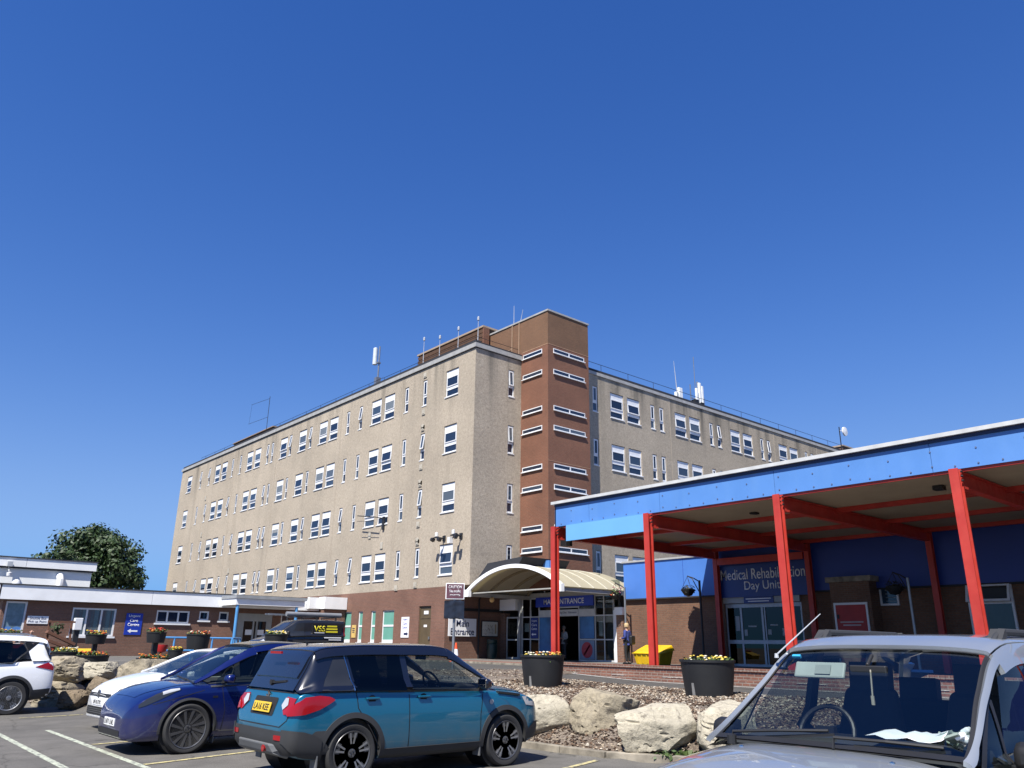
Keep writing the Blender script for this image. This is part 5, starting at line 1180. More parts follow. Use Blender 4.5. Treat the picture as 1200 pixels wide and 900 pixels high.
person((30.6,31.2,PVZ+.02),R(170),'person in a pale shirt standing inside the open entrance doorway','stand',cl('pale shirt',(.45,.47,.50)),cl('grey trousers',(.06,.06,.07)),cl('grey hair',(.25,.23,.21)))
person((8.6,46.2,.8),R(-100),'bald person in a grey brown jacket seated with folded arms against the wall','sit',cl('grey brown jacket',(.17,.15,.12)),cl('dark trousers b',(.03,.03,.035)),None)
person((7.75,46.2,.8),R(-70),'person in a dark navy top leaning forward on the seat at far left','sit',cl('navy top',(.015,.018,.04)),cl('dark trousers c',(.03,.03,.035)),None,lean=.06)
e=empty('bench',(8.2,46.25,.8),'dark slatted bench under the two seated people at far left','bench'); m=MB()
for k in range(4): m.box(6.9,9.4,46.0+k*.12,46.1+k*.12,1.2,1.24)
m.build('seat',M['wood'],e); m=MB()
for x in (7.1,8.2,9.2): m.box(x-.03,x+.03,46.02,46.08,.8,1.198); m.box(x-.03,x+.03,46.38,46.44,.8,1.198)
m.build('leg',M['dark_metal'],e)
# ================================================================== VEHICLES
def pchip(xs,ys,x):
    xs=np.array(xs,float);ys=np.array(ys,float);h=np.diff(xs);d=np.diff(ys)/h;n=len(xs);m=np.zeros(n);m[0]=d[0];m[-1]=d[-1]
    for i in range(1,n-1):
        if d[i-1]*d[i]>0: w1=2*h[i]+h[i-1];w2=h[i]+2*h[i-1]; m[i]=(w1+w2)/(w1/d[i-1]+w2/d[i])
    i=int(np.clip(np.searchsorted(xs,x)-1,0,n-2)); t=(x-xs[i])/h[i]
    return float((1+2*t)*(1-t)**2*ys[i]+t*(1-t)**2*h[i]*m[i]+t*t*(3-2*t)*ys[i+1]+t*t*(t-1)*h[i]*m[i+1])
def catmull(P,n):
    out=[];P=[Vector((p[0],p[1],0)) for p in P]
    for i in range(len(P)-1):
        p0=P[max(i-1,0)];p1=P[i];p2=P[i+1];p3=P[min(i+2,len(P)-1)]
        for k in range(n):
            t=k/n; out.append(.5*((2*p1)+(p2-p0)*t+(2*p0-5*p1+4*p2-p3)*t*t+(3*p1-p0-3*p2+p3)*t**3))
    out.append(P[-1]); return out
def loft(stations,section,nx=80,ns=8):
    """stations: rows (x, params...); section(params)->half profile [(y,z)] from bottom centre to top centre"""
    X=[s[0] for s in stations]; xs=[]
    for a,b in zip(X,X[1:]):
        k=max(2,int(nx*(b-a)/(X[-1]-X[0]))); xs+= [a+(b-a)*i/k for i in range(k)]
    xs.append(X[-1]); rings=[]
    for x in xs:
        p=[pchip(X,[s[j] for s in stations],x) for j in range(1,len(stations[0]))]
        h=catmull(section(*p),ns); h=[(max(0,q.x),q.y) for q in h]
        ring=[(x,y,z) for y,z in h]+[(x,-y,z) for y,z in h[-2:0:-1]]; rings.append(ring)
    m=MB(); n=len(rings[0])
    for r in rings: m.v.extend(r)
    for i in range(len(rings)-1):
        for k in range(n): k2=(k+1)%n; m.f.append((i*n+k,i*n+k2,(i+1)*n+k2,(i+1)*n+k))
    m.f.append(tuple(range(n))[::-1]); m.f.append(tuple((len(rings)-1)*n+k for k in range(n))); m.mi=[0]*len(m.f)
    return m
def body_sec(w,zu,zs,zd):
    h=zs-zu
    return [(0,zu),(w*.78,zu),(w*.93,zu+.05*h),(w*.985,zu+.20*h),(w*1.0,zu+.45*h),(w*.992,zu+.72*h),(w*.965,zu+.92*h),(w*.90,zs),(w*.55,zd-.012),(0,zd)]
def green_sec(wb,wr,zb,zr):
    h=zr-zb
    return [(0,zb),(wb,zb),(wb-.22*(wb-wr),zb+.28*h),(wb-.58*(wb-wr),zb+.64*h),(wr,zb+.91*h),(wr*.90,zb+.965*h),(wr*.5,zb+.995*h),(0,zr)]
class Car:
    def __init__(s,name,label,green,body,low=None):
        s.root=empty(name,(0,0,0),label,'car'); s.bs=body; s.gs=green
        s.bm=loft(body,body_sec); s.gm=loft(green,green_sec) if green else None
        s.shell=[s.tree(s.bm)]+([s.tree(s.gm)] if s.gm else [])
    def tree(s,m):
        # triangulated BVH
        f=[]
        for q in m.f:
            for i in range(1,len(q)-1): f.append((q[0],q[i],q[i+1]))
        return BVHTree.FromPolygons([Vector(v) for v in m.v],f)
    def cast(s,o,d,which=None):
        best=None
        for i,t in enumerate(s.shell):
            if which is not None and i!=which: continue
            r=t.ray_cast(Vector(o),Vector(d))
            if r[0] is not None and (best is None or r[3]<best[1]): 
                n=r[1]; n=-n if n.dot(Vector(d))>0 else n; best=(r[0],r[3],n)
        return best
    def patch(s,name,poly,dirn,mat,parent=None,off=.005,step=.06,which=None,thick=0,sign=1,pin=None,build=True):
        """convex polygon projected onto the shell. dirn 'side' (x,z), 'top' (x,y), 'rear'/'front' (y,z)"""
        us=[p[0] for p in poly]; vs=[p[1] for p in poly]; bm=bmesh.new()
        nu=max(1,int((max(us)-min(us))/step)); nv=max(1,int((max(vs)-min(vs))/step)); G={}
        for i in range(nu+1):
            for j in range(nv+1): G[i,j]=bm.verts.new((min(us)+(max(us)-min(us))*i/nu,min(vs)+(max(vs)-min(vs))*j/nv,0))
        for i in range(nu):
            for j in range(nv): bm.faces.new((G[i,j],G[i+1,j],G[i+1,j+1],G[i,j+1]))
        ar=sum(poly[i][0]*poly[(i+1)%len(poly)][1]-poly[(i+1)%len(poly)][0]*poly[i][1] for i in range(len(poly)))
        pl=poly if ar>0 else poly[::-1]
        for i in range(len(pl)):
            a=Vector((*pl[i],0));b=Vector((*pl[(i+1)%len(pl)],0));e=b-a
            if e.length<1e-6: continue
            bmesh.ops.bisect_plane(bm,geom=bm.verts[:]+bm.edges[:]+bm.faces[:],plane_co=a,plane_no=Vector((e.y,-e.x,0)),clear_outer=True,dist=1e-6)
        kill=[]
        for v in bm.verts:
            u,w=v.co.x,v.co.y
            if dirn=='side': o,d=Vector((u,sign*3,w)),Vector((0,-sign,0))
            elif dirn=='top': o,d=Vector((u,w,4)),Vector((0,0,-1))
            elif dirn=='rear': o,d=Vector((-5,u,w)),Vector((1,0,0))
            else: o,d=Vector((5,u,w)),Vector((-1,0,0))
            h=s.cast(o,d,which)
            if h is None: kill.append(v); continue
            v.co=h[0]+h[2]*off
        if kill: bmesh.ops.delete(bm,geom=kill,context='VERTS')
        if thick:
            bm.normal_update()
            cen=Vector((0,0,.9)); tot=sum((f.normal.dot(f.calc_center_median()-cen) for f in bm.faces))
            if tot<0: bmesh.ops.reverse_faces(bm,faces=bm.faces)
            r=bmesh.ops.solidify(bm,geom=bm.faces[:],thickness=thick)
        me=bpy.data.meshes.new(name); bm.to_mesh(me); bm.free()
        o=link(name,me,mat,None,smooth=True); o.parent=parent or s.root; return o
    def S(s,x,v,which=1):
        st,sec=(s.gs,green_sec) if which else (s.bs,body_sec); X=[q[0] for q in st]
        h=sec(*[pchip(X,[q[j] for q in st],x) for j in range(1,len(st[0]))]); c=catmull(h,16); t=max(0,min(len(h)-1,v))*16; i=min(int(t),len(c)-2); q=c[i].lerp(c[i+1],t-i); return Vector((x,max(0,q.x),q.y))
    def xv(s,name,xa,xb,va,vb,mat,sign=0,off=.004,thick=.0,nx=24,nv=8,which=1,parent=None):
        """patch in shell parameters: x range, section index range; sign 0 = both sides joined over the centre line"""
        rows=[]; f=va if callable(va) else (lambda x:va); g=vb if callable(vb) else (lambda x:vb)
        for i in range(nx+1):
            x=xa+(xb-xa)*i/nx; a,b=f(x),g(x); vs=[a+(b-a)*j/nv for j in range(nv+1)]; P=[s.S(x,v,which) for v in vs]
            if sign: P=[Vector((p.x,p.y*sign,p.z)) for p in P]
            else: P=P+[Vector((p.x,-p.y,p.z)) for p in P[-2::-1]]
            rows.append(P)
        bm=bmesh.new(); V=[[bm.verts.new(p) for p in r] for r in rows]
        for i in range(nx):
            for j in range(len(V[0])-1): bm.faces.new((V[i][j],V[i+1][j],V[i+1][j+1],V[i][j+1]))
        bm.normal_update(); cen=Vector(((xa+xb)/2,0,.9))
        if sum(q.normal.dot(q.calc_center_median()-cen) for q in bm.faces)<0: bmesh.ops.reverse_faces(bm,faces=bm.faces); bm.normal_update()
        for v in bm.verts: v.co+=v.normal*off
        if thick:
            top=bm.faces[:]; ret=bmesh.ops.extrude_face_region(bm,geom=top)
            nn={v:v.normal.copy() for v in bm.verts}
            # move the original copy inwards
            new=[q for q in ret['geom'] if isinstance(q,bmesh.types.BMVert)]
            old=[v for v in bm.verts if v not in set(new)]
            for v in old: v.co-=nn[v]*thick
            bmesh.ops.recalc_face_normals(bm,faces=bm.faces)
        me=bpy.data.meshes.new(name); bm.to_mesh(me); bm.free(); o=link(name,me,mat,None,smooth=True); o.parent=parent or s.root; return o
    def vz(s,x,z,which=0,lo=2.0,hi=7.2):
        for _ in range(30):
            m=(lo+hi)/2
            if s.S(x,m,which).z<z: lo=m
            else: hi=m
        return (lo+hi)/2
    def band(s,name,rows,mat,sign,off=.008,thick=0,which=0,nx=24,nv=5,parent=None):
        X=[r[0] for r in rows]; o=np.argsort(X); X=[rows[i][0] for i in o]; A=[rows[i][1] for i in o]; B=[rows[i][2] for i in o]
        lo,hi=(2.0,7.2) if which==0 else (1.0,4.4)
        return s.xv(name,X[0],X[-1],lambda x:s.vz(x,float(np.interp(x,X,A)),which,lo,hi),lambda x:s.vz(x,float(np.interp(x,X,B)),which,lo,hi),mat,sign,off,thick,nx,nv,which,parent)
    def strip(s,name,pts,dirn,w,mat,parent=None,off=.007,sign=1,which=None):
        m=MB()
        def proj(u,v):
            if dirn=='side': o,d=(u,sign*3,v),(0,-sign,0)
            elif dirn=='top': o,d=(u,v,4),(0,0,-1)
            elif dirn=='rear': o,d=(-5,u,v),(1,0,0)
            else: o,d=(5,u,v),(-1,0,0)
            h=s.cast(o,d,which); return None if h is None else h[0]+h[2]*off
        P=[]
        for a,b in zip(pts,pts[1:]):
            n=max(1,int(math.hypot(b[0]-a[0],b[1]-a[1])/.05))
            P+=[(a[0]+(b[0]-a[0])*i/n,a[1]+(b[1]-a[1])*i/n) for i in range(n)]
        P.append(pts[-1]); prev=None
        for i,p in enumerate(P):
            q=P[min(i+1,len(P)-1)]; r=P[max(i-1,0)]; du,dv=q[0]-r[0],q[1]-r[1]; L=math.hypot(du,dv) or 1; nu,nv=-dv/L*w/2,du/L*w/2
            a=proj(p[0]+nu,p[1]+nv); b=proj(p[0]-nu,p[1]-nv)
            if a is None or b is None: prev=None; continue
            if prev: m.quad(prev[0],prev[1],b,a)
            prev=(a,b)
        if not m.f: return None
        o=m.build(name,mat,None,recalc=False,merge=True); o.parent=parent or s.root; return o
    def side_y(s,x,z,sign=1,which=None):
        h=s.cast((x,sign*3,z),(0,-sign,0),which); return abs(h[0].y) if h else .8
    def build_body(s,name,mat,arches,ar,width):
        o=s.bm.build(name,mat,None,smooth='all')
        cuts=[]
        for ax,rr in arches:
            c=MB()
            for sg in (-1,1): c.lathe((ax,sg*(width-.16),rr[1]),[(rr[0],-.24),(rr[0],.24)],40,'y')
            co=c.build('cut',mat,None); cuts.append(co)
            b=o.modifiers.new('b','BOOLEAN'); b.object=co; b.operation='DIFFERENCE'; b.solver='EXACT'
        dg=bpy.context.evaluated_depsgraph_get(); dg.update(); me=bpy.data.meshes.new_from_object(o.evaluated_get(dg))
        bpy.data.objects.remove(o)
        for c in cuts: bpy.data.objects.remove(c)
        me.materials.clear(); n=link(name,me,mat,None,smooth=True); n.parent=s.root; return n
    def under(s,x0,x1,mat):
        return s.xv('underbody',x0,x1,0,2.35,mat,0,.005,which=0) if False else [s.xv('underbody_trim',x0,x1,0.2,2.55,mat,q,.006,which=0,nx=40,nv=6) for q in (-1,1)]
    def add(s,m,name,mat,parent=None,**k):
        o=m.build(name,mat,None,**k); o.parent=parent or s.root; return o
def wheel(car,x,y,z,r,w,rim_r,style,rim_mat,sgn,steer=0,face=None):
    """wheel > tyre, rim, hub; axis along y, outer side sgn"""
    e=bpy.data.objects.new('wheel',None); COL.objects.link(e); e.parent=car.root; e.location=(x,y,z); e.rotation_euler=(0,0,steer)
    m=MB(); h=w/2; m.lathe((0,0,0),[(rim_r*.98,-h*.9),(rim_r*1.03,-h),(r*.93,-h),(r*.985,-h*.8),(r,-h*.55),(r,h*.55),(r*.985,h*.8),(r*.93,h),(rim_r*1.03,h),(rim_r*.98,h*.9)],48,'y')
    car.add(m,'tyre',M['rubber'],e,smooth=True)
    m=MB(); o=sgn*h
    m.lathe((0,0,0),[(rim_r*1.02,o*.90),(rim_r*.98,o*1.02),(rim_r*.93,o*.95),(rim_r*.90,o*.35),(rim_r*.88,-o*.5)],48,'y'); car.add(m,'rim',rim_mat,e,smooth=True)
    m=MB(); m.lathe((0,0,0),[(0,o*.05),(rim_r*.62,o*.05),(rim_r*.62,o*.02),(0,o*.02)],32,'y'); m.lathe((0,0,0),[(rim_r*.9,-o*.1),(rim_r*.9,-o*.12),(0,-o*.12)],32,'y'); car.add(m,'brake_disc',M['dark_metal'],e)
    m=MB(); ns={'double5':5,'blade':12,'split6':5}[style]
    def spoke(a,r0,r1,w0,w1,y0,y1,tw=0):
        # prism from hub to rim lying in the x-z plane, twisted by tw
        c0,s0=math.cos(a),math.sin(a); c1,s1=math.cos(a+tw),math.sin(a+tw); q=[]
        for (rr,ww,yy,cc,ss) in ((r0,w0,y0,c0,s0),(r1,w1,y1,c1,s1)):
            for dy in (0,-sgn*.03):
                for sd in (-1,1): q.append((rr*cc-sd*ww/2*ss,yy+dy,rr*ss+sd*ww/2*cc))
        a0,a1,a2,a3,b0,b1,b2,b3=q; m.hexa([a0,a1,a3,a2,b0,b1,b3,b2])
    for k in range(ns):
        a=2*PI*k/ns+PI/2
        if style=='double5':
            for d in (-.13,.13): spoke(a+d*.7,rim_r*.20,rim_r*.93,.060,.058,o*.80,o*.95,d*.55)
        elif style=='split6':
            for d in (-.2,.2): spoke(a+d*.4,rim_r*.18,rim_r*.92,.04,.03,o*.8,o*.95,d*.9)
        else: spoke(a,rim_r*.24,rim_r*.93,.030,.045,o*.90,o*.97,.24)
    if style=='double5':
        m2=MB(); sp=m; m=m2
        for k in range(ns):
            a=2*PI*k/ns+PI/2
            for d in (-.11,.11): spoke(a+d,rim_r*.22,rim_r*.91,.022,.022,o*.86,o*1.0,d*.55)
        if face: car.add(m2,'spoke_face',face,e)
        m=sp
    m.lathe((0,0,0),[(rim_r*.26,o*.7),(rim_r*.26,o*.86),(rim_r*.17,o*.92),(0,o*.93)],20,'y')
    for k in range(5): a=2*PI*k/5; m.lathe((rim_r*.13*math.cos(a),o*.88,rim_r*.13*math.sin(a)),[(.012,0),(.012,sgn*.02),(0,sgn*.02)],8,'y')
    car.add(m,'spokes',rim_mat,e,smooth=True)
    return e
def arch_trim(car,x,z,r,wd,mat,y0,sgn,a0=-8,a1=188,name='arch_trim',inner=.0):
    m=MB(); n=28; V=[]
    for i in range(n+1):
        a=R(a0+(a1-a0)*i/n); c,s=math.cos(a),math.sin(a)
        yo=min(car.side_y(x+(r+wd)*c,max(.3,z+(r+wd)*s),sgn,0),y0+.1)
        yi=min(car.side_y(x+(r+.01)*c,max(.3,z+(r+.01)*s),sgn,0),y0+.1)
        V.append([(x+r*c,sgn*(yi-.05),z+r*s),(x+r*c,sgn*(yi+.018),z+r*s),(x+(r+wd)*c,sgn*(yo+.012),z+(r+wd)*s),(x+(r+wd)*c,sgn*(yo-.03),z+(r+wd)*s)])
    for q in V: m.v.extend(q)
    for i in range(n):
        for k in range(4): k2=(k+1)%4; m.f.append((4*i+k,4*i+k2,4*i+4+k2,4*i+4+k)); m.mi.append(0)
    return car.add(m,name,mat,smooth=True)
def liner(car,x,z,r,y0,sgn):
    m=MB(); m.lathe((x,sgn*(y0-.30),z),[(r*.985,-.20),(r*.985,.20)],36,'y'); 
    m.lathe((x,sgn*(y0-.44),z),[(r*.98,-.01),(0,-.01),(0,.01),(r*.98,.01)],24,'y'); return car.add(m,'wheel_arch_liner',M['black'])
def rr_poly(u0,u1,v0,v1,r):
    out=[]
    for (cx,cy,a) in ((u1-r,v1-r,0),(u0+r,v1-r,90),(u0+r,v0+r,180),(u1-r,v0+r,270)):
        for k in range(4): t=R(a+30*k); out.append((cx+r*math.cos(t),cy+r*math.sin(t)))
    return out
def seat(car,x,y,z,h=.62,mat=None,rear=False,bench=None):
    m=MB(); w=bench or .5
    t=.5*w*(.74 if not bench else .94); q=.5*w; lean=.17*h
    m.hexa([(x-.06,y-q,z),(x+.08,y-q,z),(x+.08,y+q,z),(x-.06,y+q,z),(x-.05-lean,y-t,z+h*.86),(x+.05-lean,y-t,z+h*.86),(x+.05-lean,y+t,z+h*.86),(x-.05-lean,y+t,z+h*.86)]); so=car.add(m,'seat_back',mat or M['cabin'],bevel=.045,smooth=True); so.modifiers['bevel'].segments=4
    for dy in ((0,) if not bench else (-bench*.3,bench*.3)):
        m=MB(); m.obox((x-.10,y+dy,z+h*1.02),(.10,.29,.20),Matrix.Rotation(R(-8),3,'Y')); m.tube([(x-.09,y+dy-.06,z+h*.82),(x-.1,y+dy-.06,z+h)],.01,6); m.tube([(x-.09,y+dy+.06,z+h*.82),(x-.1,y+dy+.06,z+h)],.01,6); ho=car.add(m,'headrest',mat or M['cabin'],bevel=.05,smooth=True); ho.modifiers['bevel'].segments=4
def steering(car,x,y,z,r=.185,tilt=28):
    m=MB(); n=28; Rm=Matrix.Rotation(R(-tilt),3,'Y'); pts=[Vector((x,y,z))+Rm@Vector((0,r*math.cos(2*PI*k/n),r*math.sin(2*PI*k/n))) for k in range(n+1)]
    m.tube(pts,.016,8,False); m.bar(Vector((x,y,z))+Rm@Vector((0,-r,0)),Vector((x,y,z))+Rm@Vector((0,r,0)),.05,.02); m.bar(Vector((x,y,z)),Vector((x,y,z))+Rm@Vector((0,0,-r)),.05,.02); m.obox((x,y,z),(.05,.13,.10)); return car.add(m,'steering_wheel',M['black'])
def mirror(car,x,y,z,sgn,mat,w=.20,h=.15):
    m=MB(); a,b=w/2,h/2; cy=y+sgn*(.05+a*.6)
    m.hexa([(x-.07,cy-a,z-b*.8),(x+.06,cy-a*.8,z-b*.6),(x+.06,cy+a*.8,z-b*.6),(x-.07,cy+a,z-b*.8),(x-.07,cy-a*.95,z+b),(x+.05,cy-a*.75,z+b*.7),(x+.05,cy+a*.75,z+b*.7),(x-.07,cy+a*.95,z+b)])
    o=car.add(m,'wing_mirror',mat,smooth=True,bevel=.035)
    m=MB(); m.bar((x,y-sgn*.07,z-b*.7),(x,y+sgn*.06,z-b*.5),.06,.04); car.add(m,'mirror_arm',M['black'],o)
    m=MB(); m.obox((x-.074,cy,z+b*.1),(.006,w*.78,h*.66)); car.add(m,'mirror_glass',M['mirror'],o); return o
def place(car,x,y,rz,z=0): car.root.location=(x,y,z); car.root.rotation_euler=(0,0,rz)
def plate(car,c,dirn,txt,mat,w=.50,h=.11,rot=0):
    """number plate on the front (+x) or rear (-x)"""
    s=1 if dirn=='front' else -1; x,y,z=c
    pts=[car.cast((s*5,y+dy,z+dz),(-s,0,0))[0].x*s for dy in (-w/2,0,w/2) for dz in (-h/2,h/2)]
    top=max(pts[1::2]); bot=max(pts[0::2]); xm=max(max(pts),0)+.006
    tilt=math.atan2(bot-top,h)*.7
    e=MB(); e.box(-.006,.006,-w/2,w/2,-h/2,h/2); p=car.add(e,'number_plate',mat,bevel=.003); p.location=(s*xm,y,z); p.rotation_euler=(0,-s*tilt,0)
    o=text('lettering',txt,(s*.0075,0,0),(0,s,0),(0,0,1),w*.86,h*.66,M['letter_black'],None,thick=.002,bold=.012); o.parent=p; return p
def blob(car,name,c,r,mat,parent=None):
    m=MB(); m.lathe((0,0,0),[(0,-1),(.7,-.7),(1,0),(.7,.7),(0,1)],14); m.v=[(c[0]+p[0]*r[0],c[1]+p[1]*r[1],c[2]+p[2]*r[2]) for p in m.v]; return car.add(m,name,mat,parent,smooth=True)
M['cabin']=simple('dark cabin cloth',(.036,.038,.044),.85,bump=.1); M['letter_black']=simple('plate black',(.01,.01,.01),.5); M['mirror']=simple('mirror glass',(.5,.55,.6),.03,1)
M['plate_y']=simple('yellow plate',(.78,.52,.03),.35,var=.03); M['plate_w']=simple('white plate',(.75,.76,.76),.35,var=.03)
M['trim']=simple('dark plastic trim',(.035,.036,.038),.65,bump=.15,bscale=120); M['chrome']=simple('chrome',(.7,.7,.7),.12,1)
M['alloy']=simple('dark alloy',(.16,.16,.165),.4,.7); M['alloy_face']=simple('machined alloy',(.42,.42,.42),.4,.8); M['seam']=simple('panel gap',(.008,.008,.010),.8)
M['lamp_red']=simple('red lamp lens',(.32,.008,.012),.08); M['lamp_clear']=simple('clear lamp lens',(.55,.56,.57),.08,.2)
M['lamp_dark']=simple('smoked lamp lens',(.03,.033,.04),.05); M['silver_plastic']=simple('grey skid trim',(.15,.155,.16),.55)
M['tint_dark']=car_glass('privacy glass',(.035,.04,.045)); M['tint']=car_glass('tinted glass',(.45,.50,.48)); M['clear']=car_glass('windscreen glass',(.74,.80,.80),1.8)

# ------------------------------------------------------------------ turquoise crossover (rear three quarter, foreground)
P_turq=paint('turquoise metallic',(.007,.150,.262),.4,.34,dust=.4); P_black=paint('black roof paint',(.010,.012,.022),.2,.25)
body=[(-2.10,.60,.48,.66,.67),(-2.07,.74,.42,.76,.79),(-2.02,.815,.36,.90,.93),(-1.96,.845,.33,1.03,1.07),(-1.80,.865,.29,1.075,1.11),(-1.2,.888,.25,1.07,1.09),(0,.890,.23,1.04,1.06),(.75,.888,.23,1.02,1.06),(1.05,.885,.24,1.00,1.085),(1.6,.865,.26,.955,1.03),(1.88,.81,.30,.88,.95),(2.0,.73,.35,.79,.84),(2.07,.58,.42,.66,.69)]
green=[(-1.975,.74,.66,1.05,1.07),(-1.845,.785,.67,1.05,1.315),(-1.73,.815,.675,1.05,1.535),(-1.5,.835,.675,1.05,1.585),(-.8,.84,.665,1.04,1.612),(.0,.84,.655,1.02,1.612),(.30,.84,.65,1.015,1.585),(.62,.838,.68,1.01,1.40),(1.10,.82,.76,1.005,1.085)]
def vitara():
    c=Car('parked_car','turquoise blue hatchback crossover with black roof parked nose towards the boulders',green,body)
    fx,rx,wr=1.27,-1.23,.345
    c.build_body('body',P_turq,[(fx,(.415,wr)),(rx,(.415,wr))],0,.89)
    # greenhouse from the shell: roof, pillars, glass
    B=P_black
    c.xv('roof',-1.74,.34,4.3,7,B,thick=.03)
    c.patch('rear_spoiler',[(-1.90,-.60),(-1.66,-.66),(-1.66,.66),(-1.90,.60)],'top',B,which=1,off=.03,thick=.04)
    for s in (-1,1):
        c.xv('roof_edge',-1.74,.32,3.45,4.32,B,s,off=.005,thick=.03); c.xv('pillar',.30,1.09,3.3,4.4,B,s,off=.005,thick=.03)
        c.xv('pillar',-1.965,-1.28,1.0,4.33,B,s,off=.002,nx=30,nv=14)
        c.patch('pillar',[(-.46,1.03),(-.36,1.03),(-.42,1.54),(-.51,1.54)],'side',P_black,which=1,sign=s,thick=.03,off=.001)      # B
        c.patch('quarter_window',[(-1.70,1.075),(-1.25,1.075),(-1.36,1.47),(-1.50,1.47)],'side',M['lamp_dark'],which=1,sign=s,off=.006)
        c.patch('pillar',[(-1.26,1.04),(-1.20,1.04),(-1.31,1.50),(-1.37,1.50)],'side',P_black,which=1,sign=s,thick=.02,off=.004)
        c.patch('rear_window',[(-1.22,1.065),(-.46,1.055),(-.51,1.505),(-1.33,1.485)],'side',M['tint_dark'],which=1,sign=s,off=.003)
        c.patch('front_window',[(-.36,1.055),(.86,1.045),(.74,1.14),(.20,1.51),(-.42,1.515)],'side',M['tint'],which=1,sign=s,off=.003)
        c.strip('window_trim',[(-1.72,1.062),(-.4,1.048),(.92,1.03)],'side',.022,M['trim'],sign=s,off=.008)
        c.strip('chrome_pillar_line',[(-1.255,1.075),(-1.355,1.47)],'side',.012,M['chrome'],sign=s,off=.012)
        # doors, seams, handles
        for pts in ([(-1.21,1.05),(-1.18,.86),(-.98,.60),(-.86,.42),(-.80,.34)],[(-.41,1.05),(-.40,.34)],[(.86,1.03),(.80,.7),(.80,.34)],[(-.82,.335),(.80,.325)]): c.strip('door_seam',pts,'side',.011,M['seam'],sign=s,which=0,off=.0025)
        for hx in (-.98,-.18):
            y=c.side_y(hx,.945,s,0); m=MB(); m.box(hx-.10,hx+.10,s*(y-.002) if s>0 else -(y+.035),s*(y+.035) if s>0 else -(y-.002),.955,.985); c.add(m,'door_handle',P_turq,bevel=.012)
            m=MB(); m.lathe((hx,s*(y-.0),.955),[(.055,-.002),(.055,.006),(0,.006)],14,'y'); c.add(m,'handle_recess',M['seam'])
        c.patch('sill_cladding',[(-.80,.22),(.82,.22),(.82,.36),(-.80,.365)],'side',M['trim'],which=0,sign=s,off=.012,thick=.01)
        arch_trim(c,fx,wr,.405,.065,M['trim'],.89,s); arch_trim(c,rx,wr,.405,.065,M['trim'],.89,s)
        liner(c,fx,wr,.405,.89,s); liner(c,rx,wr,.405,.89,s)
        for ax in (fx,rx): wheel(c,ax,s*(.89-.112),wr,wr,.215,.258,'double5',M['alloy'],s,0,M['alloy_face'])
        
        for q in (fx-.46,rx-.47):
            m=MB(); m.box(q,q+.015,s*.70,s*.86,.17,.42); c.add(m,'mud_flap',M['silver_plastic'])
        # lamps
        c.band('tail_light',[(-2.055,.79,.83),(-2.0,.80,.93),(-1.9,.81,1.0),(-1.72,.86,1.015),(-1.58,.925,1.0),(-1.52,.96,.97)],M['lamp_red'],s,off=.012,thick=.012)
        c.patch('tail_light',[(s*.50,.90),(s*.62,.80),(s*.775,.815),(s*.775,.985),(s*.56,1.0)] if s>0 else [(-.50,.90),(-.56,1.0),(-.775,.985),(-.775,.815),(-.62,.80)],'rear',M['lamp_red'],which=0,off=.010,thick=.006)
        c.patch('reverse_lamp',[(s*.50,.90),(s*.57,.85),(s*.66,.91),(s*.62,.985),(s*.54,.985)] if s>0 else [(-.50,.90),(-.54,.985),(-.62,.985),(-.66,.91),(-.57,.85)],'rear',M['lamp_clear'],which=0,off=.018)
        c.patch('bumper_reflector',rr_poly(*sorted((s*.52,s*.72)),.52,.575,.012),'rear',M['lamp_red'],which=0,off=.024)
        c.patch('headlight',[(1.68,.80),(2.0,.76),(2.04,.84),(1.96,.90),(1.62,.915)],'side',M['lamp_clear'],which=0,sign=s,off=.006)
        m=MB(); y=c.side_y(1.02,.86,s,0); m.lathe((1.0,s*y,.865),[(.035,-.01),(.035,.008),(.02,.012),(0,.012)],14,'y'); c.add(m,'side_repeater',M['lamp_clear'])
        mirror(c,.80,s*.87,1.11,s,P_black,.22,.17)
    # front: screen, bonnet
    c.xv('windscreen',.34,1.09,4.4,7,M['clear'],off=.002)
    c.patch('bonnet',[(1.10,-.72),(1.10,.72),(1.7,.70),(1.92,.55),(1.92,-.55),(1.7,-.70)],'top',P_turq,which=0,off=.006)
    m=MB(); m.obox((1.35,-.83,.965),(.42,.06,.03),Matrix.Rotation(R(6),3,'Y')); c.add(m,'bonnet_vent',M['black'])
    c.under(-.80,.82,M['trim'])
    # rear: glass, tailgate, bumper
    c.xv('rear_glass_surround',-1.974,-1.74,4.2,7,B,off=.002,thick=.01); c.xv('rear_glass',-1.960,-1.755,4.75,7,M['lamp_dark'],off=.007)
    pass
    m=MB(); m.box(-1.955,-1.93,-.16,.16,1.50,1.53); c.add(m,'brake_light',M['lamp_red'])
    m=MB(); m.bar((-1.955,.0,1.15),(-1.93,-.36,1.175),.03,.025); m.lathe((-1.955,.02,1.15),[(.035,-.02),(.03,.02)],10,'x'); c.add(m,'rear_wiper',M['black'])
    m=MB(); m.tube([(-1.50,0,1.59),(-1.54,0,1.66)],[.02,.006],6); m.lathe((-1.50,0,1.585),[(.05,0),(.02,.03)],10); c.add(m,'roof_aerial',M['black'])
    c.patch('rear_bumper',[(-.86,.36),(.86,.36),(.88,.62),(-.88,.62)],'rear',M['trim'],which=0,off=.016,thick=.012)
    for s in (-1,1): c.band('bumper_side',[(-2.085,.50,.64),(-2.03,.42,.635),(-1.9,.34,.62),(-1.78,.31,.585),(-1.66,.30,.52)],M['trim'],s,off=.014,thick=.012); 
    for s in (-1,1): c.patch('front_bumper_side',[(2.06,.34),(1.70,.34),(1.70,.46),(1.86,.56),(2.07,.56)],'side',M['trim'],which=0,sign=s,off=.012)
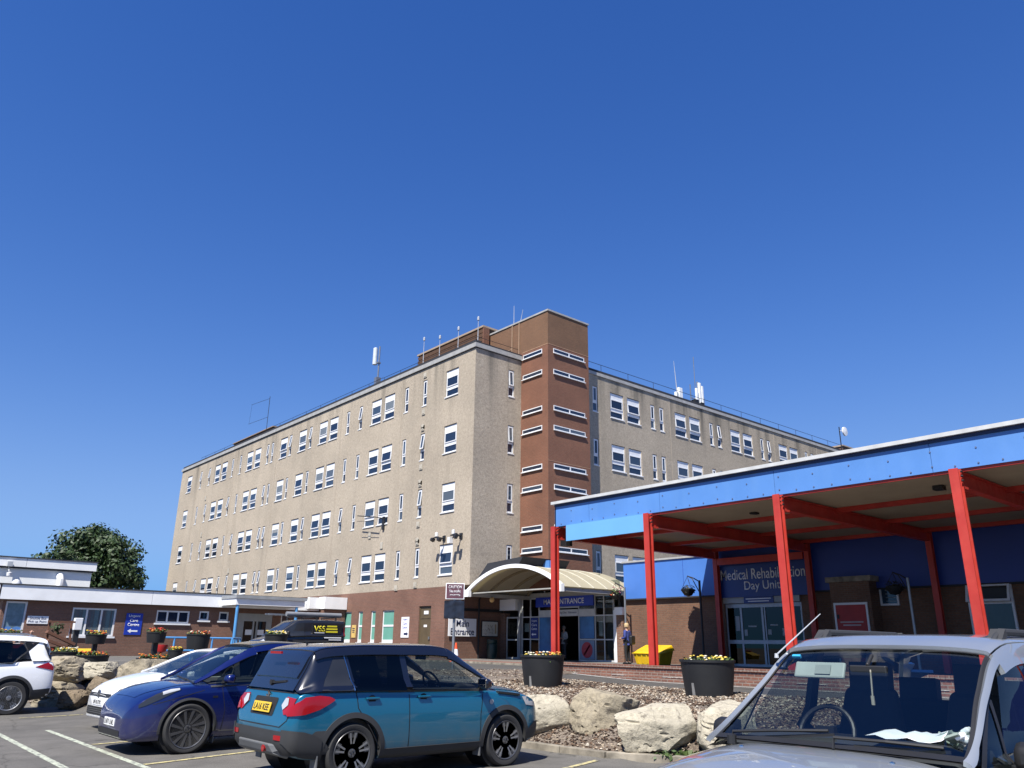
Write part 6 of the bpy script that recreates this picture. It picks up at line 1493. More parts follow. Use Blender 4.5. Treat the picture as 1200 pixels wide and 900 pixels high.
    m=MB(); m.hexa([(-2.10,-.52,.36),(-1.95,-.62,.30),(-1.95,.62,.30),(-2.10,.52,.36),(-2.145,-.42,.47),(-2.0,-.8,.47),(-2.0,.8,.47),(-2.145,.42,.47)]); c.add(m,'skid_plate',M['silver_plastic'],bevel=.02)
    m=MB(); m.lathe((-2.125,-.30,.41),[(.04,-.02),(.04,.02)],10,'x'); c.add(m,'tow_cover',M['lamp_red'])
    c.strip('crease',[(-.72,1.045),(.72,1.045)],'rear',.012,M['seam'],which=0,off=.003)
    c.patch('plate_recess',rr_poly(-.33,.33,.77,.98,.03),'rear',M['seam'],which=0,off=.004)
    plate(c,(0,0,.865),'rear','LA16 KEE',M['plate_y'],.50,.12)
    c.strip('tailgate_seam',[(-.80,1.05),(-.72,.74),(-.60,.665),(.60,.665),(.72,.74),(.80,1.05)],'rear',.011,M['seam'],which=0,off=.004)
    m=MB(); m.bar((-2.0,-.07,1.01),(-2.0,.01,1.05),.012,.02); m.bar((-2.0,.01,1.05),(-2.0,-.05,.97),.012,.02); m.bar((-2.0,-.05,.97),(-2.0,.05,1.0),.012,.02); c.add(m,'badge',M['chrome'])
    m=MB(); y=-.74
    for k in range(6): m.box(-2.03,-2.018,-.50-.028*k-.02,-.50-.028*k,.745,.765)
    c.add(m,'badge_lettering',M['chrome'])
    # cabin
    c.patch('cabin_floor',[(-1.9,-.78),(1.0,-.78),(1.0,.78),(-1.9,.78)],'top',M['cabin'],which=0,off=.012)
    for y in (-.37,.37): seat(c,-.25,y,.98,.50)
    seat(c,-1.15,0,.98,.46,bench=1.2); steering(c,.30,-.37,1.10)
    m=MB(); m.obox((.75,0,1.07),(.45,1.4,.07)); c.add(m,'dashboard',M['cabin'],bevel=.03)
    m=MB(); m.box(.32,.36,-.12,.12,1.42,1.48); c.add(m,'inside_mirror',M['black'],bevel=.01)
    return c
CAR1=vitara(); place(CAR1,6.72,10.25,R(0))
def lamp_parts(c): pass
# ------------------------------------------------------------------ dark blue electric car (front left visible)
P_blue=paint('deep blue metallic',(.004,.013,.125),.4,.3,dust=.3)
def blue_car():
    body=[(-2.36,.62,.5,.70,.72),(-2.30,.80,.40,.95,.98),(-2.1,.88,.3,1.05,1.10),(-1.3,.955,.22,1.04,1.10),(0,.96,.20,1.0,1.04),(.85,.955,.20,.985,1.04),(1.15,.95,.20,.975,1.035),(1.6,.94,.20,.955,1.0),(1.95,.90,.19,.885,.93),(2.16,.83,.19,.79,.84),(2.28,.74,.20,.69,.735),(2.35,.62,.23,.58,.615),(2.37,.55,.27,.50,.53)]
    green=[(-2.2,.78,.62,1.05,1.10),(-1.6,.83,.62,1.03,1.42),(-.6,.86,.62,1.0,1.60),(.0,.87,.62,.98,1.624),(.4,.87,.62,.97,1.57),(.8,.865,.66,.955,1.37),(1.25,.84,.74,.94,1.09),(1.42,.80,.76,.93,1.0)]
    c=Car('parked_car','deep blue saloon with dark turbine wheels parked between the white and turquoise cars',green,body); fx,rx,wr=1.50,-1.39,.36
    c.build_body('body',P_blue,[(fx,(.415,wr)),(rx,(.415,wr))],0,.96)
    c.xv('roof',-1.7,.42,4.3,7,M['lamp_dark'],thick=.03); c.xv('rear_glass',-2.18,-1.7,3.2,7,M['tint_dark'])
    c.xv('windscreen',.42,1.41,4.35,7,M['tint'],off=.002)
    for s in (-1,1):
        c.xv('roof_edge',-2.15,.42,3.55,4.34,P_blue,s,off=.006,thick=.03); c.xv('pillar',.40,1.41,3.35,4.4,P_blue,s,off=.006,thick=.03)
        c.patch('pillar',[(-.32,.98),(-.24,.98),(-.26,1.53),(-.34,1.53)],'side',M['trim'],which=1,sign=s,thick=.02,off=.003)
        c.patch('front_window',[(-.24,1.0),(1.12,.965),(1.06,1.08),(.42,1.43),(.0,1.515),(-.26,1.50)],'side',M['tint'],which=1,sign=s,off=.003)
        c.patch('rear_window',[(-.32,1.0),(-.34,1.50),(-.7,1.47),(-1.5,1.25),(-1.5,1.06)],'side',M['tint_dark'],which=1,sign=s,off=.003)
        c.strip('window_trim',[(-1.6,1.04),(-.3,.995),(1.2,.955)],'side',.02,M['trim'],sign=s,off=.008)
        for pts in ([(1.02,.95),(.95,.6),(.98,.30)],[(-.28,.98),(-.27,.28)],[(-1.05,1.0),(-1.0,.75),(-.92,.5)],[(.98,.30),(-.9,.27)],[(1.30,.905),(2.05,.715)]): c.strip('door_seam',pts,'side',.009,M['seam'],sign=s,which=0,off=.0025)
        c.band('headlight',[(1.66,.925,.93),(1.80,.86,.925),(2.0,.765,.86),(2.14,.70,.785),(2.22,.67,.71)],M['lamp_dark'],s,off=.008)
        c.band('daytime_lamp',[(1.68,.915,.935),(1.80,.885,.92),(1.92,.85,.885)],M['lamp_clear'],s,off=.013)
        c.patch('sill_cladding',[(-.95,.20),(1.05,.20),(1.05,.30),(-.95,.30)],'side',M['trim'],which=0,sign=s,off=.008,thick=.008)
        arch_trim(c,fx,wr,.41,.032,M['trim'],.96,s); arch_trim(c,rx,wr,.41,.032,M['trim'],.96,s); liner(c,fx,wr,.412,.95,s); liner(c,rx,wr,.412,.95,s)
        for ax in (fx,rx): wheel(c,ax,s*(.96-.125),wr,wr,.235,.285,'blade',M['alloy'],s)
        m=MB(); m.box(fx-.44,fx-.43,s*.74,s*.90,.13,.45); c.add(m,'mud_flap',M['silver_plastic'])
        mirror(c,.98,s*.92,1.07,s,P_blue,.22,.15)
        m=MB(); y=c.side_y(1.12,.80,s,0); m.box(1.08,1.16,s*y-.004,s*y+.004,.79,.82); c.add(m,'side_camera',M['black'])
    c.patch('bonnet',[(1.38,-.70),(1.38,.70),(1.9,.66),(2.2,.45),(2.2,-.45),(1.9,-.66)],'top',P_blue,which=0,off=.005)
    c.patch('lower_intake',rr_poly(-.52,.52,.255,.34,.03),'front',M['black'],which=0,off=.006)
    c.patch('front_splitter',[(-.70,.19),(.70,.19),(.66,.225),(-.66,.225)],'front',M['trim'],which=0,off=.008)
    plate(c,(2.375,0,.44),'front','LN71 LNL',M['plate_w'],.50,.11)
    c.patch('cabin_floor',[(-1.9,-.80),(1.2,-.80),(1.2,.80),(-1.9,.80)],'top',M['cabin'],which=0,off=.01)
    for y in (-.38,.38): seat(c,-.2,y,.94,.50)
    seat(c,-1.1,0,.94,.40,bench=1.2); steering(c,.42,-.38,1.05)
    m=MB(); m.obox((.9,0,1.0),(.5,1.45,.07)); c.add(m,'dashboard',M['cabin'],bevel=.03)
    m=MB(); m.box(.50,.53,-.12,.12,1.38,1.44); c.add(m,'inside_mirror',M['black'],bevel=.01)
    m=MB(); m.bar((1.36,.25,1.03),(1.28,-.38,1.075),.03,.02); m.bar((1.40,.70,1.0),(1.33,.10,1.05),.03,.02); c.add(m,'wiper',M['black'])
    m=MB(); m.box(.655,.66,.22,.36,1.335,1.40); m.box(.62,.625,-.30,-.10,1.38,1.42); c.add(m,'screen_sticker',M['sign_white'])
    return c
CAR2=blue_car(); place(CAR2,6.31,14.18,R(180+1))
# ------------------------------------------------------------------ white hatchback beyond it
P_white=paint('white paint',(.80,.81,.82),.0,.3,dust=.3)
def white_hatch():
    body=[(-2.1,.6,.45,.7,.72),(-2.05,.76,.36,.95,1.0),(-1.8,.84,.28,1.0,1.05),(-1,.885,.22,.98,1.02),(0,.89,.2,.95,1.0),(.8,.885,.2,.93,1.0),(1.1,.88,.2,.92,1.02),(1.6,.86,.2,.86,.94),(1.9,.80,.19,.76,.84),(2.05,.70,.19,.68,.74),(2.11,.58,.22,.60,.64)]
    green=[(-2.0,.76,.6,.98,1.05),(-1.7,.8,.6,.98,1.36),(-1.3,.82,.6,.97,1.43),(-.4,.83,.6,.95,1.47),(.05,.83,.6,.94,1.44),(.5,.825,.64,.93,1.27),(.95,.80,.72,.92,1.06),(1.12,.78,.72,.92,1.0)]
    c=Car('parked_car','white hatchback with a black grille partly hidden behind the deep blue car',green,body); fx,rx,wr=1.28,-1.34,.32
    c.build_body('body',P_white,[(fx,(.385,wr)),(rx,(.385,wr))],0,.89)
    c.xv('roof',-1.65,.10,4.3,7,P_white,thick=.03); c.xv('rear_glass',-1.98,-1.66,3.2,7,M['tint_dark'])
    c.xv('windscreen',.10,1.11,4.4,7,M['tint'],off=.002)
    for s in (-1,1):
        c.xv('roof_edge',-1.9,.10,3.55,4.34,P_white,s,off=.006,thick=.03); c.xv('pillar',.08,1.10,3.35,4.42,P_white,s,off=.006,thick=.03)
        c.patch('pillar',[(-.32,.96),(-.2,.96),(-.25,1.42),(-.36,1.42)],'side',M['trim'],which=1,sign=s,thick=.02,off=.003)
        c.patch('pillar',[(-2.0,.99),(-1.3,.97),(-1.35,1.40),(-1.75,1.32)],'side',P_white,which=1,sign=s,thick=.02,off=.003)
        c.patch('front_window',[(-.2,.97),(.88,.95),(.45,1.21),(.05,1.35),(-.25,1.37)],'side',M['tint'],which=1,sign=s,off=.003)
        c.patch('rear_window',[(-1.3,.99),(-.32,.97),(-.36,1.38),(-1.3,1.34)],'side',M['tint_dark'],which=1,sign=s,off=.003)
        for pts in ([(.92,.92),(.86,.6),(.88,.28)],[(-.26,.95),(-.25,.26)]): c.strip('door_seam',pts,'side',.009,M['seam'],sign=s,which=0,off=.0025)
        c.patch('headlight',[(1.60,.74),(1.98,.62),(2.06,.66),(1.96,.745),(1.62,.82)],'side',M['lamp_dark'],which=0,sign=s,off=.007)
        liner(c,fx,wr,.385,.88,s); liner(c,rx,wr,.385,.88,s)
        for ax in (fx,rx): wheel(c,ax,s*.78,wr,wr,.21,.23,'double5',M['alloy'],s)
        mirror(c,.78,s*.86,1.0,s,P_white,.2,.15)
    c.patch('bonnet',[(1.12,-.70),(1.12,.70),(1.7,.66),(1.98,.48),(1.98,-.48),(1.7,-.66)],'top',P_white,which=0,off=.005)
    c.patch('grille',[(-.62,.60),(.62,.60),(.58,.66),(-.58,.66)],'front',M['black'],which=0,off=.007)
    c.patch('lower_grille',rr_poly(-.55,.55,.27,.42,.04),'front',M['black'],which=0,off=.008)
    for z in (.31,.345,.38): c.strip('grille_bar',[(-.5,z),(.5,z)],'front',.008,M['silver_plastic'],which=0,off=.014)
    c.strip('chrome_strip',[(-.60,.24),(.60,.24)],'front',.018,M['lamp_clear'],which=0,off=.012)
    h=c.cast((5,0,.66),(-1,0,0)); m=MB(); m.lathe(h[0]+Vector((.012,0,-.01)),[(.062,-.006),(.075,-.006),(.075,.008),(.062,.008),(.062,-.006)],24,'x'); m.obox(h[0]+Vector((.014,.02,-.01)),(.01,.012,.09),Matrix.Rotation(R(22),3,'X')); m.obox(h[0]+Vector((.014,-.02,-.01)),(.01,.012,.09),Matrix.Rotation(R(-22),3,'X')); c.add(m,'badge',M['chrome'])
    plate(c,(2.135,0,.50),'front','BF18 EYK',M['plate_w'],.50,.11)
    c.patch('cabin_floor',[(-1.9,-.76),(1.0,-.76),(1.0,.76),(-1.9,.76)],'top',M['cabin'],which=0,off=.01)
    for y in (-.36,.36): seat(c,-.3,y,.88,.48)
    seat(c,-1.1,0,.88,.40,bench=1.2); steering(c,.25,-.36,1.0)
    m=MB(); m.box(.22,.25,-.11,.11,1.28,1.34); c.add(m,'inside_mirror',M['black'],bevel=.01)
    return c
CAR3=white_hatch(); place(CAR3,6.75,17.75,R(180+3))
# ------------------------------------------------------------------ white crossover at far left
def white_suv():
    body=[(-2.26,.66,.5,.75,.78),(-2.23,.80,.42,.95,1.0),(-2.17,.85,.36,1.10,1.15),(-1.9,.89,.3,1.14,1.17),(-1.1,.91,.25,1.11,1.13),(0,.91,.24,1.06,1.1),(1.0,.905,.24,1.02,1.1),(1.6,.88,.25,.98,1.04),(2.0,.82,.28,.85,.92),(2.2,.72,.32,.75,.8),(2.3,.6,.4,.65,.68)]
    green=[(-2.18,.74,.66,1.12,1.15),(-2.08,.785,.67,1.12,1.38),(-1.96,.82,.68,1.11,1.62),(-1.6,.835,.68,1.10,1.68),(-.5,.85,.68,1.07,1.71),(.2,.85,.68,1.05,1.68),(.6,.845,.7,1.03,1.5),(1.15,.83,.76,1.02,1.12)]
    c=Car('parked_car','white crossover with grey alloy wheels cut off by the left edge of the photo',green,body); fx,rx,wr=1.335,-1.37,.36
    c.build_body('body',P_white,[(fx,(.43,wr)),(rx,(.43,wr))],0,.91)
    c.xv('roof',-1.95,.22,4.3,7,P_white,thick=.03)
    c.xv('windscreen',.22,1.13,4.4,7,M['tint'],off=.002)
    c.patch('rear_spoiler',[(-2.10,-.62),(-1.8,-.68),(-1.8,.68),(-2.10,.62)],'top',P_white,which=1,off=.03,thick=.04)
    c.patch('rear_glass',[(-.62,1.20),(.62,1.20),(.58,1.56),(-.58,1.56)],'rear',M['tint_dark'],which=1,off=.006)
    for s in (-1,1):
        c.xv('roof_edge',-1.98,.22,3.6,4.34,P_white,s,off=.006,thick=.03); c.xv('pillar',.20,1.13,3.35,4.42,P_white,s,off=.006,thick=.03)
        c.patch('pillar',[(-2.2,1.10),(-1.35,1.10),(-1.62,1.36),(-1.52,1.58),(-2.04,1.56)],'side',P_white,which=1,sign=s,thick=.02,off=.003)
        c.patch('glass_corner',[(-2.18,1.15),(-2.07,1.17),(-1.90,1.53),(-2.0,1.60)],'side',M['lamp_dark'],which=1,sign=s,off=.028)
        c.patch('quarter_window',[(-1.30,1.125),(-.92,1.11),(-.95,1.55),(-1.48,1.52),(-1.58,1.38)],'side',M['tint_dark'],which=1,sign=s,off=.008)
        c.patch('pillar',[(-.94,1.09),(-.88,1.09),(-.91,1.60),(-.97,1.60)],'side',M['trim'],which=1,sign=s,thick=.02,off=.006)
        c.patch('rear_window',[(-.90,1.11),(-.06,1.08),(-.08,1.57),(-.93,1.56)],'side',M['tint_dark'],which=1,sign=s,off=.003)
        c.patch('pillar',[(-.06,1.06),(.04,1.06),(.02,1.60),(-.08,1.60)],'side',M['trim'],which=1,sign=s,thick=.02,off=.003)
        c.patch('front_window',[(.03,1.07),(.95,1.05),(.45,1.42),(.15,1.56),(.02,1.57)],'side',M['tint'],which=1,sign=s,off=.003)
        c.strip('window_trim',[(.95,1.04),(-.9,1.095),(-1.32,1.11),(-1.60,1.37),(-1.50,1.545),(-.9,1.58)],'side',.02,M['trim'],sign=s,off=.012)
        c.patch('tail_light',[(-2.24,.93),(-1.80,1.02),(-1.95,1.08),(-2.16,1.14),(-2.25,1.04)],'side',M['lamp_red'],which=0,sign=s,off=.010,thick=.008)
        c.patch('tail_light',[(s*.52,1.0),(s*.78,.98),(s*.78,1.10),(s*.56,1.08)] if s>0 else [(-.52,1.0),(-.56,1.08),(-.78,1.10),(-.78,.98)],'rear',M['lamp_red'],which=0,off=.010)
        for pts in ([(-1.0,1.1),(-.96,.8),(-.80,.55),(-.82,.36)],[(-.02,1.06),(-.01,.34)],[(-.82,.36),(.8,.34)]): c.strip('door_seam',pts,'side',.011,M['seam'],sign=s,which=0,off=.0025)
        for hx in (-.72,.18):
            y=c.side_y(hx,.97,s,0); m=MB(); m.box(hx-.11,hx+.11,s*y-.03,s*y+.03,.955,.985); c.add(m,'door_handle',M['chrome'],bevel=.012)
        c.patch('sill_cladding',[(-.92,.24),(.9,.24),(.9,.36),(-.92,.36)],'side',M['trim'],which=0,sign=s,off=.010,thick=.008)
        c.patch('rear_bumper_trim',[(-2.31,.36),(-1.78,.30),(-1.80,.52),(-2.31,.56)],'side',M['trim'],which=0,sign=s,off=.010)
        arch_trim(c,fx,wr,.425,.06,M['trim'],.91,s); arch_trim(c,rx,wr,.425,.06,M['trim'],.91,s); liner(c,fx,wr,.43,.9,s); liner(c,rx,wr,.43,.9,s)
        for ax in (fx,rx): wheel(c,ax,s*(.91-.115),wr,wr,.225,.265,'double5',M['alloy_face'],s,0,M['alloy'])
        m=MB(); m.tube([(-1.7,s*.62,1.70),(-1.55,s*.62,1.745),(.1,s*.62,1.745),(.2,s*.62,1.70)],.018,8); c.add(m,'roof_rail',M['grey_metal'],smooth=True)
        mirror(c,.85,s*.88,1.12,s,P_white,.22,.17)
    c.patch('rear_bumper_trim',[(-.80,.36),(.80,.36),(.80,.55),(-.80,.55)],'rear',M['trim'],which=0,off=.012)
    plate(c,(-2.30,0,.88),'rear','YC16 HNV',M['plate_y'],.50,.11)
    m=MB(); m.lathe((-1.55,0,1.68),[(.12,0),(.10,.02),(.04,.05),(0,.055)],14); c.add(m,'aerial_fin',M['silver_plastic'],smooth=True)
    c.patch('cabin_floor',[(-1.9,-.80),(1.05,-.80),(1.05,.80),(-1.9,.80)],'top',M['cabin'],which=0,off=.01)
    for y in (-.38,.38): seat(c,-.2,y,1.0,.52)
    seat(c,-1.15,0,1.0,.45,bench=1.2)
    return c
CAR4=white_suv(); place(CAR4,2.50,22.83,R(180+1))
# ------------------------------------------------------------------ black van behind
P_van=paint('black van paint',(.018,.018,.020),.1,.35)
def van():
    body=[(-2.2,.80,.4,1.0,1.02),(-2.15,.86,.3,1.13,1.14),(-1,.9,.25,1.14,1.15),(0,.9,.25,1.12,1.14),(1.0,.9,.25,1.05,1.15),(1.3,.89,.25,1.02,1.12),(1.9,.82,.3,.88,.95),(2.1,.7,.4,.75,.8)]
    green=[(-2.18,.84,.79,1.1,1.80),(-2.1,.87,.81,1.1,1.86),(-.5,.88,.81,1.1,1.88),(.2,.87,.79,1.08,1.84),(.7,.86,.76,1.06,1.58),(1.3,.83,.76,1.04,1.14)]
    c=Car('black_van','black van with a ladder tube on its roof and a yellow lettered side panel','x',body) if False else Car('parked_van','black van with a long tube on its roof and yellow lettering on its side',green,body)
    c.root['category']='van'; fx,rx,wr=1.35,-1.35,.32
    c.build_body('body',P_van,[(fx,(.39,wr)),(rx,(.39,wr))],0,.9)
    c.add(c.gm,'cargo_body',P_van,smooth='all')
    c.patch('windscreen',[(.30,-.62),(.30,.62),(1.22,.72),(1.22,-.72)],'top',M['lamp_dark'],which=1,off=.006)
    for s in (-1,1):
        c.patch('cab_window',[(-.02,1.14),(.95,1.10),(.62,1.50),(.25,1.70),(-.02,1.72)],'side',M['lamp_dark'],which=1,sign=s,off=.006)
        liner(c,fx,wr,.39,.89,s); liner(c,rx,wr,.39,.89,s)
        for ax in (fx,rx): wheel(c,ax,s*.78,wr,wr,.21,.22,'double5',M['silver_plastic'],s)
        mirror(c,.85,s*.88,1.22,s,M['black'],.2,.26)
        c.strip('door_seam',[(-.06,1.78),(-.06,.35)],'side',.012,M['seam'],sign=s,off=.004); c.strip('door_seam',[(-1.15,1.78),(-1.15,.35)],'side',.012,M['seam'],sign=s,off=.004); c.strip('rubbing_strip',[(-1.9,.92),(.9,.88)],'side',.05,M['trim'],sign=s,off=.010)
        c.patch('headlight',[(1.75,.82),(2.02,.74),(2.05,.84),(1.8,.96)],'side',M['lamp_clear'],which=0,sign=s,off=.008)
        c.patch('tail_light',[(-2.2,1.15),(-2.08,1.15),(-2.10,1.55),(-2.2,1.55)],'side',M['lamp_red'],sign=s,off=.008)
        y=.93; k=1 if s<0 else -1
        def tx(t,x,z,w,h,mat): 
            o=text('lettering',t,(x,s*y,z),(k,0,0),(0,0,1),w,h,mat,None,thick=.004,bold=.012); o.parent=c.root
        m=MB(); b=c.side_y(-1.2,1.45,s); m.hexa([(-1.95,s*(b-.02),1.24),(-.42,s*(b-.02),1.24),(-.42,s*.93,1.24),(-1.95,s*.93,1.24),(-1.95,s*(b-.05),1.66),(-.42,s*(b-.05),1.66),(-.42,s*.925,1.66),(-1.95,s*.925,1.66)]) ; c.add(m,'sign_panel',P_van)
        x1=-.78 if s>0 else -1.58; x2=-1.42 if s>0 else -.92
        tx('VSS',x1,1.46,.58,.27,M['yellow_let'])
        for q,zz in enumerate((1.58,1.455,1.33)):
            m=MB(); w=(.52,.58,.62)[q]; m.box(x2-w/2,x2+w/2,s*y,s*(y+.004),zz-.035,zz+.035); c.add(m,'sign_stripe',M['yellow_let'])
        m=MB(); m.box(x1-.26,x1+.26,s*y,s*(y+.004),1.265,1.295); c.add(m,'sign_stripe',M['letter'])
        m=MB(); m.box(-1.95,-1.05,s*.915,s*.925,1.04,1.09); m.box(-1.95,-1.3,s*.915,s*.925,.95,.99); c.add(m,'side_lettering',M['letter'])
    m=MB()
    for x in (-1.7,-.7,.1): m.bar((x,-.75,1.98),(x,.75,1.98),.05,.04); m.bar((x,-.72,1.85),(x,-.72,1.98),.05,.05); m.bar((x,.72,1.85),(x,.72,1.98),.05,.05)
    c.add(m,'roof_bar',M['dark_metal'])
    m=MB(); m.tube([(-2.1,.45,2.10),(.75,.45,2.10)],.11,14); c.add(m,'pipe_tube',simple('grey tube',(.22,.23,.25),.5),smooth=True)
    m=MB(); m.bar((-2.0,-.2,2.04),(1.5,-.2,2.08),.05,.07); m.bar((-2.0,.15,2.04),(1.5,.15,2.08),.05,.07)
    for i in range(12): m.bar((-1.9+i*.29,-.2,2.05),(-1.9+i*.29,.15,2.05),.03,.03)
    c.add(m,'ladder',M['grey_metal'])
    m=MB(); m.tube([(-.2,.5,1.88),(-.2,.5,2.6)],.008,5); c.add(m,'aerial',M['black'])
    return c
VAN=van(); place(VAN,17.75,36.3,R(180),.78)
# ------------------------------------------------------------------ silver blue car in the right foreground (see-through cabin)
P_silver=paint('pale silver blue metallic',(.43,.465,.50),.5,.33,.03,dust=.25)
def silver_car():
    body=[(-2.25,.7,.5,.8,.82),(-2.2,.82,.4,1.0,1.02),(-1.9,.87,.3,1.06,1.08),(-1,.89,.26,1.05,1.06),(0,.89,.25,1.035,1.045),(.8,.885,.25,1.02,1.06),(1.0,.88,.25,1.01,1.085),(1.5,.86,.27,.965,1.045),(1.9,.80,.3,.88,.94),(2.1,.7,.36,.76,.8),(2.18,.58,.44,.66,.68)]
    green=[(-2.2,.80,.70,1.05,1.1),(-2.1,.81,.7,1.05,1.5),(-1.95,.82,.70,1.05,1.66),(-1.0,.83,.69,1.04,1.725),(-.2,.835,.675,1.03,1.71),(.1,.835,.665,1.02,1.645),(.45,.83,.69,1.01,1.43),(.98,.81,.755,1.005,1.10),(1.02,.80,.75,1.0,1.085)]
    c=Car('parked_car','pale silver blue estate car seen from the front with papers on its dashboard',green,body); fx,rx,wr=1.30,-1.32,.335
    c.build_body('body',P_silver,[(fx,(.40,wr)),(rx,(.40,wr))],0,.89)
    c.xv('roof',-2.0,.11,4.25,7,P_silver,thick=.03)
    c.strip('sunroof_seam',[(-.05,-.42),(-.05,.42),(-.12,.46),(-.75,.46),(-.80,.42),(-.80,-.42),(-.75,-.46),(-.12,-.46),(-.05,-.42)],'top',.014,M['seam'],which=1,off=.005)
    c.xv('windscreen',.10,.985,4.45,7,M['clear'],off=.002)
    for q in (-1,1): c.xv('windscreen_seal',.09,1.0,4.08,4.55,M['black'],q,off=.009)
    c.xv('windscreen_seal',.07,.125,4.4,7,M['black'],off=.010); c.xv('windscreen_seal',.945,.995,4.4,7,M['black'],off=.012)
    for s in (-1,1):
        # A pillar, cant rail, B and C pillars
        c.xv('pillar',.09,1.016,lambda x:3.75-.45*max(0,(x-.86)/.156),4.12,P_silver,s,off=.006,thick=.03); c.xv('cant_rail',-2.0,.11,3.45,4.27,P_silver,s,off=.006,thick=.03)
        c.strip('roof_gutter',[(-2.0,1.665),(-1.0,1.695),(-.2,1.68),(.1,1.62)],'side',.016,M['seam'],sign=s,which=1,off=.008)
        c.patch('pillar',[(-.40,1.03),(-.28,1.03),(-.30,1.63),(-.40,1.63)],'side',M['black'],which=1,sign=s,thick=.04,off=.002)
        c.patch('pillar',[(-1.42,1.04),(-1.28,1.04),(-1.25,1.64),(-1.38,1.64)],'side',P_silver,which=1,sign=s,thick=.04,off=.002)
        c.patch('pillar',[(-2.18,1.04),(-2.0,1.04),(-1.88,1.66),(-2.08,1.62)],'side',P_silver,which=1,sign=s,thick=.04,off=.002)
        c.patch('front_window',[(-.28,1.05),(.62,1.05),(.10,1.56),(-.30,1.59)],'side',M['tint'],which=1,sign=s,off=.002)
        c.patch('quarter_light',[(.62,1.05),(.90,1.04),(.88,1.10),(.50,1.33),(.40,1.37)],'side',M['tint'],which=1,sign=s,off=.002)
        c.strip('window_seal',[(.92,1.045),(.5,1.33),(.12,1.575),(-.30,1.60)],'side',.03,M['black'],sign=s,which=1,off=.008); c.strip('window_seal',[(.60,1.03),(.40,1.38)],'side',.028,M['black'],sign=s,which=1,off=.008); c.strip('window_seal',[(.95,1.035),(-2.0,1.055)],'side',.03,M['black'],sign=s,which=1,off=.008)
        c.patch('rear_window',[(-1.28,1.06),(-.40,1.05),(-.40,1.59),(-1.26,1.60)],'side',M['tint'],which=1,sign=s,off=.002)
        c.patch('rear_quarter_window',[(-2.0,1.08),(-1.42,1.07),(-1.40,1.59),(-1.88,1.57)],'side',M['tint'],which=1,sign=s,off=.002)
        for pts in ([(.86,1.0),(.80,.7),(.80,.34)],[(-.34,1.02),(-.34,.34)]): c.strip('door_seam',pts,'side',.011,M['seam'],sign=s,which=0,off=.0025)
        liner(c,fx,wr,.40,.88,s); liner(c,rx,wr,.40,.88,s)
        for ax in (fx,rx): wheel(c,ax,s*.775,wr,wr,.215,.235,'double5',M['silver_plastic'],s)
        m=MB(); m.tube([(-1.75,s*.60,1.70),(-1.6,s*.60,1.765),(-.35,s*.60,1.765),(-.2,s*.60,1.70)],.022,8); m.bar((-1.72,s*.60,1.68),(-1.62,s*.60,1.765),.09,.045); m.bar((-.22,s*.60,1.68),(-.34,s*.60,1.765),.09,.045); c.add(m,'roof_rail',M['trim'],smooth=True)
        mirror(c,.58,s*.83,1.10,s,M['black'],.20,.18)
        c.patch('headlight',[(1.75,.76),(2.06,.70),(2.10,.80),(1.80,.88)],'side',M['lamp_clear'],which=0,sign=s,off=.006)
        m=MB(); y=s*.45; h=c.cast((1.06,y,3),(0,0,-1),0); m.lathe(h[0]+Vector((.10,0,0)),[(.016,-.004),(.014,.010),(0,.014)],10); c.add(m,'washer_jet',M['chrome'])
    c.patch('bonnet',[(1.00,-.74),(1.00,.74),(1.6,.74),(1.98,.58),(1.98,-.58),(1.6,-.74)],'top',P_silver,which=0,off=.010,thick=.008)
    c.patch('scuttle',[(.94,-.72),(.94,.72),(1.0,.74),(1.0,-.74)],'top',M['black'],off=.004)
    m=MB()
    for (a,b) in (((1.0,-.62,1.10),(.90,-.02,1.165)),((1.0,.05,1.12),(.90,.62,1.13))):
        A=Vector(a);B=Vector(b); m.tube([A+Vector((0,0,-.02)),A+Vector((-.02,0,.04)),A.lerp(B,.5)+Vector((.0,0,.035)),B+Vector((.0,0,.02))],.010,6); m.bar(A.lerp(B,.18)+Vector((-.03,0,.0)),B+Vector((-.01,.03,.0)),.014,.016)
    m.lathe((1.0,-.62,1.07),[(.03,0),(.03,.05),(0,.06)],10); c.add(m,'wiper',M['black'])
    # cabin
    c.patch('cabin_floor',[(-2.0,-.78),(.94,-.78),(.94,.78),(-2.0,.78)],'top',M['cabin'],which=0,off=.006)
    m=MB(); m.hexa([(.92,-.70,1.05),(.45,-.74,1.05),(.45,.74,1.05),(.92,.70,1.05),(.90,-.68,1.085),(.48,-.72,1.125),(.48,.72,1.125),(.90,.68,1.085)]); c.add(m,'dashboard',M['cabin'],bevel=.02)
    for y in (-.37,.37): seat(c,-.42,y,.98,.46)
    seat(c,-1.25,0,.98,.34,bench=1.2)
    steering(c,.25,-.37,1.10,.19,25)
    m=MB(); m.box(.30,.335,-.12,.12,1.48,1.545); m.tube([(.33,0,1.545),(.24,0,1.61)],.014,6); mi=c.add(m,'inside_mirror',M['black'],bevel=.02)
    m=MB(); m.tube([(.335,.02,1.52),(.34,.015,1.36)],.006,5); m.obox((.34,.015,1.335),(.012,.018,.055)); m2=c.add(m,'hanging_tag',simple('cream tag',(.40,.37,.30),.6),mi)
    m=MB(); m.obox((.27,-.36,1.505),(.025,.36,.115),Matrix.Rotation(R(-28),3,'Y')); vz=c.add(m,'sun_visor',simple('pale visor',(.42,.46,.42),.6),bevel=.02)
    m=MB(); m.obox((.286,-.33,1.51),(.01,.11,.065),Matrix.Rotation(R(-28),3,'Y')); c.add(m,'visor_label',simple('visor label',(.33,.36,.33),.6),vz)
    m=MB(); n=7
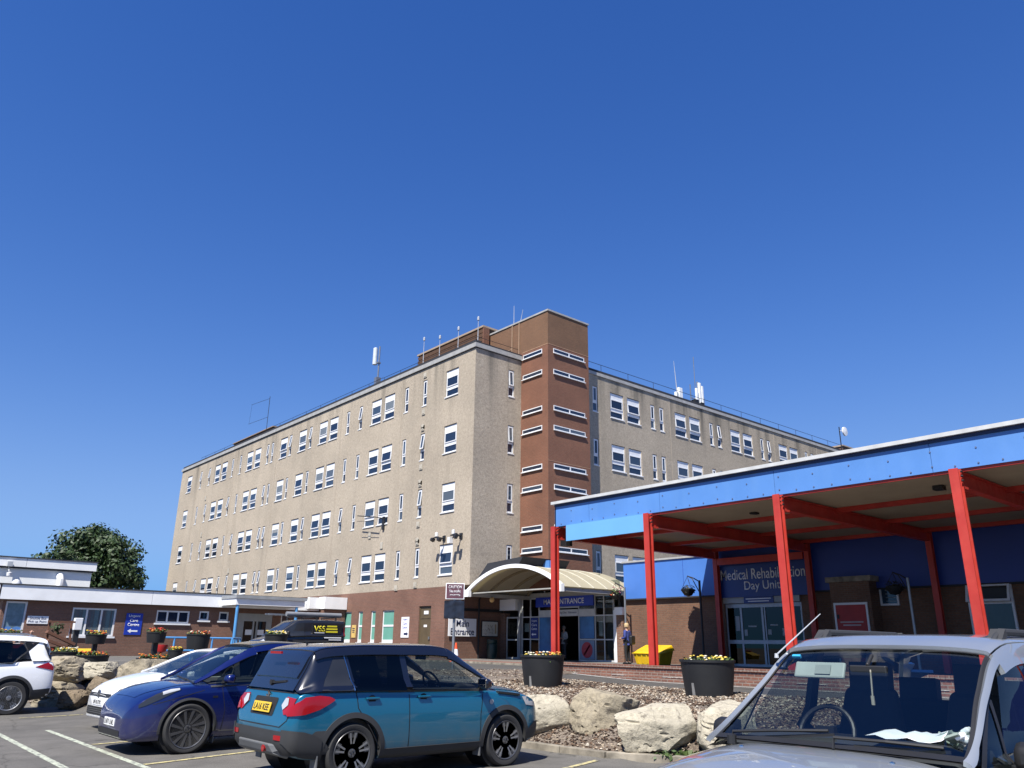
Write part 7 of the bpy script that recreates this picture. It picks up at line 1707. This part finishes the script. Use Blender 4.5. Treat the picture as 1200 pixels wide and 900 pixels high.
    for i in range(n+1):
        for j in range(n+1): m.v.append((.54+.28*i/n+.05*j/n,.16+.44*j/n,1.185+.04*math.exp(-((i-4)/1.3)**2)*(j/n)-.06*i/n*.25+.01*math.sin(j*2)))
    for i in range(n):
        for j in range(n): a=i*(n+1)+j; m.f.append((a,a+1,a+n+2,a+n+1)); m.mi.append(0)
    pp=c.add(m,'dashboard_papers',simple('white paper',(.78,.79,.82),.6),smooth='all')
    m=MB(); rg=random.Random(4)
    for k in range(14): m.obox((.72+rg.uniform(-.08,.1),.61+rg.uniform(-.06,.06),1.165+rg.uniform(-.01,.04)),(.09,.08,.012),Matrix.Rotation(rg.uniform(-.6,.6),3,'X')@Matrix.Rotation(rg.uniform(-.6,.6),3,'Y')); 
    c.add(m,'crumpled_wrapper',simple('green grey wrapper',(.30,.36,.31),.4)); m=MB()
    for k in range(5): m.obox((.74+rg.uniform(-.06,.06),.66+rg.uniform(-.04,.03),1.20+rg.uniform(-.01,.03)),(.06,.05,.03),Matrix.Rotation(rg.uniform(-.6,.6),3,'X'))
    c.add(m,'tissue',M['sign_white'],bevel=.01)
    m=MB(); m.tube([(.30,-.66,1.60),(-.33,-.62,1.90)],[.006,.003],6); m.lathe((.30,-.66,1.58),[(.016,0),(.012,.03)],8); c.add(m,'roof_aerial',M['light_metal'])
    m=MB(); m.obox((.19,-.565,1.59),(.02,.06,.022),Matrix.Rotation(R(35),3,'Y')); c.add(m,'cyan_reflection',simple('cyan reflection',(.05,.40,.70),.3))  # cyan chip painted for a reflection at the top of the screen
    plate(c,(2.20,0,.52),'front','YD02 RVK',M['plate_w'],.5,.11)
    return c
CAR5=silver_car(); place(CAR5,5.63,2.605,R(180+1.5))
# ================================================================== LIGHT AND CAMERA
W=bpy.data.worlds.new("World"); SC.world=W; W.use_nodes=True; nt=W.node_tree; bg=nt.nodes['Background']
sky=nt.nodes.new('ShaderNodeTexSky'); sky.sky_type='NISHITA'; sky.sun_disc=False
SUN=Vector((-2.07,-1.0,3.25)).normalized(); EL=math.asin(SUN.z); sky.sun_elevation=EL; sky.sun_rotation=math.atan2(SUN.x,SUN.y)
sky.altitude=0; sky.air_density=1.0; sky.dust_density=.0; sky.ozone_density=3.2
hs=nt.nodes.new('ShaderNodeHueSaturation'); hs.inputs['Saturation'].default_value=1.3; hs.inputs['Hue'].default_value=.515; nt.links.new(sky.outputs[0],hs.inputs['Color']); 
def vm(op,a,b,c=None):
    n=nt.nodes.new('ShaderNodeVectorMath'); n.operation=op
    for i,q in enumerate((a,b,c)):
        if q is None: continue
        if isinstance(q,tuple): n.inputs[i].default_value=q
        else: nt.links.new(q,n.inputs[i])
    return n.outputs[0]
# soft shoulder on the sky so the horizon stays blue instead of bleaching
x=vm('MULTIPLY',hs.outputs[0],(.12,.12,.12)); x2=vm('MULTIPLY',x,x); den=vm('MULTIPLY_ADD',x2,(8.5,2.2,.62),(1,1,1)); sk=vm('DIVIDE',vm('MULTIPLY',hs.outputs[0],(1.47,1.40,1.50)),den)
nt.links.new(sk,bg.inputs[0]); bg.inputs[1].default_value=.066
L=bpy.data.lights.new('sun','SUN'); L.energy=5.0; L.angle=R(.53); L.color=(1,.95,.87); lo=bpy.data.objects.new('sun',L); COL.objects.link(lo); lo.rotation_euler=SUN.to_track_quat('Z','Y').to_euler()
cam=bpy.data.cameras.new('camera'); co=bpy.data.objects.new('camera',cam); COL.objects.link(co); SC.camera=co
cam.sensor_width=36; cam.lens=36*920/1200; cam.clip_start=.1; cam.clip_end=3000
HEAD=R(49.4); PIT=R(18.34); ROLL=.012
fw=Vector((math.cos(HEAD)*math.cos(PIT),math.sin(HEAD)*math.cos(PIT),math.sin(PIT))); rt=Vector((math.sin(HEAD),-math.cos(HEAD),0)); u=rt.cross(fw)
r=rt*math.cos(ROLL)+u*math.sin(ROLL); u2=u*math.cos(ROLL)-rt*math.sin(ROLL)
co.matrix_world=Matrix(((r.x,u2.x,-fw.x,0),(r.y,u2.y,-fw.y,0),(r.z,u2.z,-fw.z,1.65),(0,0,0,1)))
vs=SC.view_settings; vs.view_transform='Standard'; vs.look='None'; vs.gamma=1; vs.exposure=.86; vs.use_curve_mapping=False
SC.render.resolution_x=1024; SC.render.resolution_y=768

# deeper shade worked into most base colours by one common darkening factor
for m in bpy.data.materials:
    if not m.use_nodes: continue
    b=m.node_tree.nodes.get('Principled BSDF')
    if b is None or m.name.startswith(('plate','white','off white')): continue
    i=b.inputs['Base Color']; t=m.node_tree; x=t.nodes.new('ShaderNodeMix'); x.data_type='RGBA'; x.blend_type='MULTIPLY'; x.inputs[0].default_value=1; x.inputs[7].default_value=(.79,.79,.79,1)
    if i.is_linked: src=i.links[0].from_socket; t.links.new(src,x.inputs[6])
    else: x.inputs[6].default_value=i.default_value
    t.links.new(x.outputs[2],i)
